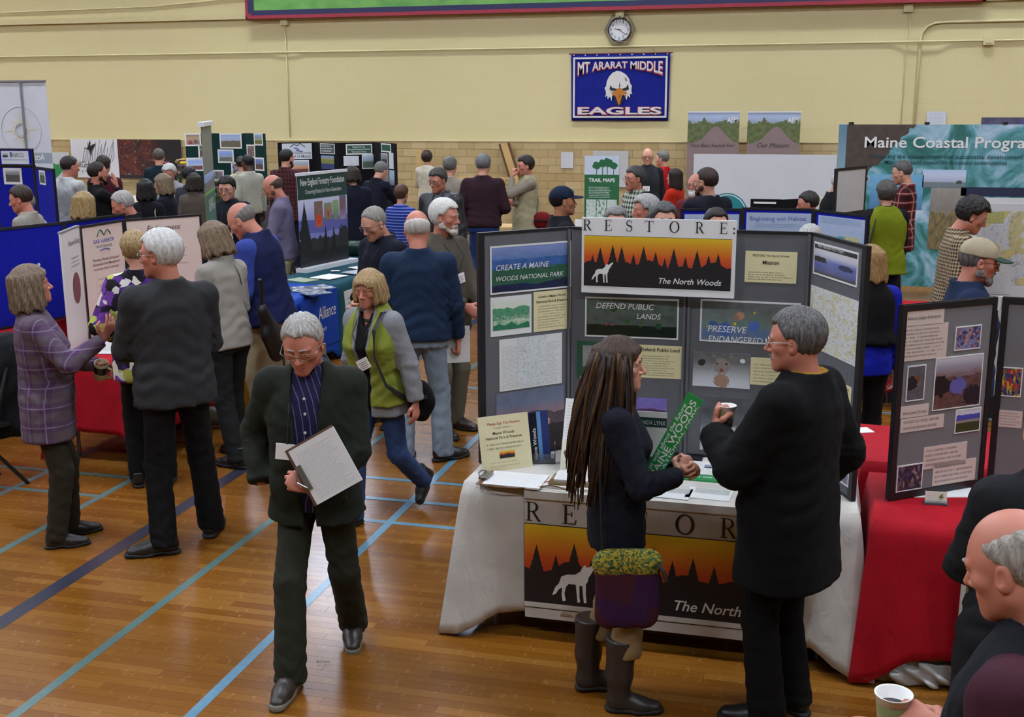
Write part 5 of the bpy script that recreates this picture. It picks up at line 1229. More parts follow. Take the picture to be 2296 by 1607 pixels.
for i, (px_, py_, lb) in enumerate(((1500, 1105, 'printed map leaflet beside the young woman on the white table'), (1590, 1108, 'second printed map leaflet on the white table near the dark coat'))):
    q = atz(px_, py_, .748); o = sheet('map_leaflet', lb, 'leaflet', q[0], q[1], .748, .2, .15, -.06, doc('d6d6d2', '8c8c8a', 12, .06, .95, .45, .35, 2, 17. + i), .003)
    b = MB(); b.add([(-.07, .0, .0034), (.09, .0, .0034), (.09, .07, .0034), (-.07, .07, .0034)], [(0, 1, 2, 3)], [[(0, 0), (1, 0), (1, 1), (0, 1)]]); b.build('map_print', mapmat('b8bab4', ('a4a89c',), '6a6a6a', 3.0 + i, 6), o)
q = atz(1540, 1022, .748)
for px_, lb in ((1510, 'small black foot clip under the left centre of the grey board'), (1562, 'small black foot clip under the right centre of the grey board')):
    q = atz(px_, 1028, .748); b = MB(); b.box(-.03, .03, -.05, .05, 0, .005); b.box(-.03, .03, -.05, -.044, 0, .02); o = b.build('foot_clip', BLACK_FRAME); o.location = tuple(q); tag(o, lb, 'clip')
# ==== red tables at the right with the framed grey board
cloth_table('red', 'red tablecloth with the black framed grey board and business cards', .30, 2.1, 4.90, 5.58, RED_CLOTH, .60, 1, .09, seed=8, cornerdrop=.733)
cloth_table('red', 'red tablecloth behind the black framed grey board', .28, 2.08, 5.75, 6.45, RED_CLOTH, .6, 1, .07, seed=9)
sb = empty('display_board', (.9, 5.4, .75)); tag(sb, 'black framed grey display board on the red table', 'display board')
SAGE = mat('sage_grey', '706f70', .85, 0, .05)
s1 = Panel(sb, 'board_panel', (.37, 5.15), (.80, 5.48), .755, 1.637, .016, SAGE, 0, None, .028, BLACK_FRAME); s2 = Panel(sb, 'board_panel', (.82, 5.485), (1.5, 5.40), .755, 1.637, .016, SAGE, 0, None, .028, BLACK_FRAME)
PINKP = 'c9b9ae'
p = s1.px('heading_card', 2027, 705, 2115, 718, mat('card_pink', PINKP, .6), t=.003); s1.text('About Sage Advisors', 2033, 718, 2109, GREY_INK, .0, y1=708, y=-.0042)
p.scale[2] = 1.9; p.location.z -= .014
s1.px('text_card', 2023, 732, 2120, 800, doc(PINKP, '5a504c', 8, .05, .92, .08, .6, 1, 20.), t=.003)
s1.px('photo', 2144, 735, 2194, 778, crowd(('7a86b8', '8c6a78', '55405c', 'a89090', '2c3c80', '94707c'), 9, 2.0), border=BW, bw=.005)
s1.px('photo', 2036, 823, 2068, 893, pic(['20222c', '282a34', '3a3030', '2c2e38', '3a3e4c'], [], [(.5, .6, .12, '6a4a30'), (.2, .5, .2, '1a1c24')], 21.0, .4, .5), border=BW, bw=.005)
s1.px('photo', 2099, 805, 2193, 905, pic(['1a1c2c', '24264c', '3a3c80', '4a4a70', '6a4a4c', '8c8a98', 'c0c0c8'], [(.62, .2, 3, '4a3838', '6a4a44', 9)], [(.12, .45, .2, '16161c'), (.5, .42, .16, '5c5ca0'), (.85, .2, .2, '1a1c28')], 22.0, .4, .9), border=BW, bw=.005)
p = s1.px('heading_card', 2019, 912, 2080, 930, mat('card_pink', PINKP, .6), t=.003); s1.text('For Land Trusts', 2024, 930, 2076, GREY_INK, .0, y1=922, y=-.0042)
s1.px('text_card', 2019, 940, 2114, 957, doc(PINKP, '5a504c', 2, .06, .95, .05, .6, 1, 23.), t=.003)
s1.px('photo', 2144, 921, 2193, 962, pic(['2a3020', '38401c', '4a4ea8', 'b8bcc8', 'c4c8d0'], [(.78, .12, 3, '4048a0'), (.55, .04, 5, '8a8078'), (.42, .02, 3, '2c3418', '38401e', 9)], None, 24.0), border=BW, bw=.005)
s1.px('text_card', 2071, 1003, 2164, 1038, doc(PINKP, '5a504c', 4, .05, .92, .08, .6, 1, 25.), t=.003); s1.px('text_card', 2092, 1040, 2184, 1074, doc(PINKP, '5a504c', 4, .05, .92, .08, .6, 1, 26.), t=.003)
s1.px('photo', 2013, 1047, 2063, 1092, crowd(('4a3038', '6a5a58', '2c2860', '8a8088', '3a2830', '1c1a40'), 7, 3.0), border=BW, bw=.005)
s2.px('photo', 2236, 823, 2286, 888, crowd(('2c3c80', 'b02838', 'c8a828', '8a6a4c', '22305c', '7c5c48'), 8, 4.0), border=BW, bw=.005); s2.px('text_card', 2240, 918, 2290, 960, doc(PINKP, '5a504c', 5, .05, .92, .08, .5, 1, 27.), t=.003)
MB().box(s1.W - .006, s1.W + .022, -.008, .0, s1.H - .06, s1.H + .002).build('hinge_tab', mat('hinge_white', 'c8c8c8', .5), s1.o)
q = atz(2100, 1108, .748); sheet('flyer', 'white flyer lying in front of the framed grey board', 'flyer', q[0] + .03, q[1] + .03, .748, .3, .13, .25, WHITE_PAPER, .003)
q = atz(2098, 1130, .748); o = empty('card_holder', tuple(q), .05); tag(o, 'clear holder of business cards at the red table front', 'card holder')
bb = MB(); bb.box(-.05, .05, -.012, .03, 0, .004); bb.box(-.05, .05, -.016, -.012, 0, .02); bb.build('holder', CLEAR, o); Panel(o, 'business_card', (q[0] - .046, q[1] - .004), (q[0] + .046, q[1]), .752, .805, .008, doc('cfc6b8', '8a8278', 5, .1, .9, .1, .5, 1, 28.), 14)
b = MB(); b.poly([(.06, .03), (.07, .042), (.08, .045), (.075, .035), (.085, .03), (.075, .027), (.07, .018), (.066, .027)], -.001); b.build('leaf_emblem', mat('leaf_olive', '5c6420', .5), o, Matrix.Translation((-.05, -.011, .006)) @ Matrix.Rotation(math.radians(-14), 4, 'X'))
fp = empty('framed_poster', (.7, 4.83, .2)); tag(fp, 'white framed poster leaning against the red table front', 'poster'); pp = Panel(fp, 'poster_print', (.655, 4.82), (1.05, 4.80), .06, .66, .012, pic(['3a3830', '5a5648', '6a6450', '4c4a40'], [(.5, .2, 4, '8a8478', '5c5a50', 6)], None, 30.0, .3, .6), -6, None, .018, mat('frame_white', 'c8c8c4', .5))
# plastic bag under the table
g = SDF((-.26, -.16, 0), (.28, .18, .22), .009); g.ell((0, 0, .05), (.21, .12, .1), .03); g.ell((-.1, -.03, .06), (.12, .09, .09), .03); g.ell((.14, .02, .05), (.12, .08, .06), .03); g.cone((0, 0, .1), (.05, .03, .19), .05, .02, .04)
g.fn(lambda X, Y, Z: .014 * np.sin(X * 38 + 3 * np.sin(Y * 31)) * np.sin(Y * 47 + Z * 35) + .009 * np.sin(Z * 90 + X * 60), 'off'); g.fn(lambda X, Y, Z: .003 - Z + 0 * X)
V, Q = g.get(); t_ = NT('bag_film'); t_.b.inputs['Transmission Weight'].default_value = .25; BAG = t_.done(t_.mix(t_.noise(t_.coord(), 12, 3), lin('a8a49c'), lin('c8c6c2')), .25)
o = link('plastic_bag', mesh_np('plastic_bag', V, Q), BAG); o.location = tuple(atz(2052, 1515, 0)); tag(o, 'crumpled translucent plastic bag on the floor under the red table', 'bag')
# ==== left booth: red table along the aisle, trust services display, blue felt boards behind
cloth_table('red', 'red tablecloth of the pale trust display at left', -5.25, -4.47, 6.88, 8.68, RED_CLOTH, .52, 1, .12, seed=12, cornerdrop=.733)
bh = empty('display_board', (-5.25, 7.8, .745)); tag(bh, 'pale pink display board with black frame on the left red table', 'display board')
PALE = mat('panel_pale', 'd9c6b8', .55, 0, .04); PALE2 = mat('panel_pale_wing', 'd4cfcb', .55, 0, .04)
w1 = Panel(bh, 'board_panel', (-5.13, 6.99), (-5.31, 7.46), .748, 1.61, .012, PALE2); w2 = Panel(bh, 'board_panel', (-5.31, 7.47), (-5.29, 8.0), .748, 1.61, .014, PALE, 0, None, .016, BLACK_FRAME); w3 = Panel(bh, 'board_panel', (-5.29, 8.01), (-4.92, 8.55), .748, 1.61, .014, PALE, 0, None, .016, BLACK_FRAME)
MB().box(0, w1.W, -.004, .02, w1.H, w1.H + .012).build('edge_strip', mat('strip_grey', '7c7c80', .5), w1.o)
MAROON = mat('ink_maroon', '6a2a30', .5)
w1.text('Planned Giving', 153, 553, 178, mat('ink_brown', '4a3838', .6), .0, .25, y1=540, y=-.002); w1.px('small_print', 158, 577, 182, 592, doc('d4cfcb', '5a4a4a', 3, .05, 1, 0, .7, 1, 31.), t=.002)
a = w1.uv(172, 645); ob_ = MB(); ob_.poly([(a[0] + .1 * math.cos(k), a[1] - .0 + .115 * math.sin(k)) for k in np.linspace(0, 6.283, 25)[:-1]], -.003); ob_.build('maroon_oval', mat('oval_maroon', '6c3038', .5), w1.o)
w2.text('BAR HARBOR', 210, 547, 256, BLUE_INK, .008, y1=540, y=-.002); w2.text('TRUST SERVICES', 215, 557, 251, GREEN_INK, .002, y1=551, y=-.002)
a = w2.uv(217, 531); c_ = w2.uv(248, 526); dx = c_[0] - a[0]; b = MB(); b.tube([(a[0] + dx * f, -.003, a[1] + .05 * math.sin(abs(f * 2 % 1) * math.pi) * (1 if f < .5 else .9)) for f in np.linspace(0, .98, 16)], .004, 5); b.build('hill_logo', GREEN_INK, w2.o)
b = MB(); a2 = w2.uv(224, 562); b.tube([(a2[0] + .12 * f, -.003, a2[1] + .012 * math.sin(f * math.pi)) for f in np.linspace(0, 1, 8)], .004, 5); b.build('swoosh', BLUE_INK, w2.o)
for tx, xa_, ya_, xb_, yb_ in (('Providing Planned Giving and', 208, 588, 266, 575), ('Endowment Fund Management', 208, 598, 269, 585), ('to the Non-Profit Community', 211, 608, 266, 595)): w2.text(tx, xa_, ya_, xb_, MAROON, .006, y1=yb_, y=-.002)
w2.px('small_print', 215, 620, 262, 730, doc('d9c6b8', '8a6c66', 8, .1, 1, 0, .45, 1, 32., .35), t=.0015)
w3.text('Endowment', 329, 518, 405, mat('ink_brown', '4a3838', .6), .0, .3, y1=512, y=-.002)
w3.px('small_print', 395, 548, 425, 596, doc('d9c6b8', '8a5c56', 3, .1, 1, 0, .5, 1, 33., .2), t=.0015)
for i, (px_, py_, rz, lb) in enumerate(((240, 773, .5, 'white brochures fanned on the red table before the pale display'), (250, 785, .2, 'white leaflet at the red table edge beside the mug'), (262, 776, -.3, 'white leaflet lying partly behind the grey sweater man'))):
    q = atz(px_, py_, .748); sheet('leaflet', lb, 'leaflet', q[0], q[1], .748 + .003 * i, .22, .28, rz, doc('d8d6d2', '9a9a96', 14, .08, .92, .08, .3, 1, 34. + i), .003)
bb_ = empty('display_board', (-6.0, 8.4, .745)); tag(bb_, 'blue felt folding board with black edging behind the pale display', 'display board')
for i, (a, b_) in enumerate((((-6.35, 7.25), (-6.03, 8.27)), ((-6.03, 8.27), (-5.95, 9.04)))):
    bp = Panel(bb_, 'board_panel', a, b_, .75, 1.55, .02, BLUEFELT, 0, None, .02, BLACK_FRAME)
cloth_table('red', 'red tablecloth under the blue felt boards at far left', -6.95, -6.1, 6.3, 9.1, RED_CLOTH, .62, 1, .03, seed=13)
# black chair with a coat at the far left
ch = empty('folding_chair', (-5.3, 6.15, 0), math.radians(160)); tag(ch, 'black folding chair carrying a dark coat at the far left', 'chair'); CHB = mat('chair_black', '141416', .4)
for sx in (-1, 1):
    MB().tube([(sx * .2, .22, 0), (sx * .2, -.02, .45), (sx * .2, -.2, .95)], .013, 8).build('front_leg', CHB, ch); MB().tube([(sx * .17, -.24, 0), (sx * .17, .12, .46)], .013, 8).build('rear_leg', CHB, ch)
MB().box(-.21, .21, -.18, .22, .44, .465).build('seat', CHB, ch); MB().box(-.2, .2, -.215, -.19, .68, .93).build('backrest', CHB, ch)
g = SDF((-.34, -.5, .3), (.34, .1, 1.08), .014); g.stack((0, -.22, .0), (np.array([1., 0, 0]), np.array([0, 1., 0]), np.array([0, 0, 1.])), [[.34, .25, .13, 0], [.6, .26, .13, 0], [.85, .25, .11, 0], [.97, .21, .08, 0], [1.02, .12, .06, 0]], .03); g.fn(lambda X, Y, Z: .012 * np.sin(X * 24 + 2 * np.sin(Z * 9)) * np.sin(Z * 13 + Y * 20), 'off')
o = link('coat', mesh_np('coat', *g.get()), fabric('15151a')); o.location = (-5.3, 6.15, 0); o.rotation_euler = (0, 0, math.radians(160)); tag(o, 'black coat hung over the folding chair at the far left', 'coat')
# ==== middle booth: teal and blue cloths, forestry roll-up banner
cloth_table('teal', 'dark teal tablecloth in front of the forestry banner', -5.3, -4.55, 10.45, 12.65, TEAL_CLOTH, .62, 1, .03, seed=15)
cloth_table('blue', 'bright blue tablecloth with white lettering behind the clipboard man', -5.25, -4.58, 9.5, 10.42, BLUE_CLOTH, .62, 1, .03, seed=16)
al = empty('cloth_print', (-4.545, 9.9, .3)); pa = Panel(al, 'print_area', (-4.537, 9.55), (-4.537, 10.4), .2, .72, .002, BLUE_CLOTH); tag(al, 'white lettering printed on the side of the bright blue tablecloth', 'lettering')
pa.text('Forest', 640, 728, 705, WHITE_INK, .0, y1=712, y=-.003) if False else None
put_text(pa.o, 'Alliance', None, .38, .28, .4, WHITE_INK, .0, 0, .12, -.004); put_text(pa.o, 'Maine Forest', None, .05, .16, .5, WHITE_INK, .0, 0, .045, -.004)
nf = empty('roll_up_banner', (-5.18, 11.55, .745)); tag(nf, 'green headed forestry roll-up banner with misty lake on the teal table', 'banner')
np_ = Panel(nf, 'banner_sheet', (-5.26, 11.12), (-5.08, 12.0), .79, 1.755, .004, pic(['16181c', '1c1e22', '6c70a8', '8890c8', 'b8bcd8', 'c8ccdc', 'c4cad8'], [(.52, .06, 2, '5c60a0'), (.36, .03, 3, '7c80b8'), (.3, .1, 9, '24282a', '2c3232', 12), (.16, .05, 4, '181a1c')], [(.1, .35, .1, '1a2220'), (.1, .5, .05, '1c2422'), (.9, .3, .1, '24282a')], 41.0, .45, .9))
MB().box(0, np_.W, -.002, 0, np_.H * .74, np_.H).build('title_band', mat('band_green', '1c4038', .5), np_.o)
put_text(np_.o, 'New England Forestry Foundation', None, .05, .86, np_.W - .1, WHITE_INK, .008, 0, .07, -.004); put_text(np_.o, 'Conserving Forests for Future Generations', None, .13, .77, np_.W - .24, WHITE_INK, .0, .15, .045, -.004)
for u, v, w, h, m in ((.28, .4, .15, .28, pic(['a03018', '704828', '604830'], [], [(.5, .3, .2, 'c84020')], 42., .4, .6)), (.46, .47, .14, .18, pic(['5c6a38', '8c5840', '6a7a48'], [], [(.5, .3, .2, 'a03c40')], 43.)), (.62, .45, .11, .22, pic(['5a5a70', '6a8a4c', '7c9a58'], [], None, 44.)), (.75, .45, .12, .26, pic(['8c80a0', '6a3040', '4a4458'], [], None, 45.))): np_.rect('inset_photo', u, u + w, v, v + h, m, t=.002)
b = MB()
for cx_, hh_, ww_ in ((.1, .6, .3), (.47, .32, .12), (.62, .3, .12)): b.poly([(max(0, cx_ + a * ww_), .1 + c_ * hh_) for a, c_ in SPRUCE], -.0025)
b.build('spruce_print', mat('spruce_dark', '15191a', .6), np_.o)
MB().box(-.01, np_.W + .01, -.012, .016, np_.H, np_.H + .03).build('top_rail', mat('rail_white', 'd4d6da', .35), np_.o); MB().box(-.02, np_.W + .05, -.09, .05, -.045, 0).build('base_cassette', mat('rail_white', 'd4d6da', .35), np_.o)
q = atz(795, 572, .748); o = MB().lathe([(0, 0), (.09, 0), (.14, .05), (.17, .11), (.175, .15), (.165, .15), (.155, .11), (.12, .05), (.07, .02), (0, .018)], 28).build('bowl', mat('bowl_green', '2c4438', .35), None, None, True); o.location = tuple(q); tag(o, 'dark green glass bowl on the teal table', 'bowl')
for i, (px_, py_, w, d, rz, lb, m) in enumerate(((677, 628, .2, .28, 1.2, 'pale green booklet on the teal table edge', mat('booklet_green', '9aa890', .5)), (688, 648, .3, .3, .6, 'fanned glossy brochures on the blue cloth', crowd(('b8bcc4', '5c6478', 'd0d0d0', '3c4450', '8c90a0'), 6, 7.)), (720, 645, .2, .26, .9, 'second batch of glossy brochures on the blue cloth', crowd(('c0c4cc', '6c7488', 'd8d8d8', '4c5450'), 5, 8.)), (738, 622, .3, .25, 1.3, 'white open booklet on the teal table', WHITE_PAPER), (752, 609, .09, .06, .3, 'small white card on the teal cloth', WHITE_PAPER), (800, 612, .26, .2, 1.2, 'grey leaflets near the navy sweater man', mat('leaflet_grey', 'a8acb0', .5)), (815, 602, .26, .2, 1.0, 'white leaflets near the navy sweater man', WHITE_PAPER), (708, 660, .25, .2, .8, 'dark brochure at the front of the blue cloth', crowd(('2c3440', '8c98a8', '4c5868', 'c0c4c8'), 6, 9.)))):
    q = atz(px_, py_, .75); sheet('brochures', lb, 'brochures', q[0], q[1], .75 + .002 * i, w, d, rz, m, .006)
# leaning poster with a tree emblem beside the table
lp = empty('framed_poster', (-4.35, 10.9, .2)); tag(lp, 'white poster with green print leaning on the teal table end', 'poster'); Panel(lp, 'poster_print', (-4.5, 10.55), (-4.48, 11.2), .1, .66, .01, doc('c4c4bc', '3c6a48', 9, .08, .9, .1, .6, 1, 50.), 3)
# gray roll-up seen nearly edge on
D1, D2 = 10.0, 10.85; a1, a2 = atd(452, 300, D1), atd(474, 300, D2)
ru = empty('roll_up_banner', tuple((a1 + a2)[:2] / 2) + (0,)); tag(ru, 'tall grey and green roll-up banner seen almost edge on', 'banner')
zt = atd(455, 284, D1)[2]; rp = Panel(ru, 'banner_sheet', a1[:2], a2[:2], .1, zt, .004, mat('banner_grey', '77796c', .5))
vz = lambda py: rp.uv(462, py)[1]
MB().box(0, rp.W, -.002, 0, .1, vz(432)).build('green_field', mat('band_green2', '3c6a58', .5), rp.o); MB().box(0, rp.W, -.003, -.001, vz(436), vz(391)).build('summit_photo', pic(['6c6c70', '8a8c98', '7c90c8', '9cb0e0'], [(.6, .4, 2, '807c78', '5c5a58', 5)], None, 51.), rp.o); MB().box(0, rp.W, -.0035, -.001, vz(439), vz(433)).build('lime_stripe', mat('lime_stripe', '5cb040', .5), rp.o)
put_text(rp.o, 'your', None, .2, vz(470), .4, WHITE_INK, .0, 0, .06, -.005); put_text(rp.o, 'land trust', None, .2, vz(482), .55, WHITE_INK, .0, 0, .06, -.005)
MB().box(0, rp.W, -.003, -.001, vz(640), vz(545)).build('flower_photo', crowd(('7c5c8c', '9c4c60', '5a6a58', '8c8494'), 6, 10.), rp.o)
MB().box(-.02, rp.W + .02, -.02, .025, rp.H, rp.H + .035).build('top_rail', mat('rail_white', 'd4d6da', .35), rp.o); MB().box(-.02, rp.W + .02, -.1, .1, -.1, 0).build('base_cassette', mat('rail_white', 'd4d6da', .35), rp.o)
# ------------------------------------------------------------------ displays further back
def board(label, edges, z0, m, t=.02, cat='display board', frame=None, fw=.025, name='display_board', part='board_panel'):
    """upright folding board: edges = (photo x, photo y of the top, distance y) from left to right"""
    pts = [aty(x, y, Y) for x, y, Y in edges]; th = empty(name, (pts[0][0], pts[0][1], z0)); tag(th, label, cat)
    return th, [Panel(th, part, a[:2], b[:2], z0, (a[2] + b[2]) / 2, t, m, 0, None, fw, frame) for a, b in zip(pts[:-1], pts[1:])]
def side_table(label, x0, x1, y0, y1, m, drop=.6, seed=20, zt=.745): return cloth_table('t', label, x0, x1, y0, y1, m, drop, 1, .02, zt, 0, seed)
EDGE = PAPER_EDGE
# compass banner seen from behind, top left
th, (cp_,) = board('tall white banner with compass star seen from behind at the far left', [(-95, 184, 13.2), (102, 184, 13.2)], .06, mat('banner_white2', 'c3c4c8', .5), .004, 'banner', name='roll_up_banner', part='banner_sheet')
cu, cv = cp_.uv(48, 292); b = MB()
for k in range(16):
    a = k * math.pi / 8 + .05; r = .26 if k % 4 == 0 else .2 if k % 2 == 0 else .14; w = .045
    b.poly([(cu + .09 * math.cos(a - .2), cv + .09 * math.sin(a - .2)), (cu + r * math.cos(a), cv + r * math.sin(a)), (cu + .09 * math.cos(a + .2), cv + .09 * math.sin(a + .2))], -.002 - .00004 * k)
b.build('compass_star', mat('star_cream', 'c9bf9c', .6), cp_.o)
b = MB(); 
for r, w in ((.3, .005), (.085, .012), (.06, .004)): b.tube([(cu + r * math.cos(a), -.002, cv + r * math.sin(a)) for a in np.linspace(0, 6.283, 33)[:-1]], w * .6, 4, True)
b.build('compass_ring', mat('ring_grey', 'a4a6aa', .6), cp_.o)
MB().box(0, cp_.W, -.002, 0, cp_.uv(50, 365)[1], cp_.uv(50, 342)[1]).build('grey_band', mat('band_grey', '8f959c', .5), cp_.o)
u_, v_ = cp_.uv(101, 359); put_text(cp_.o, 'Actn', None, u_, v_, -.17, WHITE_INK, .01, 0, .085, -.004)
MB().tube([(cp_.W * .72, -.02, 0), (cp_.W * .725, -.02, cp_.H)], .014, 8).build('support_pole', mat('pole_grey', '8c8e92', .4, .6), cp_.o); MB().box(0, cp_.W, -.02, .01, cp_.H, cp_.H + .02).build('top_rail', mat('pole_grey', '8c8e92', .4, .6), cp_.o); MB().box(-.02, cp_.W + .02, -.12, .1, -.06, 0).build('base_cassette', mat('pole_grey', '8c8e92', .4, .6), cp_.o)
# blue resource board
th, (n1, n2) = board('blue felt board with white agency header at the far left', [(-60, 368, 12.0), (77, 372, 12.0), (118, 380, 11.6)], .75, BLUEFELT, .02, frame=BLACK_FRAME)
hp = Panel(th, 'header_panel', n1.O[:2] + np.array([.1, -.02]), (aty(75, 335, 12.0)[:2] + np.array([0, -.02])), aty(70, 372, 12.0)[2], aty(70, 333, 12.0)[2], .015, BLUEFELT, 0, None, .016, BLACK_FRAME)
hp.px('header_card', 2, 338, 66, 368, mat('header_white', 'c9ccd2', .5), t=.004); hp.text('NRCS', 30, 352, 54, GREY_INK, .0, hpx=9, y=-.007); hp.px('agency_print', 6, 343, 18, 352, pic(['101418', '20282c', '8c98a0', 'b0b8c0'], [(.4, .1, 2, '14181c')], None, 60.), t=.006)
hp.text('Natural Resources Conservation Service', 7, 359, 62, BLUE_INK, .01, y=-.007); hp.px('drop_print', 22, 341, 28, 352, mat('drop_blue', '4a6a88', .5), t=.006)
n1.px('photo', 12, 382, 46, 408, pic(['7a706a', '88807c', '707074', 'a8acb4'], [(.6, .2, 3, '50504e')], None, 61.), border=EDGE, bw=.03); n2.px('photo', 89, 385, 102, 411, pic(['5c6a30', '6a7838', '788060', '9ca0a0'], [(.7, .1, 3, '505c34')], None, 62., asp=.5), border=EDGE, bw=.02)
side_table('dark blue cloth under the far left agency board', -10.5, -8.4, 11.4, 12.1, fabric('15204a'))
# white easel panel with green state map
th, (wp_,) = board('white panel with green state map behind the white shirt man', [(112, 341, 14.8), (152, 342, 14.8)], .001, mat('panel_white', 'c9cbc8', .5), .01)
b = MB(); u_, v_ = wp_.uv(124, 380); b.poly([(u_ + .12 * p[0], v_ + .12 * p[1]) for p in ((-.7, -1), (-.2, -1.2), (.3, -.8), (1, -.2), (1.3, .3), (.8, .2), (.5, .7), (.2, .6), (-.2, .8), (-.4, .2), (-.9, .1))], -.002); b.build('map_print', mat('map_green', '2f8a4a', .5), wp_.o)
# wide nature banner on the wall
hb = empty('wall_banner', (-14.5, WALL_Y - .06, 1.08)); tag(hb, 'wide banner with flying duck and dark berries photo on the wall', 'banner'); hq = Panel(hb, 'banner_sheet', (-14.5, 20.33), (-12.03, 20.33), 1.06, 1.815, .006, pic(['c9c9c8', 'c4c4c4', 'cdcdcc'], [], None, 63.))
t_ = NT('berry_print'); u, v = uvs(t_); co = t_.n('ShaderNodeCombineXYZ', i0=t_.math('MULTIPLY', u, 2.0), i1=v, i2=7.0).outputs[0]
c = t_.ramp(t_.noise(co, 3.5, 5, .6, 1.2), [(0.3, '2a1714'), (0.5, '4c2018'), (0.62, '6a3022'), (0.75, '5a5028')]); fl_ = t_.math('MULTIPLY', t_.math('GREATER_THAN', t_.noise(co, 9, 4, .6, 2.0), .64), t_.math('LESS_THAN', u, .55)); c = t_.mix(fl_, c, lin('a8a09c')); c = t_.mix(t_.ramp(u, [(0.5, '000000'), (0.68, 'ffffff')]), c, lin('1a1413'))
MB().box(hq.W * .43, hq.W, -.002, 0, 0, hq.H).build('berry_photo', t_.done(c, .5) or pic(['4c2418', '5a2c22', '4a2a22', '3c2420', '2a1c1a'], [], [(.15, .6, .1, '8c8080'), (.3, .75, .06, '9c9090'), (.32, .45, .05, 'a89c98'), (.45, .4, .04, 'b0a8a0'), (.2, .35, .1, '6a3024'), (.36, .6, .04, '6a6028'), (.85, .5, .35, '1c1616')], 64., .5, 2.2), hq.o)
MB().box(hq.W * .43, hq.W, -.003, -.001, 0, .06).build('dark_hem', mat('hem_dark', '1c1a1a', .6), hq.o)
b = MB(); b.poly([(.33 + .3 * p[0], .43 + .3 * p[1]) for p in ((-.05, .55), (.1, .5), (.22, .55), (.35, .95), (.45, .9), (.42, .65), (.72, .8), (.8, .72), (.62, .45), (.5, .35), (.45, .05), (.38, .0), (.34, .2), (.25, .38), (.1, .44), (-.05, .48))], -.003); b.build('duck_print', INK, hq.o)
b = MB()
for k in range(16): xx = .25 + k * .045; b.tube([(xx, -.002, .32), (xx + .03 + .02 * math.sin(k), -.002, .45 + .02 * (k % 3)), (xx + .08 + .03 * math.sin(k * 2), -.002, .6 + .05 * (k % 4))], .004, 4)
b.build('reed_print', GREY_INK, hq.o)
put_text(hq.o, 'HIGHLAND', None, .1, .2, .62, mat('ink_brown', '4a3838', .6), .004, 0, .12, -.003); put_text(hq.o, 'A Maine', None, .2, .1, .3, GREY_INK, .0, 0, .05, -.003)
# green felt board with photographs
th, gp = board('dark green felt board covered with bordered photographs', [(414, 299, 18.6), (455, 299, 18.75), (548, 299, 18.75), (593, 299, 18.5)], .75, GREENFELT, .02, frame=None)
for i, x0, y0, x1, y1, m in ((0, 417, 302, 448, 324, pic(['6a4a38', '8c6a50', 'a88a60', '7c5c40'], [], [(.3, .2, .2, '8c3c30'), (.7, .3, .2, '60584c')], 70.)), (0, 447, 327, 482, 352, crowd(('6a3838', '7c8c50', 'a0a080', '4c5c40'), 7, 20.)), (0, 421, 357, 455, 380, pic(['7c3c38', '8c5c58', '9cb0d8', '7c98d0', 'a0b8e0'], [(.35, .05, 6, '6a4440')], None, 71.)), (1, 495, 302, 540, 330, pic(['6a4c3c', '7c5c48', '8a9aa8', '9cb0d0', '7c98d0'], [(.5, .15, 4, '705848', '586850', 8)], None, 72.)), (1, 491, 338, 522, 362, pic(['5c6a50', '8c9490', '6c90d0', '88a8e0'], [(.4, .2, 5, '7c807c', '4c5848', 8)], None, 73.)), (1, 521, 367, 547, 390, crowd(('8c4c68', '5c6a90', 'b0a0a8', '4c5840'), 6, 21.)), (2, 571, 301, 588, 323, pic(['7c8c28', '9ca030', '6a7c90', '8cb0d8'], [(.4, .2, 4, '6a6a38')], None, 74.)), (2, 555, 327, 571, 351, crowd(('7c5858', '5c6a48', '9c8088'), 5, 22.)), (2, 573, 356, 591, 380, pic(['4c4040', '6a5050', '3c5c98', '5c80b8'], [(.5, .3, 4, '5c4840')], None, 75.)), (2, 580, 415, 597, 438, pic(['8c3048', '9c4058', '7c3040'], [], None, 76.)), (1, 480, 384, 500, 402, crowd(('7c7088', '4c5c48', 'a09090'), 6, 23.))):
    gp[i].px('photo', x0, y0, x1, y1, m, border=EDGE, bw=.025)
side_table('grey cloth under the green photograph board', -11.4, -9.4, 18.2, 18.95, fabric('5a5a60'))
# black council board
th, kp = board('black four panel folding board with photos and green notices', [(622, 319, 17.0), (704, 319, 17.3), (757, 320, 17.0), (836, 319, 17.3), (887, 321, 16.7)], .75, BLACKFELT, .02)
kp[0].px('header_card', 632, 322, 700, 356, mat('header_white', 'c9ccd2', .5), t=.004); kp[0].text('Natural Resources', 634, 346, 697, GREY_INK, .006, y=-.006); kp[0].text('Council of Maine', 636, 354, 696, GREY_INK, .006, y=-.006)
b = MB(); u_, v_ = kp[0].uv(650, 330); b.tube([(u_, -.006, v_), (u_ + .07, -.006, v_ + .05), (u_ + .11, -.006, v_ + .02), (u_ + .16, -.006, v_ + .06), (u_ + .24, -.006, v_)], .006, 4); b.build('hill_logo', INK, kp[0].o); b = MB(); b.tube([(u_ + .06, -.006, v_ - .01), (u_ + .14, -.006, v_ - .03), (u_ + .1, -.006, v_ - .05), (u_ + .2, -.006, v_ - .07)], .009, 4); b.build('river_logo', BLUE_INK, kp[0].o)
kp[0].px('photo', 655, 361, 692, 386, pic(['8c4030', 'a85c3c', 'c89060', '8ca0b0', 'b0c0c8'], [(.3, .05, 5, '6a3428')], None, 80.), border=EDGE, bw=.012)
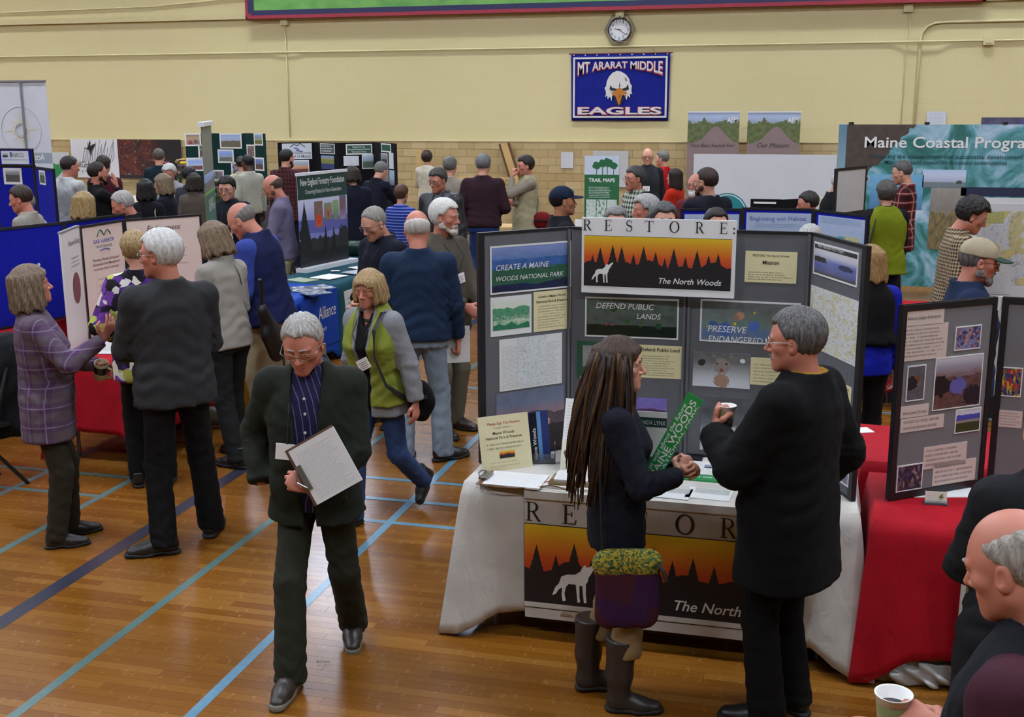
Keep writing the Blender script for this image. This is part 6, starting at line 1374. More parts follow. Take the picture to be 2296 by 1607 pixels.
kp[1].px('notice', 719, 323, 750, 344, doc('4c5450', 'c8ccc8', 3, .05, .95, .1, .8, 1, 81.), border=EDGE, bw=.012); kp[1].px('photo', 720, 348, 750, 380, pic(['34406a', '48588c', '6a6c40', '8c8840', '5c88c8'], [(.7, .15, 3, '707838', '8c8c48', 8), (.4, .1, 3, '384470')], None, 82.))
kp[2].px('notice', 778, 326, 832, 343, mat('notice_green', '20503c', .5), border=EDGE, bw=.02); kp[2].text('Support for the', 790, 331, 818, WHITE_INK, .01, y=-.006); kp[2].text('Proposed National Park &', 781, 336.5, 829, WHITE_INK, .01, y=-.006); kp[2].text('Recreation Area', 789, 342, 821, WHITE_INK, .01, y=-.006)
kp[2].px('notice', 770, 350, 805, 371, doc('c9ccd0', '9a9aa0', 5, .3, .95, .1, .4, 1, 83.)); kp[2].px('photo', 813, 348, 840, 376, pic(['3c4a40', '5c6c60', '88a0b0', 'b0c4d0'], [(.5, .2, 8, '4c5c50')], None, 84.), border=EDGE, bw=.012)
kp[3].px('notice', 856, 324, 876, 339, mat('notice_green', '20503c', .5), border=EDGE, bw=.02); kp[3].px('photo', 855, 344, 869, 370, pic(['3c3c40', '58585c', '8c9098'], [(.5, .1, 3, '303034')], None, 85.), border=EDGE, bw=.008); kp[3].px('notice', 872, 342, 883, 379, doc('c9ccd0', '9a9aa0', 12, .1, .9, .1, .3, 1, 86.)); kp[3].px('photo', 853, 375, 872, 412, pic(['5c6468', '6c7478', '3c60c0'], [], None, 87.)); kp[3].px('photo', 873, 381, 885, 416, pic(['3c5060', '88a0a8', '9cb8c0'], [], None, 88.))
side_table('white cloth under the black council board', -8.3, -5.95, 16.6, 17.35, CREAM_CLOTH)
# wall: planks, carved sign, papers
PINE = mat('pine_board', 'c2a066', .6, 0, .15, None, 12); BARK = mat('bark_edge', '5c4428', .9)
pl = empty('live_edge_plank', (-5.4, 20.2, .9)); tag(pl, 'live edge pine plank leaning on the tiled wall behind the vest man', 'plank')
a = [aty(x, y, 20.25) for x, y in ((1121, 323), (1140, 320), (1212, 560), (1190, 560))]; a = [(p[0], p[2]) for p in a]; MB().poly(a, 20.22, .04).build('plank_wood', PINE, pl, Matrix.Translation((5.4, -20.2, -.9)))
for i, j in ((1, 2), (0, 3)): MB().tube([(a[i][0], 20.24, a[i][1]), ((a[i][0] + a[j][0]) / 2 + .02, 20.24, (a[i][1] + a[j][1]) / 2), (a[j][0], 20.24, a[j][1])], .028, 6).build('bark', BARK, pl, Matrix.Translation((5.4, -20.2, -.9)))
a = aty(934, 334, 19.6); a2 = aty(946, 334, 19.6); o = MB().box(a[0], a2[0], 19.58, 19.62, .8, a[2]).build('wood_post', PINE); tag(o, 'pale wooden post beside the white sweater woman', 'post')
sg = empty('carved_sign', (-6.0, 19.3, .8)); tag(sg, 'long pine sign board with carved letters by the wall', 'sign'); cs = Panel(sg, 'sign_plank', aty(998, 397, 19.3)[:2], aty(1162, 397, 19.3)[:2], aty(1050, 431, 19.3)[2], aty(1050, 397, 19.3)[2], .05, PINE); cs.text('FOX', 1005, 424, 1045, mat('carve_brown', '8a6c3c', .7), .0, hpx=22, y=-.004); cs.text('FOREST', 1090, 424, 1150, mat('carve_brown', '8a6c3c', .7), .0, hpx=22, y=-.004)
side_table('white cloth table with wooden samples behind the maroon shirt man', -5.85, -4.65, 15.4, 16.1, CREAM_CLOTH, .6, 30)
q = aty(1135, 462, 15.7); o = MB().box(-.35, .35, -.25, .25, 0, .05).build('wood_slab', PINE); o.location = (q[0], 15.7, .748); tag(o, 'thick pine slab lying on the white cloth table', 'wood')
th = empty('saw_horse', (-4.4, 14.7, 0)); tag(th, 'white saw horse with pine strut left of the white cloth table', 'trestle')
for a_, b_ in (((-.1, 0, 0), (0, 0, .7)), ((.12, 0, 0), (.02, 0, .7)), ((-.1, .5, 0), (0, .5, .7)), ((.12, .5, 0), (.02, .5, .7))): MB().tube([a_, b_], .028, 4).build('leg', mat('trestle_white', 'c4c0b6', .6), th)
MB().box(-.04, .06, -.05, .55, .66, .74).build('beam', PINE, th)
for x0, y0, x1, y1, Y, lb, m in ((1258, 341, 1285, 377, 20.35, 'white notice sheet taped to the tiled wall', doc('c4c6c8', '9a9ca0', 12, .1, .92, .1, .35, 1, 90.)), (1330, 338, 1408, 420, 20.35, 'grey blank sheet taped to the tiled wall behind the trail map sign', mat('sheet_grey', 'b4b4b0', .6)), (2079, 250, 2120, 279, 20.36, 'white notice sheet on the yellow wall above the wave display', doc('c4c8d0', '9a9ca4', 8, .12, .9, .1, .35, 1, 91.))):
    a, b_ = aty(x0, y0, Y), aty(x1, y1, Y); o = empty('notice_sheet', (a[0], Y, b_[2])); tag(o, lb, 'paper'); MB().box(0, b_[0] - a[0], 0, .004, 0, a[2] - b_[2]).build('sheet', m, o)
# two tall mauve banners
for x0, x1, l1, lb in ((1543, 1659, 'Your Best Source For:', 'mauve roll-up banner nearer the bald man at the tiled wall'), (1677, 1796, 'Our Mission', 'mauve roll-up banner on the right, nearer the wave display')):
    th, (mp,) = board(lb, [(x0, 252, 19.7), (x1, 253, 19.7)], .06, mat('mauve', '83706c', .55), .006, 'banner', name='roll_up_banner', part='banner_sheet')
    b = MB(); W, H_ = mp.W, mp.H; top_ = [(W * k / 20, H_ - .5 + .28 * math.exp(-((k / 20 - .55) / .24) ** 2)) for k in range(21)]
    t_ = pic(['6a4a3c', '7c5c48', '5c6a40', '8ca0b8', 'a8b8d8'], [(.7, .5, 5, '4a5a30', '6a7048', 8)], None, 92.)
    bb = MB(); n = len(top_); V = [(p[0], -.002, p[1]) for p in top_] + [(p[0], -.002, H_) for p in top_]; bb.add(V, [(i, i + 1, n + i + 1, n + i) for i in range(n - 1)], [[(i / (n - 1), (top_[i][1] - H_ + .5) / .5), ((i + 1) / (n - 1), (top_[i + 1][1] - H_ + .5) / .5), ((i + 1) / (n - 1), 1), (i / (n - 1), 1)] for i in range(n - 1)]); bb.build('forest_photo', t_, mp.o)
    put_text(mp.o, l1, None, W * (.06 if 'Best' in l1 else .2), H_ - .63 + .07, W * (.86 if 'Best' in l1 else .6), INK, .0, .3, None, -.004); put_text(mp.o, 'AFM', None, W * .76, H_ - .16, W * .2, WHITE_INK, .01, 0, .09, -.004)
    if 'Best' in l1:
        for k, s_ in enumerate(('Forest Management', 'Timber Sales and Marketing')): put_text(mp.o, '•  ' + s_, None, W * .12, H_ - .78 - .15 * k, W * (.48, .62)[k], INK, .0, 0, None, -.004)
    else: put_text(mp.o, "American Forest Management's", None, W * .12, H_ - .8, W * .74, INK, .0, 0, None, -.004)
    MB().box(-.01, W + .01, -.012, .012, H_, H_ + .02).build('top_rail', mat('rail_white', 'd4d6da', .35), mp.o); MB().box(-.02, W + .02, -.1, .1, -.06, 0).build('base_cassette', mat('rail_white', 'd4d6da', .35), mp.o)
# trail map sign on a white table
side_table('white cloth table carrying the green trail maps sign', -4.6, -2.4, 15.3, 16.05, CREAM_CLOTH, .6, 31)
th, (tp_,) = board('green and white trail maps sign standing on the white table', [(1311, 349, 15.75), (1389, 349, 15.75)], .748, mat('trail_green', '1f6038', .5), .015, 'sign', name='trail_sign', part='sign_panel')
W, H_ = tp_.W, tp_.H; MB().box(0, W, -.002, 0, H_ * .75, H_).build('sky_print', mat('trail_sky', 'c0c8d4', .5), tp_.o); put_text(tp_.o, 'TRAIL MAPS', None, W * .12, H_ * .655, W * .76, WHITE_INK, .03, 0, None, -.003)
b = MB()
for cx_, cz_, r in ((.35, .87, .12), (.52, .9, .12), (.66, .91, .14), (.84, .87, .11)): b.poly([(W * (cx_ + r * math.cos(a) * (1 + .12 * math.sin(a * 5 + cx_ * 9))), H_ * (cz_ + r * .42 * math.sin(a) * (1 + .1 * math.sin(a * 4)))) for a in np.linspace(0, 6.283, 21)[:-1]], -.003 - cx_ * .0005); b.poly([(W * (cx_ - .012), H_ * .75), (W * (cx_ + .012), H_ * .75), (W * (cx_ + .01), H_ * cz_), (W * (cx_ - .01), H_ * cz_)], -.0036)
b.build('tree_print', mat('trail_green', '1f6038', .5), tp_.o)
tp_.rect('text_print', W * .1, W * .85, H_ * .43, H_ * .6, doc('1f6038', 'b8c4bc', 7, .03, .97, .05, .8, 1, 93.), t=.002)
for k in range(3): tp_.rect('map_print', W * (.06 + .3 * k), W * (.06 + .3 * k + .28), H_ * .17, H_ * .42, mapmat('c0cac0', (('a0b4a0',), ('5c7c68',), ('b4bcb0',))[k], '80908a', 5. + k, 5), t=.002)
for px_, py_, w, d, lb in ((1318, 471, .5, .2, 'green edged leaflet stack on the trail maps table'), (1365, 469, .3, .2, 'white leaflets on the trail maps table')):
    q = atz(px_, py_, .76); sheet('leaflets', lb, 'leaflets', q[0], min(max(q[1], 15.42), 15.6), .748, w, d, 0, mat('leaflet_mix', '7c8c80', .5), .02)
q = aty(1304, 470, 15.5); o = MB().box(-.09, .09, -.01, .06, 0, .17).build('leaflet_box', mat('paper_white', 'e4e4e0', .6)); o.location = (q[0], 15.5, .748); tag(o, 'upright white leaflet box at the left of the trail maps sign', 'leaflet box')
# white fabric display with teal disc
th, (wd_,) = board('wide white fabric display with teal disc behind the navy sweater man', [(1556, 346, 15.2), (1877, 347, 15.2)], .05, mat('fabric_white', 'c6c6c6', .6, 0, .03), .04)
u_, v_ = wd_.uv(1630, 478); Rd = wd_.uv(1676, 478)[0] - u_
for r, y_, m, nm in ((Rd, -.002, mat('disc_teal', '1f7a80', .5), 'teal_disc'), (Rd * .93, -.003, mat('paper_white', 'e4e4e0', .6), 'white_ring'), (Rd * .89, -.004, mat('disc_teal', '1f7a80', .5), 'inner_disc')): MB().poly([(u_ + r * math.cos(a), v_ + r * math.sin(a)) for a in np.linspace(0, 6.283, 41)[:-1]], y_).build(nm, m, wd_.o)
# dark boards in front of it
th, dk = board('low black display board behind the blue habitat boards', [(1683, 447, 12.6), (1752, 446, 12.6), (1800, 447, 12.8)], .75, BLACKFELT, .02); dk[0].px('label_strip', 1690, 452, 1740, 457, WHITE_PAPER, t=.003)
th, fr = board('black framed folding board with blank white panels', [(1876, 378, 12.5), (1944, 372, 13.1)], .75, mat('panel_blank', 'b7b3b0', .6), .02, frame=BLACK_FRAME); MB().box(0, fr[0].W, -.012, .02, fr[0].H * .52, fr[0].H * .56).build('cross_bar', BLACK_FRAME, fr[0].o)
side_table('dark cloth under the black display boards', -.98, .7, 12.5, 13.2, fabric('1c1c22'))
# blue habitat boards
th, hbp = board('blue felt folding board with pale blue posters behind the grey board', [(1525, 470, 10.45), (1664, 465, 10.55), (1826, 468, 10.55), (1946, 484, 10.1)], .75, BLUEFELT, .02, frame=BLACK_FRAME, fw=.02)
HPM = pic(['8898b0', '94a4bc', '9cacc4', 'a0aec6'], [], None, 95.); hbp[0].px('poster', 1535, 480, 1653, 600, HPM, t=.003); p = hbp[1].px('poster', 1674, 476, 1813, 600, HPM, t=.003); hbp[1].text('Beginning', 1681, 494, 1737, BLUE_INK, .0, y=-.005); hbp[1].text('with', 1743, 494, 1762, BLUE_INK, .0, .3, y=-.005); hbp[1].text('Habitat', 1768, 494, 1808, BLUE_INK, .0, y=-.005)
hbp[1].px('small_print', 1690, 500, 1795, 512, doc('9aaac2', '6c7c9c', 3, .05, 1, 0, .5, 1, 96.), t=.004); p = hbp[2].px('poster', 1836, 482, 1937, 620, HPM, t=.003); hbp[2].px('map_print', 1895, 530, 1925, 560, mapmat('c0b878', ('a8b090',), '6c7c5c', 8., 6), t=.004); hbp[2].px('teal_print', 1880, 529, 1893, 545, mat('teal_patch', '3c9aa0', .5), t=.0045); hbp[2].px('small_print', 1840, 485, 1930, 510, doc('98a8c0', '6c7c9c', 4, .05, 1, 0, .4, 1, 97.), t=.004)
side_table('dark blue cloth under the habitat boards', -1.7, .44, 10.0, 10.75, fabric('1a2450'))
# big wave display
mc = empty('pop_up_display', (.3, 16.2, 0)); tag(mc, 'huge wave photo display with large white title behind the plaid shirt man', 'display board')
a, b_ = aty(1900, 279, 16.2), aty(2420, 276, 16.2); zb_ = .1
WAVE0 = pic(['3c7a80', '5c94a0', '88a8b4', '7ca0a8', '4c8078', '2c6058', '34545c'], [], [(.12, .86, .12, '4a3c34'), (.2, .8, .1, '5c4a40'), (.55, .7, .16, '5c9c90'), (.35, .62, .1, '9cb4c0'), (.75, .6, .12, '4c9484'), (.3, .9, .06, '5c7c88'), (.48, .9, .05, '2c4c50'), (.62, .45, .12, '80a8b0')], 98., .5, 2.0)
t_ = NT('wave_photo'); u, v = uvs(t_); co = t_.n('ShaderNodeCombineXYZ', i0=t_.math('MULTIPLY', u, 2.2), i1=t_.math('MULTIPLY', v, 1.6), i2=4.0).outputs[0]
c = t_.ramp(t_.noise(co, 2.6, 8, .6, 1.4), [(0.25, '1c4a4c'), (0.42, '2f7068'), (0.52, '5c98a0'), (0.62, '9cb8c8'), (0.72, 'c0d0dc')])
rk = t_.math('LESS_THAN', t_.math('ADD', t_.math('MULTIPLY', u, 1.6), t_.math('MULTIPLY_ADD', t_.noise(co, 5, 4), .3, t_.math('SUBTRACT', .78, v))), .42)
c = t_.mix(rk, c, t_.mix(t_.noise(co, 14, 4), lin('2c2824'), lin('5c4c40'))); WAVE = t_.done(c, .5)
mp = Panel(mc, 'photo_panel', a[:2], b_[:2], .05, a[2], .05, WAVE); MB().box(-.1, 0, -.004, .3, 0, mp.H).build('side_panel', pic(['6090a0', '88a8b4', '3c6c80'], [], None, 99.), mp.o)
mp.text('Maine Coastal Program', 1938, 330, 2330, WHITE_INK, .014, y=-.008, hpx=24); mp.text('Balancing the conservation and sustainable development of', 1954, 354, 2310, mat('ink_teal', '1c4654', .5), .004, y=-.008, hpx=9); mp.text("Maine's coastal resources & coastal communities", 1983, 367, 2257, mat('ink_teal', '1c4654', .5), .004, y=-.008, hpx=9)
mp.px('inset_photo', 1953, 391, 2066, 470, pic(['2c6a98', '3484b0', '4898c0', '5ca4c8'], [], [(.6, .4, .2, '58a0c0')], 100.)); mp.px('inset_photo', 2070, 380, 2164, 421, pic(['6c7c88', '98a8c0', 'b8c4d8', 'a8c0e0'], [(.3, .05, 3, '707c80')], [(.85, .3, .1, '3c4c44')], 101.)); mp.px('dark_band', 2155, 419, 2300, 441, mat('band_navy', '1c2440', .5), t=.005); mp.px('harbour_photo', 2088, 421, 2156, 560, pic(['7c6a50', '8c7c5c', '70685c', '8a8478'], [(.6, .2, 5, '8c7848', '5c5844', 9)], None, 102.), t=.005); mp.px('white_panel', 2156, 442, 2400, 640, mat('panel_white', 'c9cbc8', .5), t=.005)
for k in range(4): MB().tube([(.05 + k * .95, .02, mp.H), (.05 + k * .95, .02, mp.H + .03)], .035, 8).build('magnet_knob', INK, mp.o)
th, (pu,) = board('dark poster with purple glow behind the wave display', [(2201, 263, 18.0), (2330, 263, 18.0)], 1.5, pic(['141018', '1a1424', '503a80', '2c2448'], [], [(.9, .6, .4, '6a4ab0'), (.1, .5, .3, '0c0a10')], 103.), .02, 'poster', name='poster')
MB().box(.2, .24, .03, .07, -1.5, 0).build('stand_post', BLACK_FRAME, pu.o); MB().box(.6, .64, .03, .07, -1.5, 0).build('stand_post', BLACK_FRAME, pu.o)
# map poster on a stand
th, (mq,) = board('tall white land map poster behind the cap man', [(2196, 458, 9.6), (2345, 455, 9.6)], .3, mat('poster_white', 'bfc0c0', .5), .015, 'poster', name='map_poster', part='poster_sheet')
mq.px('map_print', 2207, 472, 2330, 640, mapmat('bcbec0', ('b8ae74', 'b4ac7c'), '7c8088', 9., 3.2), t=.003); mq.px('inset_map', 2213, 474, 2250, 500, mapmat('a8a868', ('989858',), '6c6c48', 10., 8), t=.005); mq.px('small_print', 2208, 615, 2264, 660, doc('bcbec0', '85878a', 12, .05, .95, .05, .45, 1, 104.), t=.005)
MB().box(.2, .24, .02, .06, -.3, 0).build('stand_leg', BLACK_FRAME, mq.o); MB().box(.5, .54, .02, .06, -.3, 0).build('stand_leg', BLACK_FRAME, mq.o)
side_table('red tablecloth between the blonde woman and the lime vest woman', .5, 2.3, 9.85, 10.75, RED_CLOTH, .6, 33)
q = atz(1990, 712, .748); sheet('leaflet', 'pale map leaflet at the corner of the far red table', 'leaflet', q[0] + .15, 9.95, .748, .3, .16, .1, mapmat('c8ccb8', ('a8b888',), '7c8c70', 11., 4), .004)
q = atz(1925, 965, .748); sheet('leaflet', 'white sheet on the red table corner beside the grey board', 'leaflet', q[0], q[1], .748, .14, .1, .4, WHITE_PAPER, .003)
# flowers between the displays
def plant(label, px_, py_, Y, s_, cols, pot):
    P_ = aty(px_, py_, Y); th = empty('potted_flowers', (P_[0], Y, .748)); tag(th, label, 'plant'); MB().lathe([(0, 0), (.07 * s_, 0), (.1 * s_, .16 * s_), (.09 * s_, .16 * s_), (0, .14 * s_)], 16).build('pot', mat('pot_' + pot, pot, .5), th, None, True)
    rn = random.Random(int(px_))
    for k in range(14):
        a = rn.random() * 6.28; r = rn.random() * .16 * s_; zz = (.26 + .22 * rn.random()) * s_
        MB().tube([(0, 0, .14 * s_), (r * .5 * math.cos(a), r * .5 * math.sin(a), zz * .7), (r * math.cos(a), r * math.sin(a), zz)], .006 * s_, 5).build('stem', mat('stem_green', '3c5428', .7), th)
        MB().lathe([(0, -.02 * s_), (.03 * s_, -.01 * s_), (.045 * s_, .012 * s_), (.03 * s_, .024 * s_), (0, .016 * s_)], 8).build('flower', mat('petal', cols[k % len(cols)], .6), th, Matrix.Translation((r * math.cos(a), r * math.sin(a), zz)), True)
plant('potted flowers with a yellow bloom beside the wide nature banner', 400, 380, 19.7, 1.5, ('c8b820', '6a2c38', '5a3a4c', '8c8478'), '3c2430')
plant('tall mixed bouquet beside the green photograph board', 487, 425, 15.5, 1.35, ('6a3c50', '8c8060', '4c5c38', '7c4858'), '4c4438')
side_table('cream cloth under the two flower pots', -10.1, -8.75, 15.1, 15.8, CREAM_CLOTH, .6, 36)
side_table('white cloth table below the wide nature banner', -13.8, -11.0, 19.35, 20.05, CREAM_CLOTH, .6, 37)
# ------------------------------------------------------------------ the visitors
def PP(label, at, rel, h, **k):
    """at: ('f', x, y) on the floor, or (photo x, photo y) of the crown for a person of height h; rel: 0 away, 90 right, 180 towards, -90 left"""
    if at[0] == 'f': x, y = at[1:]
    else: q = atz(at[0], at[1], h); x, y = q[0], q[1]
    return person(label, x, y, math.degrees(math.atan2(x, y)) + rel, h, **k)
def held(name, label, cat, ob, d, off=(0, 0, 0), rz=0.0):
    p = ob['w'](ob['hand'][d] + ob['handR'][d] @ np.array(off)); o = empty(name, tuple(p), rz); return tag(o, label, cat)
def cup(o, z=0.0, s=1.0, band='8a9468', drink=True):
    b = MB().lathe([(0, 0), (.027, 0), (.038, .095), (.041, .097), (.041, .1), (.037, .098), (.026, .004), (0, .004)], 24); b.build('cup_wall', mat('cup_white', 'd9d8d2', .5), o, Matrix.Translation((0, 0, z)) @ Matrix.Scale(s, 4), True)
    MB().lathe([(.0325, .05), (.0363, .078)], 24).build('printed_band', mat('cup_band', band, .5), o, Matrix.Translation((0, 0, z)) @ Matrix.Scale(s * 1.012, 4), True)
    if drink: MB().lathe([(0, .07), (.0345, .07)], 24).build('coffee', mat('coffee', '241812', .15), o, Matrix.Translation((0, 0, z)) @ Matrix.Scale(s, 4))
def strap(ob, pts, w=.014, m=None, name='strap'): return MB().tube([ob['T'](*p) for p in pts], w, 6, False, .35).build(name, m or mat('strap_black', '17171a', .6), ob['root'])
KHAKI = fabric('b5a98a'); DKGREY = fabric('2a2a2c'); BLACKF = fabric('101013'); JEANS = fabric('3a5078', 'heather', c2='2c3c60'); LTJEANS = fabric('8e9aa4', 'heather', c2='6c7a88'); NAVYF = fabric('161d33'); OLIVE = fabric('35382a')
# --- walker with clipboard
w = PP('man in dark green fleece jacket walking towards us with a clipboard', ('f', -2.08, 4.45), 192, 1.69, near=2, w=1.06, belly=.02, hair=('short', {'line': .07, 't': .012, 'nape': -.05}), hcol='b9b5ae', hcol2='7a7670', head=(-4, 20, 2), lean=4, skn='ruddy', glasses='8a8478',
       R=((.24, .04, .9), 'none'), L=((-.05, .27, .97), 'hold', (-.1, .9, .45), (.85, .25, .35), (-.7, -.5, -.5)), feet=((.1, .26, 0, 8, 0), (-.1, -.27, .035, -6, -14)), pelvis=-.035,
       top=('shirt', fabric('28264a', 'pin', p=.03, w=.12, c2='5a5a80')), over=('jacket', fabric('272d22')), overhem=-.16, opening=.075, oversleeve=True, topw=1.12, pants=fabric('34362a'), cuff=.012, shoes=('sneaker', '2b251f', '6c675c'), nose=1.15, jaw=1.05)
T = w['T']; MB().box(-.052, .052, -.0015, .0015, -.035, .035).build('name_badge', mat('badge_card', 'e8e6e0', .5), w['root'], Matrix.Translation(Vector(T(.075, .18, .2))) @ Matrix.Rotation(math.radians(-6), 4, 'Y'))
bd = w['root'].children[-1]; put_text(bd, 'RICHARD', Matrix.Rotation(math.pi, 4, 'Z'), -.03, .004, .06, INK, .01, 0, None, -.002); 
for i in range(3): MB().box(-.04, .04, .0016, .0022, -.012 - .008 * i, -.009 - .008 * i).build('print_line', mat('badge_ink', '70706c', .6), bd)
MB().tube([T(.065, -.03, .55), T(.07, .07, .48), T(.07, .15, .36), T(.078, .178, .235)], .003, 5).build('lanyard', mat('lanyard_cord', '16161a', .7), w['root'])
for zz in (.43, .36, .28, .12, .02): MB().lathe([(0, -.002), (.006, -.002), (.006, .002), (0, .003)], 10).build('button', mat('button_white', 'c8c8c0', .4), w['root'], Matrix.Translation(Vector(T(0, .135 + (.02 if zz < .3 else 0), zz))) @ Matrix.Rotation(-math.pi / 2, 4, 'X'))
MB().box(-.16, .16, -.014, .014, -.018, .018).build('belt_front', mat('belt_leather', '15120f', .4), w['root'], Matrix.Translation(Vector(T(0, .132, -.02)))); MB().box(-.02, .02, -.018, .018, -.017, .017).build('belt_buckle', mat('buckle_brass', '8a7454', .35, .8), w['root'], Matrix.Translation(Vector(T(0, .135, -.02))))
c = held('clipboard', 'clipboard with printed sheets held by the walking man', 'clipboard', w, -1, (.0, .05, -.06)); c.location = tuple(w['w'](T(-.115, .295, .155))); c.rotation_euler = (math.radians(-12), math.radians(-30), w['root'].rotation_euler[2] + math.pi)
MB().box(-.115, .115, -.004, 0, -.1, .16).build('board', mat('clipboard_brown', '5a3c2a', .5), c); MB().box(-.1, .12, -.012, -.0045, -.1, .15).build('sheets', doc('c9c8c4', '8c8c8a', 24, .1, .9, .06, .4, 1, 110.), c); b = MB(); b.box(-.105, -.08, -.02, -.012, -.03, .08); b.tube([(-.1, -.02, -.02), (-.125, -.028, .02), (-.1, -.02, .07)], .004, 6); b.build('clip', mat('clip_steel', '8f8f90', .3, .9), c)
# --- woman in lime vest
v = PP('blonde woman in lime fleece vest walking behind the clipboard man', ('f', -2.50, 6.30), 216, 1.58, sex='f', near=2, hair=('bob', {'L': .075, 'bangs': .6, 't': .016}), hcol='b79a6c', hcol2='7a6244', head=(6, 2, -3), lean=8, skn='ruddy', R='down', L=((-.3, .0, .82), 'relax', (-1, 0, 0), (0, .1, -1)),
       feet=((.08, .22, 0, 4, 0), (-.1, -.34, .13, -4, -48)), pelvis=-.02, top=('black_top', BLACKF), hem=-.12, sleeve=0.0, over=('cardigan', fabric('77787a', 'heather', c2='98989a')), overhem=-.17, oversleeve=True, opening=.06, over2=('vest', fabric('8d9440'), -.09, .085), pants=JEANS, shoes=('ankle', '131316', '0c0c0e'), badge=(.235, 28), vneck=.12, collar=.001, topw=1.0)
T = v['T']; MB().tube([T(.06 * math.cos(a), -.02 + .075 * math.sin(a), .5 + (.01 if math.sin(a) < 0 else -.03 * math.sin(a))) for a in np.linspace(0, 6.283, 21)[:-1]], .008, 6, True).build('necklace', mat('necklace_black', '121214', .4), v['root'])
strap(v, [(-.1, -.15, .38), (-.115, -.08, .5), (-.115, .03, .525), (-.115, .14, .44), (-.13, .19, .28), (-.18, .165, .08), (-.23, .03, -.06), (-.24, -.06, -.08)], .016)
o = empty('shoulder_bag', tuple(v['w'](T(-.235, -.1, -.12)))); tag(o, 'black shoulder bag behind the lime vest woman', 'bag'); g = SDF((-.13, -.09, -.17), (.13, .09, .14), .012); g.ell((0, 0, 0), (.1, .055, .13), .03); g.fn(lambda X, Y, Z: .004 * np.sin(X * 50 + Z * 30), 'off'); link('bag_body', mesh_np('bag_body', *g.get()), BLACKF, o); MB().box(-.07, .07, -.063, -.05, .03, .05).build('bag_zip', mat('zip_grey', '3a3a3e', .4), o)
# --- plaid woman with mug
PLAID = fabric('604468', 'plaid', p=.11, w=.5, c2='5c5256', c3='9a929c', lw=.06, la=.4)
p = PP('woman in purple plaid shirt gesturing with a mug at left', ('f', -4.2, 5.45), 92, 1.63, sex='f', near=2, w=1.12, hair=('bob', {'L': .13, 't': .02}), hcol='8a755e', hcol2='4a3c30', head=(4, -6, 0), skn='ruddy', R=((.16, .36, 1.3), 'open', (.75, .3, -.5), (-.1, .5, .85), (.5, -.5, -.7)), L=((.02, .33, 1.12), 'grip', (-.3, .8, .3), (.75, .55, .0)),
       feet=((.1, .0, 0, 4, 0), (-.1, .08, 0, -6, 0)), top=('shirt', PLAID), hem=-.26, belly=.02, topw=1.1, pants=fabric('3c3628'), shoes=('dress', '1c1a18', '0f0e0d'))
T = p['T']; b = MB(); 
for sx in (-1, 1): b.tube([p['HV']((sx * .032 + .024 * math.cos(a), .055 + .012 * math.sin(a), .122 - .01 + .008 * math.sin(a))) for a in np.linspace(0, 6.283, 13)[:-1]], .003, 5, True)
b.build('glasses_on_hair', mat('spectacle_lens', 'c8ccd0', .1, .6), p['root'])
MB().box(-.04, .04, 0, .002, -.05, .0).build('name_badge', mat('badge_card', 'e8e6e0', .5), p['root'], Matrix.Translation(Vector(T(.03, .17, .3))))
o = held('mug', 'cream and brown mug held by the plaid shirt woman', 'mug', p, -1, (.0, .07, -.045)); o.rotation_euler = (math.radians(18), math.radians(20), 0)
MB().lathe([(0, -.055), (.036, -.055), (.04, -.05), (.041, .05), (.037, .05), (.035, -.045), (0, -.045)], 24).build('mug_body', mat('mug_cream', 'a89a78', .35), o, None, True); MB().lathe([(.0405, -.012), (.0418, .036)], 24).build('dark_glaze', mat('mug_dark', '22201e', .2), o, None, True); MB().tube([(.038, 0, .034), (.065, 0, .032), (.074, 0, .0), (.062, 0, -.03), (.038, 0, -.034)], .0065, 8).build('handle', mat('mug_cream', 'a89a78', .35), o, None, True)
# --- grey sweater man
p = PP('white haired man in charcoal sweater seen from behind', ('f', -3.44, 5.58), -12, 1.83, near=2, w=1.12, hair=('short', {'t': .019, 'nape': -.07}), hcol='d6d4ce', hcol2='a09e98', head=(52, 4, 0), skn='ruddy', R=((.1, .3, 1.12), 'hold'), L=((-.12, .3, 1.1), 'hold'), feet=((.17, .1, 0, 30, 0), (-.13, -.06, 0, -75, 0)), top=('sweater', fabric('303031', 'heather', c2='3a3a3c')), hem=-.13, topw=1.18, pants=BLACKF, cuff=.012, shoes=('dress', '1c1a19', '121110'), glasses='9a9a98', wide=1.06)
# --- floral blouse woman
PP('short haired woman in purple floral blouse behind the charcoal sweater man', ('f', -4.22, 6.5), 4, 1.71, sex='f', near=1, w=1.1, hair=('short', {'t': .02, 'nape': -.07, 'wild': .003}), hcol='b59a6a', hcol2='6a5434', head=(10, 8, 0), top=('blouse', fabric('5a3478', 'floral', s=17., cols=('4a2470', 'd0cdbf', 'a8ac50', '18141c', '6a3c90', 'c8c4b8', '231a2c'))), hem=-.2, topw=1.1, pants=BLACKF, R='front', L=((-.2, .16, 1.02), 'relax'))
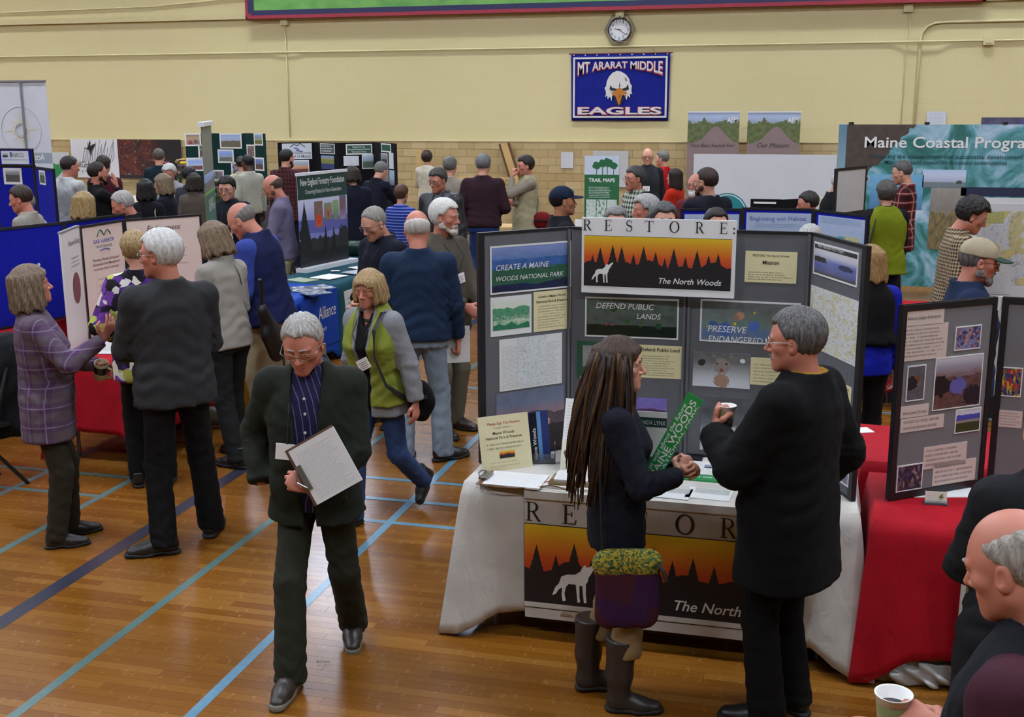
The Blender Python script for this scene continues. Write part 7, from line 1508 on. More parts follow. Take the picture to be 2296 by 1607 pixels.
# --- woman with pale grey sweater and black bag
p = PP('brown haired woman in pale grey sweater with black shoulder bag', ('f', -3.94, 7.11), -42, 1.72, sex='f', near=2, hair=('bob', {'L': .11, 't': .016}), hcol='8a7358', hcol2='4e3e30', head=(10, 10, 0), lean=5, R=((.1, .3, 1.1), 'hold'), L=((-.1, .3, 1.12), 'hold'), top=('sweater', fabric('a49e94', 'heather', c2='8c877e')), hem=-.1, pants=fabric('242524'), cuff=.012, shoes=('ankle', '141416', '0c0c0e'), feet=((.12, .1, 0, 5, 0), (-.1, -.14, 0, -10, 0)))
T = p['T']; strap(p, [(.03, -.1, .5), (.055, -.125, .42), (.06, -.135, .34)], .005, mat('lanyard_cord', '16161a', .7), 'lanyard_cord')
o = empty('shoulder_bag', tuple(p['w'](T(.3, -.12, -.02)))); o.rotation_euler = (0, 0, p['root'].rotation_euler[2] + .5); tag(o, 'large black shoulder bag at the pale grey sweater woman', 'bag'); g = SDF((-.26, -.12, -.28), (.26, .12, .3), .014); g.cone((-.16, 0, .16), (.14, 0, -.14), .06, .11, .03, flat=((0, 1, 0), .55)); g.cone((-.1, 0, .0), (.1, 0, -.16), .08, .1, .03, flat=((0, 1, 0), .55)); g.fn(lambda X, Y, Z: .006 * np.sin(X * 30 + Z * 24), 'off'); link('bag_body', mesh_np('bag_body', *g.get()), mat('bag_leather', '121114', .5), o); MB().tube([(-.18, 0, .2), (-.22, -.02, .32), (-.26, -.02, .4)], .014, 6).build('bag_strap', mat('bag_leather', '121114', .5), o)
# yellow tote on the floor beside her
o = empty('tote_bag', (-4.2, 8.2, 0)); tag(o, 'mustard tote bag with dark handles on the floor by the red table', 'bag'); b = MB(); b.box(-.2, .2, -.12, .12, 0, .34); b.build('tote_body', fabric('9c7410'), o); MB().tube([(-.08, -.125, .34), (-.07, -.13, .5), (0, -.13, .56), (.07, -.13, .5), (.08, -.125, .34)], .011, 6).build('handle', mat('handle_brown', '3a2018', .6), o); MB().tube([(-.08, .125, .34), (-.07, .13, .5), (0, .13, .56), (.07, .13, .5), (.08, .125, .34)], .011, 6).build('handle', mat('handle_brown', '3a2018', .6), o)
o = empty('canvas_bag', (-4.2, 8.75, 0)); tag(o, 'beige canvas bag standing behind the mustard tote', 'bag'); b = MB(); b.box(-.2, .2, -.13, .13, 0, .5); b.build('bag_body', fabric('a8937c'), o); MB().tube([(-.1, 0, .5), (-.06, 0, .62), (.06, 0, .62), (.1, 0, .5)], .012, 6).build('handle', fabric('a8937c'), o)
# --- blue vest man
PP('balding man in navy vest over blue shirt leaning to the red table', ('f', -3.95, 7.75), -62, 1.83, near=1, w=1.14, hair=('fringe', {'t': .008}), hcol='7c7670', head=(8, 26, 0), lean=9, skn='ruddy', R=((.16, .3, .95), 'relax'), L=((-.2, .2, .9), 'relax'), top=('shirt', fabric('3c4c94', 'heather', c2='34428c')), over=('vest', fabric('1b2350')), overhem=-.1, pants=KHAKI, wide=1.06, topw=1.15)
# --- blue shirt man from behind
p = PP('bald man in dark blue denim shirt and pale jeans seen from behind', ('f', -2.63, 7.42), 4, 1.79, near=2, w=1.1, hair=('fringe', {'t': .009}), hcol='cfcac2', hcol2='a8a098', head=(8, 8, 0), skn='ruddy', R=((.26, .08, .84), 'grip', (1, -.2, 0), (0, .2, -1)), L=((-.18, .24, 1.02), 'hold'), top=('shirt', fabric('16273f', 'heather', c2='1d3450')), hem=-.07, topw=1.18, pants=LTJEANS, cuff=.012, feet=((.14, .04, 0, 60, 0), (-.13, .0, 0, 12, 0)), shoes=('dress', '1a1818', '100f0e'), wide=1.06)
o = held('papers', 'folded white papers in the hand of the denim shirt man', 'papers', p, 1, (0, .06, -.02)); o.rotation_euler = (0, 0, p['root'].rotation_euler[2] + .2); b = MB(); b.box(-.11, .1, -.004, .004, -.12, .14); b.build('sheets', doc('c6c5c0', '8a8a88', 10, .15, .8, .2, .4, 1, 111.), o); MB().box(-.19, -.1, .005, .008, .02, .2).build('leaflet', mat('paper_white', 'e4e4e0', .6), o)
# --- tweed shirt man with white beard
p = PP('white haired bearded man in taupe shirt with name badge', ('f', -2.72, 8.24), 138, 1.79, near=1, w=1.12, belly=.02, hair=('short', {'t': .022, 'nape': -.075}), hcol='dedbd2', hcol2='b0aca4', beard=('f', 'd5d0c6', .006), head=(22, 4, 0), skn='ruddy', R=((.06, .3, 1.0), 'hold'), L=((-.1, .3, .96), 'grip'), top=('shirt', fabric('5c554a')), hem=-.18, topw=1.12, pants=fabric('6f6a5a'), badge=(.27, 10), shoes=('dress', '2c2018', '151210'), feet=((.12, .08, 0, 10, 0), (-.1, 0, 0, -8, 0)))
o = held('paper_cup', 'white paper cup in the hands of the bearded taupe shirt man', 'cup', p, -1, (0, .07, -.04)); cup(o, -.06)
# --- navy sweater man
PP('balding man with glasses in navy sweater over checked collar', ('f', -3.22, 8.35), 228, 1.75, near=1, hair=('short', {'t': .008, 'line': .085}), hcol='9a958c', hcol2='6a655c', head=(-4, 20, 0), lean=6, glasses='7a7468', R=((.03, .3, 1.02), 'hold'), L=((-.05, .32, 1.0), 'hold'), top=('collar_shirt', fabric('b8b8b4', 'check', p=.012, c2='5a5a60')), hem=0.0, over=('sweater', fabric('14192a')), overhem=-.1, oversleeve=True, pants=NAVYF, badge=(.2, 4), vneck=.03)
# --- black jacket man
PP('dark haired man with glasses in open black leather jacket', ('f', -4.05, 12.2), 205, 1.80, near=1, w=1.06, hair=('short', {'t': .018}), hcol='4c4a46', hcol2='24221f', head=(-14, 14, 0), glasses='5a5a5c', skn='ruddy', top=('shirt', fabric('77777c', 'check', p=.02, c2='505058')), over=('jacket', mat('leather_black', '17171a', .5)), overhem=-.2, oversleeve=True, opening=.05, topw=1.12, pants=DKGREY)
# --- boy
PP('brown haired boy in blue striped shirt seen from behind', (898, 413), 25, 1.57, sex='f', near=0, hair=('short', {'t': .02, 'nape': -.08}), hcol='5a3a28', head=(-8, 6, 0), top=('shirt', fabric('20378c', 'stripe', p=.035, w=.4, c2='6a78b0')), pants=NAVYF)
# --- maroon shirt man
p = PP('grey haired man in maroon shirt and jeans with a black folder', ('f', -4.13, 14.16), 6, 1.86, near=1, w=1.12, wide=1.08, hair=('short', {'t': .014}), hcol='7c7c7c', hcol2='4c4c4c', head=(-10, 5, 0), R=((.16, .2, 1.05), 'hold'), L=((-.2, .16, .98), 'hold'), top=('shirt', fabric('3a1e28', 'check', p=.03, w=.5, c2='2c1820')), hem=-.06, topw=1.2, pants=fabric('2f4a78', 'heather', c2='24386a'), shoes=('sneaker', '4c4c4c', '8a8a88'), feet=((.12, 0, 0, 6, 0), (-.12, .03, 0, -30, 0)))
o = empty('folder', tuple(p['w'](p['T'](-.25, .05, .12)))); o.rotation_euler = (0, 0, p['root'].rotation_euler[2] + 1.3); tag(o, 'black folder with white sheets under the maroon shirt man\'s arm', 'folder'); MB().box(-.12, .12, -.012, -.006, -.16, .16).build('cover', BLACK_FRAME, o); MB().box(-.12, .12, .006, .012, -.16, .16).build('cover', BLACK_FRAME, o); MB().box(-.115, .115, -.006, .006, -.155, .155).build('sheets', WHITE_PAPER, o)
# --- vest man with hand at face
p = PP('dark haired man in cream vest touching his face, red bag at his side', (1180, 349), -104, 1.80, near=1, w=1.08, belly=.02, hair=('short', {'t': .022, 'nape': -.07}), hcol='2c2622', head=(6, 6, 0), skn='ruddy', L=((-.03, .2, 1.48), 'hold', (-.3, .9, 0), (.3, -.3, 1), (-.3, .6, -.8)), R=((-.14, .22, 1.16), 'grip'), top=('shirt', fabric('8f8779')), over=('vest', fabric('a7a083')), overhem=-.16, pants=fabric('2a2a28'), topw=1.12)
strap(p, [(.1, -.1, .44), (.02, -.14, .4), (-.12, -.12, .2), (-.2, -.08, .0)], .02, mat('strap_grey', '55524c', .7)); strap(p, [(.1, -.1, .44), (.08, .02, .5), (.03, .12, .42), (-.1, .15, .2)], .02, mat('strap_grey', '55524c', .7), 'strap_front')
o = empty('shoulder_bag', tuple(p['w'](p['T'](-.22, -.16, -.02)))); tag(o, 'red shoulder bag on the hip of the cream vest man', 'bag'); g = SDF((-.17, -.1, -.15), (.17, .1, .15), .014); g.ell((0, 0, 0), (.14, .07, .12), .02); link('bag_body', mesh_np('bag_body', *g.get()), fabric('7c1c24'), o); MB().box(-.1, .1, -.082, -.06, .0, .015).build('bag_zip', BLACK_FRAME, o)
# --- person half hidden behind the maroon shirt man
PP('grey haired person in beige top hidden behind the maroon shirt man', ('f', -4.85, 15.05), 20, 1.78, near=0, hair=('short', {'t': .016}), hcol='6c6a66', top=('shirt', fabric('9a9284')), pants=fabric('a39a7c'), shoes=('dress', '3c2a20', '1a1410'))
PP('dark haired woman in white sweater near the pine sign', (957, 338), 12, 1.68, sex='f', near=0, hair=('short', {'t': .03, 'nape': -.1}), hcol='33261f', top=('sweater', fabric('c2bcaa')), topw=1.1, pants=fabric('b9b2a0'), R='front', L='front')
# --- cap man
p = PP('man in navy cap and dark hoodie looking right', (1263, 418), 78, 1.78, near=1, w=1.08, hair=('short', {'t': .01}), hcol='1c1815', head=(0, -2, 0), skn='tan', cap=(fabric('1c2b44'), fabric('1c2b44')), top=('hoodie', fabric('14161f')), over=('hood', fabric('161923')), overhem=.2, pants=DKGREY, topw=1.1, beard=('m', '1c1815'))
MB().lathe([(0, 0), (.024, 0), (.022, .004), (0, .005)], 16).build('cap_badge', mat('badge_teal', '6cc0b0', .5), p['root'], Matrix.Translation(Vector(p['HV']((.05, .075, .085)))) @ Matrix.Rotation(math.radians(-60), 4, 'X'))
# --- wall side group right of centre
PP('dark haired man with moustache in green and white checked shirt', (1424, 373), -118, 1.80, near=1, w=1.06, hair=('short', {'t': .018}), hcol='2a2826', hcol2='4a4846', beard=('m', '4a4642'), head=(4, 3, 0), glasses='6c6c6c', skn='ruddy', top=('shirt', fabric('b4b8a8', 'check', p=.05, w=.5, c2='20281e')), topw=1.1, pants=DKGREY)
PP('bald man in charcoal vest with badge at the tiled wall', (1453, 331), 182, 1.80, near=0, w=1.05, head=(0, 8, 0), hcol='6c5c50', glasses='202024', top=('sweater', fabric('1a1c24')), over=('vest', fabric('34363a')), overhem=-.1, pants=DKGREY, badge=(.24, 0))
p = PP('grey haired person in bright red fleece facing the bald man', (1487, 338), -55, 1.72, near=0, hair=('short', {'t': .016}), hcol='4c4844', hcol2='7a7672', head=(20, 4, 0), R='front', L='front', top=('fleece', fabric('b01024')), topw=1.15, pants=DKGREY)
o = held('white_card', 'white card in the hand of the red fleece person', 'paper', p, -1, (0, .05, -.03)); MB().box(-.07, .07, -.003, .003, -.05, .13).build('card', WHITE_PAPER, o)
p = PP('long dark haired woman in orange sweater with white strap', (1513, 377), -60, 1.62, sex='f', near=0, hair=('long', {'L': .17}), hcol='2a1a16', head=(14, 0, 0), R='front', L='front', top=('sweater', fabric('c23a1c')), pants=DKGREY); strap(p, [(.1, -.1, .42), (.1, .0, .5), (.08, .1, .42), (.0, .15, .2)], .012, WHITE_PAPER)
PP('white bearded man with glasses behind the navy sweater man', (1560, 389), 205, 1.72, near=0, hair=('fringe', {'t': .012}), hcol='d0ccc6', beard=('f', 'd6d2cc', .02), glasses='4c4a48', skn='ruddy', top=('shirt', fabric('7c3038')), pants=DKGREY)
PP('brown bearded man in navy sweater seen from behind', (1587, 376), -38, 1.86, near=1, w=1.12, hair=('short', {'t': .012}), hcol='3a2820', beard=('f', '4a3020', .008), head=(24, 2, 0), glasses='1c1c20', top=('collar_shirt', fabric('9a9a96', 'check', p=.02, c2='5c5c5c')), hem=0., over=('sweater', fabric('171b28')), oversleeve=True, overhem=-.12, pants=DKGREY, wide=1.06, topw=1.1)
# --- heads above the white header sign
PP('white haired woman smiling left above the header sign', (1447, 437), -98, 1.74, sex='f', near=1, hair=('short', {'t': .028, 'nape': -.08, 'wild': .003}), hcol='b4b2ae', hcol2='6c6a66', head=(4, 0, 0), skn='ruddy', top=('shirt', fabric('5a6a80')), pants=DKGREY)
PP('grey haired woman only her crown above the header sign left', (1381, 463), 175, 1.72, sex='f', near=0, hair=('short', {'t': .022}), hcol='908e8a', hcol2='504e4a', top=('shirt', fabric('6a5a60')), pants=DKGREY)
PP('dark haired person above the middle of the header sign', (1490, 456), 170, 1.77, near=0, hair=('curly', {'t': .024, 'wild': .004}), hcol='2e2c2e', hcol2='5a585a', top=('shirt', fabric('3a3a48')), pants=DKGREY)
PP('dark haired person whose crown shows before the blue board', (1607, 468), 160, 1.70, near=0, hair=('short', {'t': .018}), hcol='2a2420', top=('shirt', fabric('4a4038')), pants=DKGREY)
PP('silver haired person behind the right end of the grey board', (1822, 499), 200, 1.60, sex='f', near=0, hair=('short', {'t': .024, 'wild': .004}), hcol='c4c2bc', hcol2='84827c', head=(0, 20, 0), skn='ruddy', top=('shirt', fabric('6c7078')), pants=DKGREY)
PP('brown haired man bending left behind the black display', (1818, 428), -95, 1.64, near=0, hair=('short', {'t': .014}), hcol='2e2823', skn='ruddy', head=(0, 10, 0), top=('shirt', fabric('4a4a52')), pants=DKGREY)
PP('white haired man in black vest over cream shirt beside framed board', (1868, 384), 55, 1.72, near=0, hair=('short', {'t': .01, 'line': .08}), hcol='cfcac4', skn='ruddy', head=(0, 14, 0), top=('shirt', fabric('c4bda0')), over=('vest', fabric('17171c')), pants=DKGREY, lean=6)
# --- right hand group
p = PP('curly grey haired woman in lime green vest seen from behind', ('f', .50, 11.1), -12, 1.72, sex='f', near=1, w=1.1, hair=('curly', {'t': .028, 'nape': -.085, 'wild': .005}), hcol='5a5650', hcol2='3a3632', head=(8, 4, 0), top=('shirt', fabric('14151c')), over=('vest', fabric('7f8a14')), overhem=-.14, pants=fabric('1a2340'), R='front', L='pocket', topw=1.1, wide=1.08)
q = atz(1990, 405, 1.72); p['root'].location = (q[0], q[1], 0)
strap(p, [(-.1, .1, .42), (-.11, .0, .5), (-.12, -.12, .42), (-.16, -.15, .2), (-.2, -.13, -.02)], .014)
PP('tall man in red and black plaid shirt looking left', (2032, 358), -84, 1.84, near=1, w=1.08, hair=('short', {'t': .008}), hcol='5c5a58', hcol2='3a3836', head=(0, 14, 0), top=('shirt', fabric('7c1420', 'plaid', p=.1, w=.5, c2='14090c', c3='b8aca0', lw=.1, la=.6)), hem=-.18, topw=1.15, pants=fabric('26282a'), L=((-.24, .08, .84), 'relax'), R='front')
p = PP('curly dark haired man with glasses in brown checked shirt', (2152, 436), 84, 1.80, near=1, w=1.14, belly=.03, hair=('curly', {'t': .027, 'nape': -.07, 'wild': .006}), hcol='26201c', head=(0, 22, 0), lean=4, glasses='9a9a9a', skn='ruddy', top=('shirt', fabric('b4a284', 'check', p=.026, w=.5, c2='2a1c18')), hem=-.2, topw=1.15, pants=DKGREY, wide=1.05)
p = PP('bearded man in beige cap with green bill and navy jacket', (2188, 533), 78, 1.74, near=2, w=1.1, hair=('short', {'t': .008, 'nape': -.06}), hcol='6c6a66', hcol2='403e3a', beard=('f', '8c8a86', .004), head=(0, 10, 0), skn='ruddy', glasses='3a1c1c', cap=(fabric('a89e86'), fabric('3a5248')), top=('plaid_shirt', fabric('8c2030', 'plaid', p=.04, w=.5, c2='2a3050', c3='c0b8b0')), over=('jacket', fabric('20304e')), overhem=-.1, oversleeve=True, opening=.03, pants=DKGREY, topw=1.15)
p = PP('blonde woman in blue and black jacket behind the grey board', ('f', .34, 7.55), -24, 1.62, sex='f', near=1, hair=('long', {'L': .12}), hcol='a08050', hcol2='6a4c28', head=(10, 4, 0), top=('jacket', fabric('1224a0')), topw=1.15, over=('scarf', fabric('131316')), overhem=.12, pants=BLACKF)
# --- young woman in wellington boots
p = PP('young woman with very long brown hair, navy sweater and rubber boots', ('f', -.74, 4.45), 84, 1.58, sex='f', near=2, hair=('long', {'L': .13, 't': .016}), hcol='4a3220', hcol2='1c1310', head=(-12, 2, 0), skn='fair', R=((.06, .27, 1.13), 'grip', (.3, .7, .5), (-.55, .5, .55), (.7, -.4, -.5)), L=((-.02, .29, 1.12), 'grip', (-.3, .8, .4), (.6, .55, .4)), top=('sweater', fabric('121726')), hem=-.16, topw=1.12, pants=fabric('8f7a58'), cuff=.02, bare_z=.24, pelvis=.01, shoes=('boot', '2a2522', '1a1716'), feet=((.1, .03, 0, 8, 0), (-.1, -.1, 0, -6, 0)), collar=.02, vneck=.02)
T = p['T']; rn = random.Random(5); LK = [MB(), MB(), MB()]
for k in range(170):
    a = math.radians(rn.uniform(-130, 130)); rr = .092 + .012 * rn.random(); c = np.array([math.sin(a) * rr, -.02 - math.cos(a) * rr * 1.08, .02 + .05 * rn.random()])
    if c[1] > .035: continue
    L_ = .42 + .22 * rn.random(); pts = []; ph = rn.random() * 6
    for j in range(9):
        f = j / 8; sp = np.array([math.sin(a), -math.cos(a), 0]); q = p['HV'](c) + sp * (.02 * f + .035 * math.sin(f * 2.2)) + np.array([.012 * math.sin(ph + f * 5), -.05 * f * (1 if c[1] < 0 else .3) + .01 * math.cos(ph + f * 4), -L_ * f ** 1.05]); pts.append(q)
    LK[k % 3].tube(pts, [.0085 * (1 - .75 * (j / 8) ** 2) for j in range(9)], 5)
for lk, m in zip(LK, (hairmat('2e2018', '18100d'), hairmat('3c2819', '22160f'), hairmat('5a4020', '33200f'))): lk.build('hair_lock', m, p['root'], None, True)
b = MB(); q = p['HV']((.08, -.01, -.02)); b.tube([q + np.array([.012 + .004 * math.sin(j * 2.5), -.02 - .012 * j * .6, -.04 * j]) for j in range(11)], [.007 + .002 * (j % 2) for j in range(11)], 6); b.build('braid', mat('braid_tan', '8a6c50', .7), p['root'], None, True)
MB().lathe([(0, -.005), (.006, 0), (0, .005)], 10).build('earring', mat('pearl', 'e0e0e0', .2), p['root'], Matrix.Translation(Vector(p['HV']((.083, -.004, -.048)))) @ Matrix.Rotation(math.pi / 2, 4, 'Y'))
bg = empty('shoulder_bag', tuple(p['w'](T(.215, .03, -.28)))); bg.rotation_euler = (0, 0, p['root'].rotation_euler[2]); tag(bg, 'purple embroidered bag with green flap at the young woman\'s hip', 'bag')
g = SDF((-.05, -.15, -.22), (.05, .15, .16), .008); g.cone((0, -.07, .08), (0, -.07, -.13), .055, .06, .02, flat=((1, 0, 0), .5)); g.cone((0, .07, .08), (0, .07, -.13), .055, .06, .02, flat=((1, 0, 0), .5)); g.cone((0, 0, .08), (0, 0, -.13), .06, .06, .02, flat=((1, 0, 0), .5)); link('bag_body', mesh_np('bag_body', *g.get()), fabric('34121e', 'floral', s=9., cols=('3a1424', '301236', '3c1622', '2a1030')), bg)
g = SDF((-.06, -.16, .02), (.06, .16, .17), .008); g.cone((0, -.08, .09), (0, .08, .09), .062, .062, .02, flat=((1, 0, 0), .56)); g.fn(lambda X, Y, Z: .045 - Z + 0 * X); link('bag_flap', mesh_np('bag_flap', *g.get()), fabric('5a5a20', 'floral', s=160., cols=('6a6a28', '8c7c20', '3c5a38', 'a08c30', '2a3a20')), bg)
MB().tube([(.02, .11, .1), (.035, .14, .07), (.04, .15, .03)], .008, 6).build('bead_cord', mat('bead_dark', '2a2018', .5), bg); MB().tube([(0, -.1, .12), (-.03, -.11, .45), (-.09, -.08, .76)], .008, 6, False, .5).build('bag_strap', mat('strap_black', '17171a', .6), bg)
sd = empty('bumper_sticker', tuple(p['w'](np.array([.04, .43, 1.12]) * 1.61 / 1.75))); tag(sd, 'long green bumper sticker held by the young woman', 'sticker')
lo_, hi_ = aty(1466, 1070, p['root'].location[1]), aty(1527, 893, p['root'].location[1])
sd.location = tuple((aty(1506, 985, p['root'].location[1] - .02))); sd.rotation_euler = (0, 0, math.radians(-10))
Ms = Matrix.Rotation(math.radians(-63.5), 4, 'Y'); MB().box(-.2, .21, -.001, .001, -.035, .035).build('sticker_sheet', mat('sticker_green', '1f8a45', .35), sd, Ms)
so_ = sd.children[0]; put_text(so_, "I'm wild about the future", None, -.17, .014, .33, WHITE_INK, .01, .2, .017, -.002); put_text(so_, 'MAINE WOODS', None, -.19, -.016, .38, WHITE_INK, .015, 0, .026, -.002); put_text(so_, 'NATIONAL PARK', None, -.16, -.031, .34, WHITE_INK, .006, 0, .011, -.002)
so2 = empty('flyer', tuple(aty(1462, 975, p['root'].location[1] + .12))); tag(so2, 'white lynx flyer behind the green sticker in her hands', 'flyer'); MB().box(-.08, .06, -.001, .001, -.1, .1).build('flyer_sheet', mat('paper_white', 'e4e4e0', .6), so2); MB().box(-.08, .06, -.002, -.001, .035, .075).build('title_band', mat('band_green', '1c4038', .5), so2); put_text(so2.children[1], 'CANADA LYNX', None, -.075, .045, .13, WHITE_INK, .015, 0, .018, -.003)
# --- man in black coat
p = PP('grey haired man in long black coat before the white table', ('f', -.04, 4.46), -66, 1.73, near=2, w=1.16, belly=.02, hair=('short', {'t': .015, 'nape': -.07}), hcol='6e6c6a', hcol2='302e2c', beard=('m', '8c8884'), head=(14, 6, 0), skn='ruddy', glasses='b0aca4', R='pocket', L=((-.1, .31, 1.22), 'grip', (-.3, .8, .2), (.35, .0, .9), (-.5, .2, -1.0)), top=('shirt', fabric('a8842c')), over=('coat', fabric('08080a', None, .95)), overhem=-.3, oversleeve=True, topw=1.28, pants=fabric('09090b', None, .95), cuff=.018, shoes=('dress', '0e0d0d', '0a0a0a'), wide=1.08, collar=.05, nose=1.15)
o = held('paper_cup', 'white paper cup in the hand of the black coat man', 'cup', p, -1, (0, .07, -.04)); cup(o, -.04, .9)
# --- ponytail woman and old man in the right foreground
p = PP('woman with brown ponytail and charcoal jacket at the right edge', ('f', .72, 3.62), -24, 1.65, sex='f', near=2, hair=('tail', {'L': .2, 't': .012, 'nape': -.05}), hcol='5a4534', hcol2='2c2018', head=(0, 12, 0), skn='fair', top=('jacket', fabric('1d1f22')), hem=-.42, topw=1.25, w=1.22, wide=1.12, pants=fabric('141416'), R='front', L='front')
p = PP('bald old man in navy vest and maroon shirt holding coffee', ('f', .50, 2.36), -74, 1.71, near=2, hs=.96, w=1.15, wide=1.05, hair=('fringe', {'t': .008, 'ftop': .1, 'side': .012, 'nape': -.065}), hcol='a8a196', hcol2='6c665c', head=(0, 16, 0), skn='ruddy', lean=4, top=('shirt', fabric('4a2030')), over=('vest', fabric('151a22')), overhem=-.12, L=((-.1, .16, 1.22), 'hold', (-.6, .1, .75), (.1, 1, .15), (-.6, -.5, -.6)), R='front', topw=1.15, pants=DKGREY, jaw=1.05)
o = held('paper_cup', 'white paper cup of black coffee with green print in the foreground', 'cup', p, -1, (-.01, .1, -.035)); o.location.z += .02; o.location.x -= .025; cup(o, -.05)
# --- left crowd
PP('short haired young man in grey and white top at lower left of the crowd', (52, 414), -62, 1.74, near=1, hair=('short', {'t': .016, 'nape': -.05}), hcol='3a2c22', head=(14, 14, 0), skn='ruddy', top=('shirt', fabric('a29d92')), collar=.02, pants=DKGREY, nose=1.1)
PP('grey haired man in navy vest bending behind the young man', (88, 425), -120, 1.64, near=0, w=1.1, hair=('short', {'t': .02, 'wild': .004}), hcol='84827e', hcol2='4c4a46', lean=18, head=(0, 10, 0), skn='ruddy', top=('shirt', fabric('9a9ea4')), over=('vest', mat('vest_navy', '17264a', .5)), pants=DKGREY, topw=1.15)
PP('blonde haired woman in dark top seen from behind', (184, 429), 22, 1.68, sex='f', near=1, hair=('bob', {'L': .13, 't': .02}), hcol='b09664', hcol2='6c5530', head=(-16, 4, 0), top=('jacket', fabric('15161c')), pants=DKGREY)
PP('silver haired man in black jacket looking down left', (300, 423), -88, 1.72, near=1, w=1.06, hair=('short', {'t': .014, 'line': .08}), hcol='b4b0aa', hcol2='7c7872', head=(0, 18, 0), skn='ruddy', lean=6, top=('jacket', fabric('15161a')), collar=.05, pants=DKGREY)
PP('bearded man in black turtleneck with hand on chin', (216, 363), 74, 1.83, near=1, hair=('short', {'t': .009, 'line': .085}), hcol='2a1f18', beard=('f', '2c1f18', .006), head=(0, 2, 0), skn='ruddy', top=('turtleneck', fabric('0f0f12')), collar=.06, R=((.04, .2, 1.46), 'flat', (.6, .7, 0), (-.1, -.2, 1), (.3, .5, -.8)), L='fold', pants=DKGREY)
PP('dark haired person in maroon shirt behind the black turtleneck man', (231, 350), 20, 1.78, near=0, hair=('short', {'t': .022, 'wild': .003}), hcol='33241e', top=('shirt', fabric('561a30')), pants=NAVYF, topw=1.1)
PP('man in white dress shirt and dark trousers facing right', (150, 349), 48, 1.86, near=1, w=1.08, hair=('short', {'t': .011}), hcol='2c211c', head=(-20, 8, 0), skn='ruddy', top=('shirt', fabric('b9b9b4')), hem=-.04, topw=1.15, R='front', L='front', pants=DKGREY)
PP('person in white cap at the left edge by the blue board', (4, 370), 5, 1.74, near=0, hair=('short', {'t': .01}), hcol='3a2e28', cap=(fabric('aaa9a2'), fabric('aaa9a2')), top=('shirt', fabric('8c949c')), pants=DKGREY)
PP('person in black coat at the left edge behind the young man', ('f', -7.95, 9.55), 20, 1.66, near=0, w=1.2, hair=('short', {'t': .018}), hcol='1a1614', top=('coat', fabric('0c0c0f')), topw=1.3, pants=BLACKF)
p = PP('dark haired woman in black with cream tote strap', (325, 400), 18, 1.66, sex='f', near=0, hair=('long', {'L': .12}), hcol='1c1715', top=('jacket', fabric('14141a')), pants=DKGREY); strap(p, [(.11, .1, .4), (.12, 0, .5), (.13, -.12, .4), (.16, -.16, .1), (.18, -.16, -.1)], .02, fabric('b8ae90'))
PP('woman with streaked brown hair and glasses in navy jacket', (366, 389), -72, 1.68, sex='f', near=1, hair=('bob', {'L': .12, 't': .018}), hcol='8a775c', hcol2='4a3a2c', head=(10, 6, 0), glasses='8c8c8c', top=('jacket', fabric('14162a')), topw=1.15, w=1.1, pants=DKGREY)
p = PP('white curly haired woman in pale checked shirt with black strap', (381, 365), 205, 1.7, sex='f', near=0, hair=('curly', {'t': .026, 'wild': .005}), hcol='cfcdc6', head=(0, 18, 0), skn='ruddy', top=('shirt', fabric('a8a8aa', 'check', p=.03, c2='8c8c90')), pants=DKGREY, badge=(.2, 0))
strap(p, [(-.1, -.1, .42), (-.1, 0, .5), (-.12, .14, .35), (-.14, .16, .1)], .014)
PP('woman with dark bobbed hair in taupe top seen from behind', (434, 387), 5, 1.64, sex='f', near=1, hair=('bob', {'L': .1, 't': .018}), hcol='2e221c', top=('shirt', fabric('635a50')), pants=DKGREY)
PP('balding man in dark teal shirt facing the nature banner', (355, 333), 8, 1.80, near=0, w=1.1, hair=('short', {'t': .012}), hcol='5a5046', top=('shirt', fabric('15303a')), pants=DKGREY, topw=1.1)
PP('black haired person whose crown shows beside the taupe top woman', (424, 374), 30, 1.66, near=0, hair=('short', {'t': .016}), hcol='141216', top=('shirt', fabric('3c4048')), pants=DKGREY)
PP('dark haired man with glasses, red collar and badge', (510, 394), 192, 1.74, near=1, hair=('short', {'t': .018}), hcol='1c1614', head=(-8, 12, 0), glasses='6c6c70', skn='fair', top=('red_shirt', fabric('5c1020')), over=('sweater', fabric('191c26')), oversleeve=True, opening=.0, pants=DKGREY, badge=(.2, 12), vneck=.03)
PP('woman with dark hair bun in cream sweater', (540, 350), 10, 1.68, sex='f', near=0, hair=('bun', {'t': .012}), hcol='23140f', top=('sweater', fabric('b9b096')), pants=DKGREY, topw=1.05)
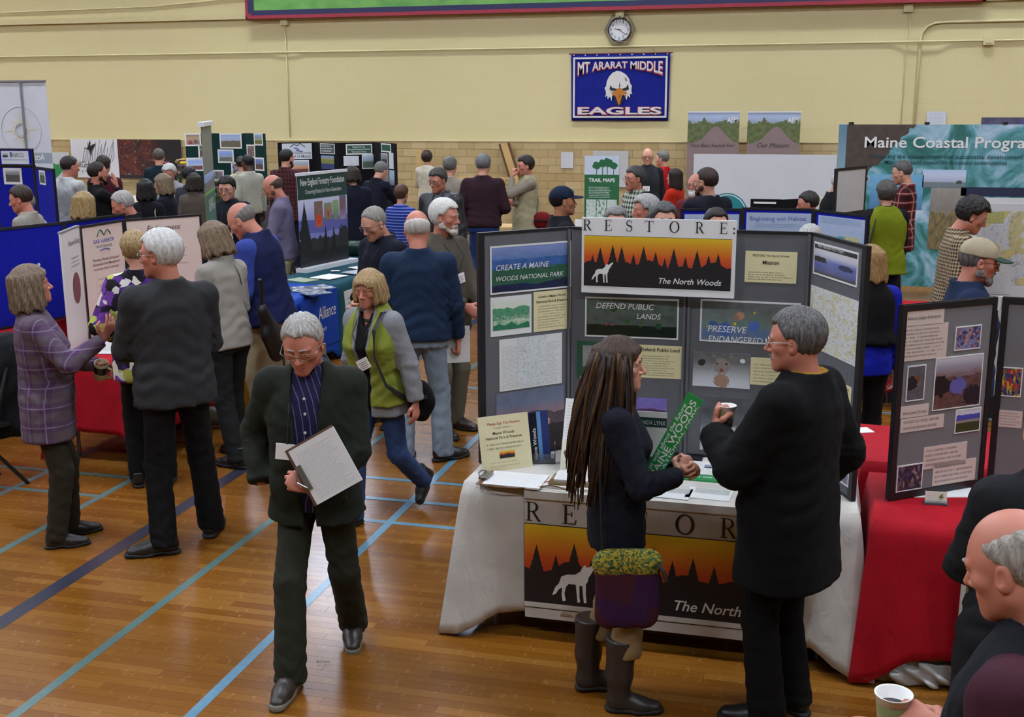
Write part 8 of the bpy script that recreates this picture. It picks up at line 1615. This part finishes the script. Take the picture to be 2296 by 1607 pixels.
PP('black haired man in cream checked shirt beside the bun woman', (556, 346), -30, 1.74, near=0, skn='dark', hair=('short', {'t': .008}), hcol='141012', head=(10, 6, 0), top=('shirt', fabric('b4b4a4', 'check', p=.03, c2='98988c')), pants=DKGREY)
PP('balding man with beard in lavender grey shirt looking down left', (632, 387), -82, 1.78, near=1, hair=('fringe', {'t': .009}), hcol='4c3c30', beard=('f', '6a4a34', .002), head=(0, 18, 0), lean=5, skn='ruddy', top=('shirt', fabric('7c7488', 'pin', p=.02, w=.4, c2='6a6278')), topw=1.1, R='front', L='front', pants=KHAKI)
PP('dark haired bearded man in red plaid flannel seen from behind', (640, 334), 28, 1.84, near=1, w=1.06, hair=('short', {'t': .012}), hcol='1c1614', beard=('f', '1c1614', .006), head=(-20, 4, 0), top=('shirt', fabric('4c1c20', 'plaid', p=.06, w=.5, c2='341418', c3='6a4a48')), hem=-.2, topw=1.15, pants=NAVYF)
PP('brown haired woman in navy fleece and jeans seen from behind', (790, 371), -14, 1.72, sex='f', near=1, w=1.15, wide=1.08, hair=('bob', {'L': .06, 't': .014}), hcol='2e241e', head=(14, 4, 0), top=('fleece', fabric('131a2e')), hem=-.2, topw=1.2, pants=fabric('26304a'))
p = PP('grey haired man in navy jacket reaching over the council table', (833, 359), 42, 1.72, near=1, hair=('short', {'t': .014}), hcol='4c4a48', hcol2='7a7876', head=(-10, 24, 0), lean=14, R=((.22, .5, .95), 'flat', (0, 0, 1), (0, 1, -.4)), L='down', top=('jacket', fabric('12162c')), topw=1.12, pants=DKGREY)
o = empty('waist_pack', tuple(p['w'](p['T'](-.05, -.17, .0)))); tag(o, 'dark waist pack with yellow and green trim on the navy jacket man', 'bag'); g = SDF((-.16, -.1, -.12), (.16, .1, .12), .014); g.ell((0, 0, 0), (.13, .07, .1), .02); link('pack_body', mesh_np('pack_body', *g.get()), fabric('1c1c22'), o); MB().tube([(-.12, -.05, .06), (0, -.085, .075), (.12, -.05, .06)], .012, 6).build('yellow_trim', mat('trim_yellow', 'c8a018', .6), o); MB().tube([(.12, -.05, .04), (.13, -.04, -.08)], .012, 6).build('green_trim', mat('trim_green', '1c6a50', .6), o)
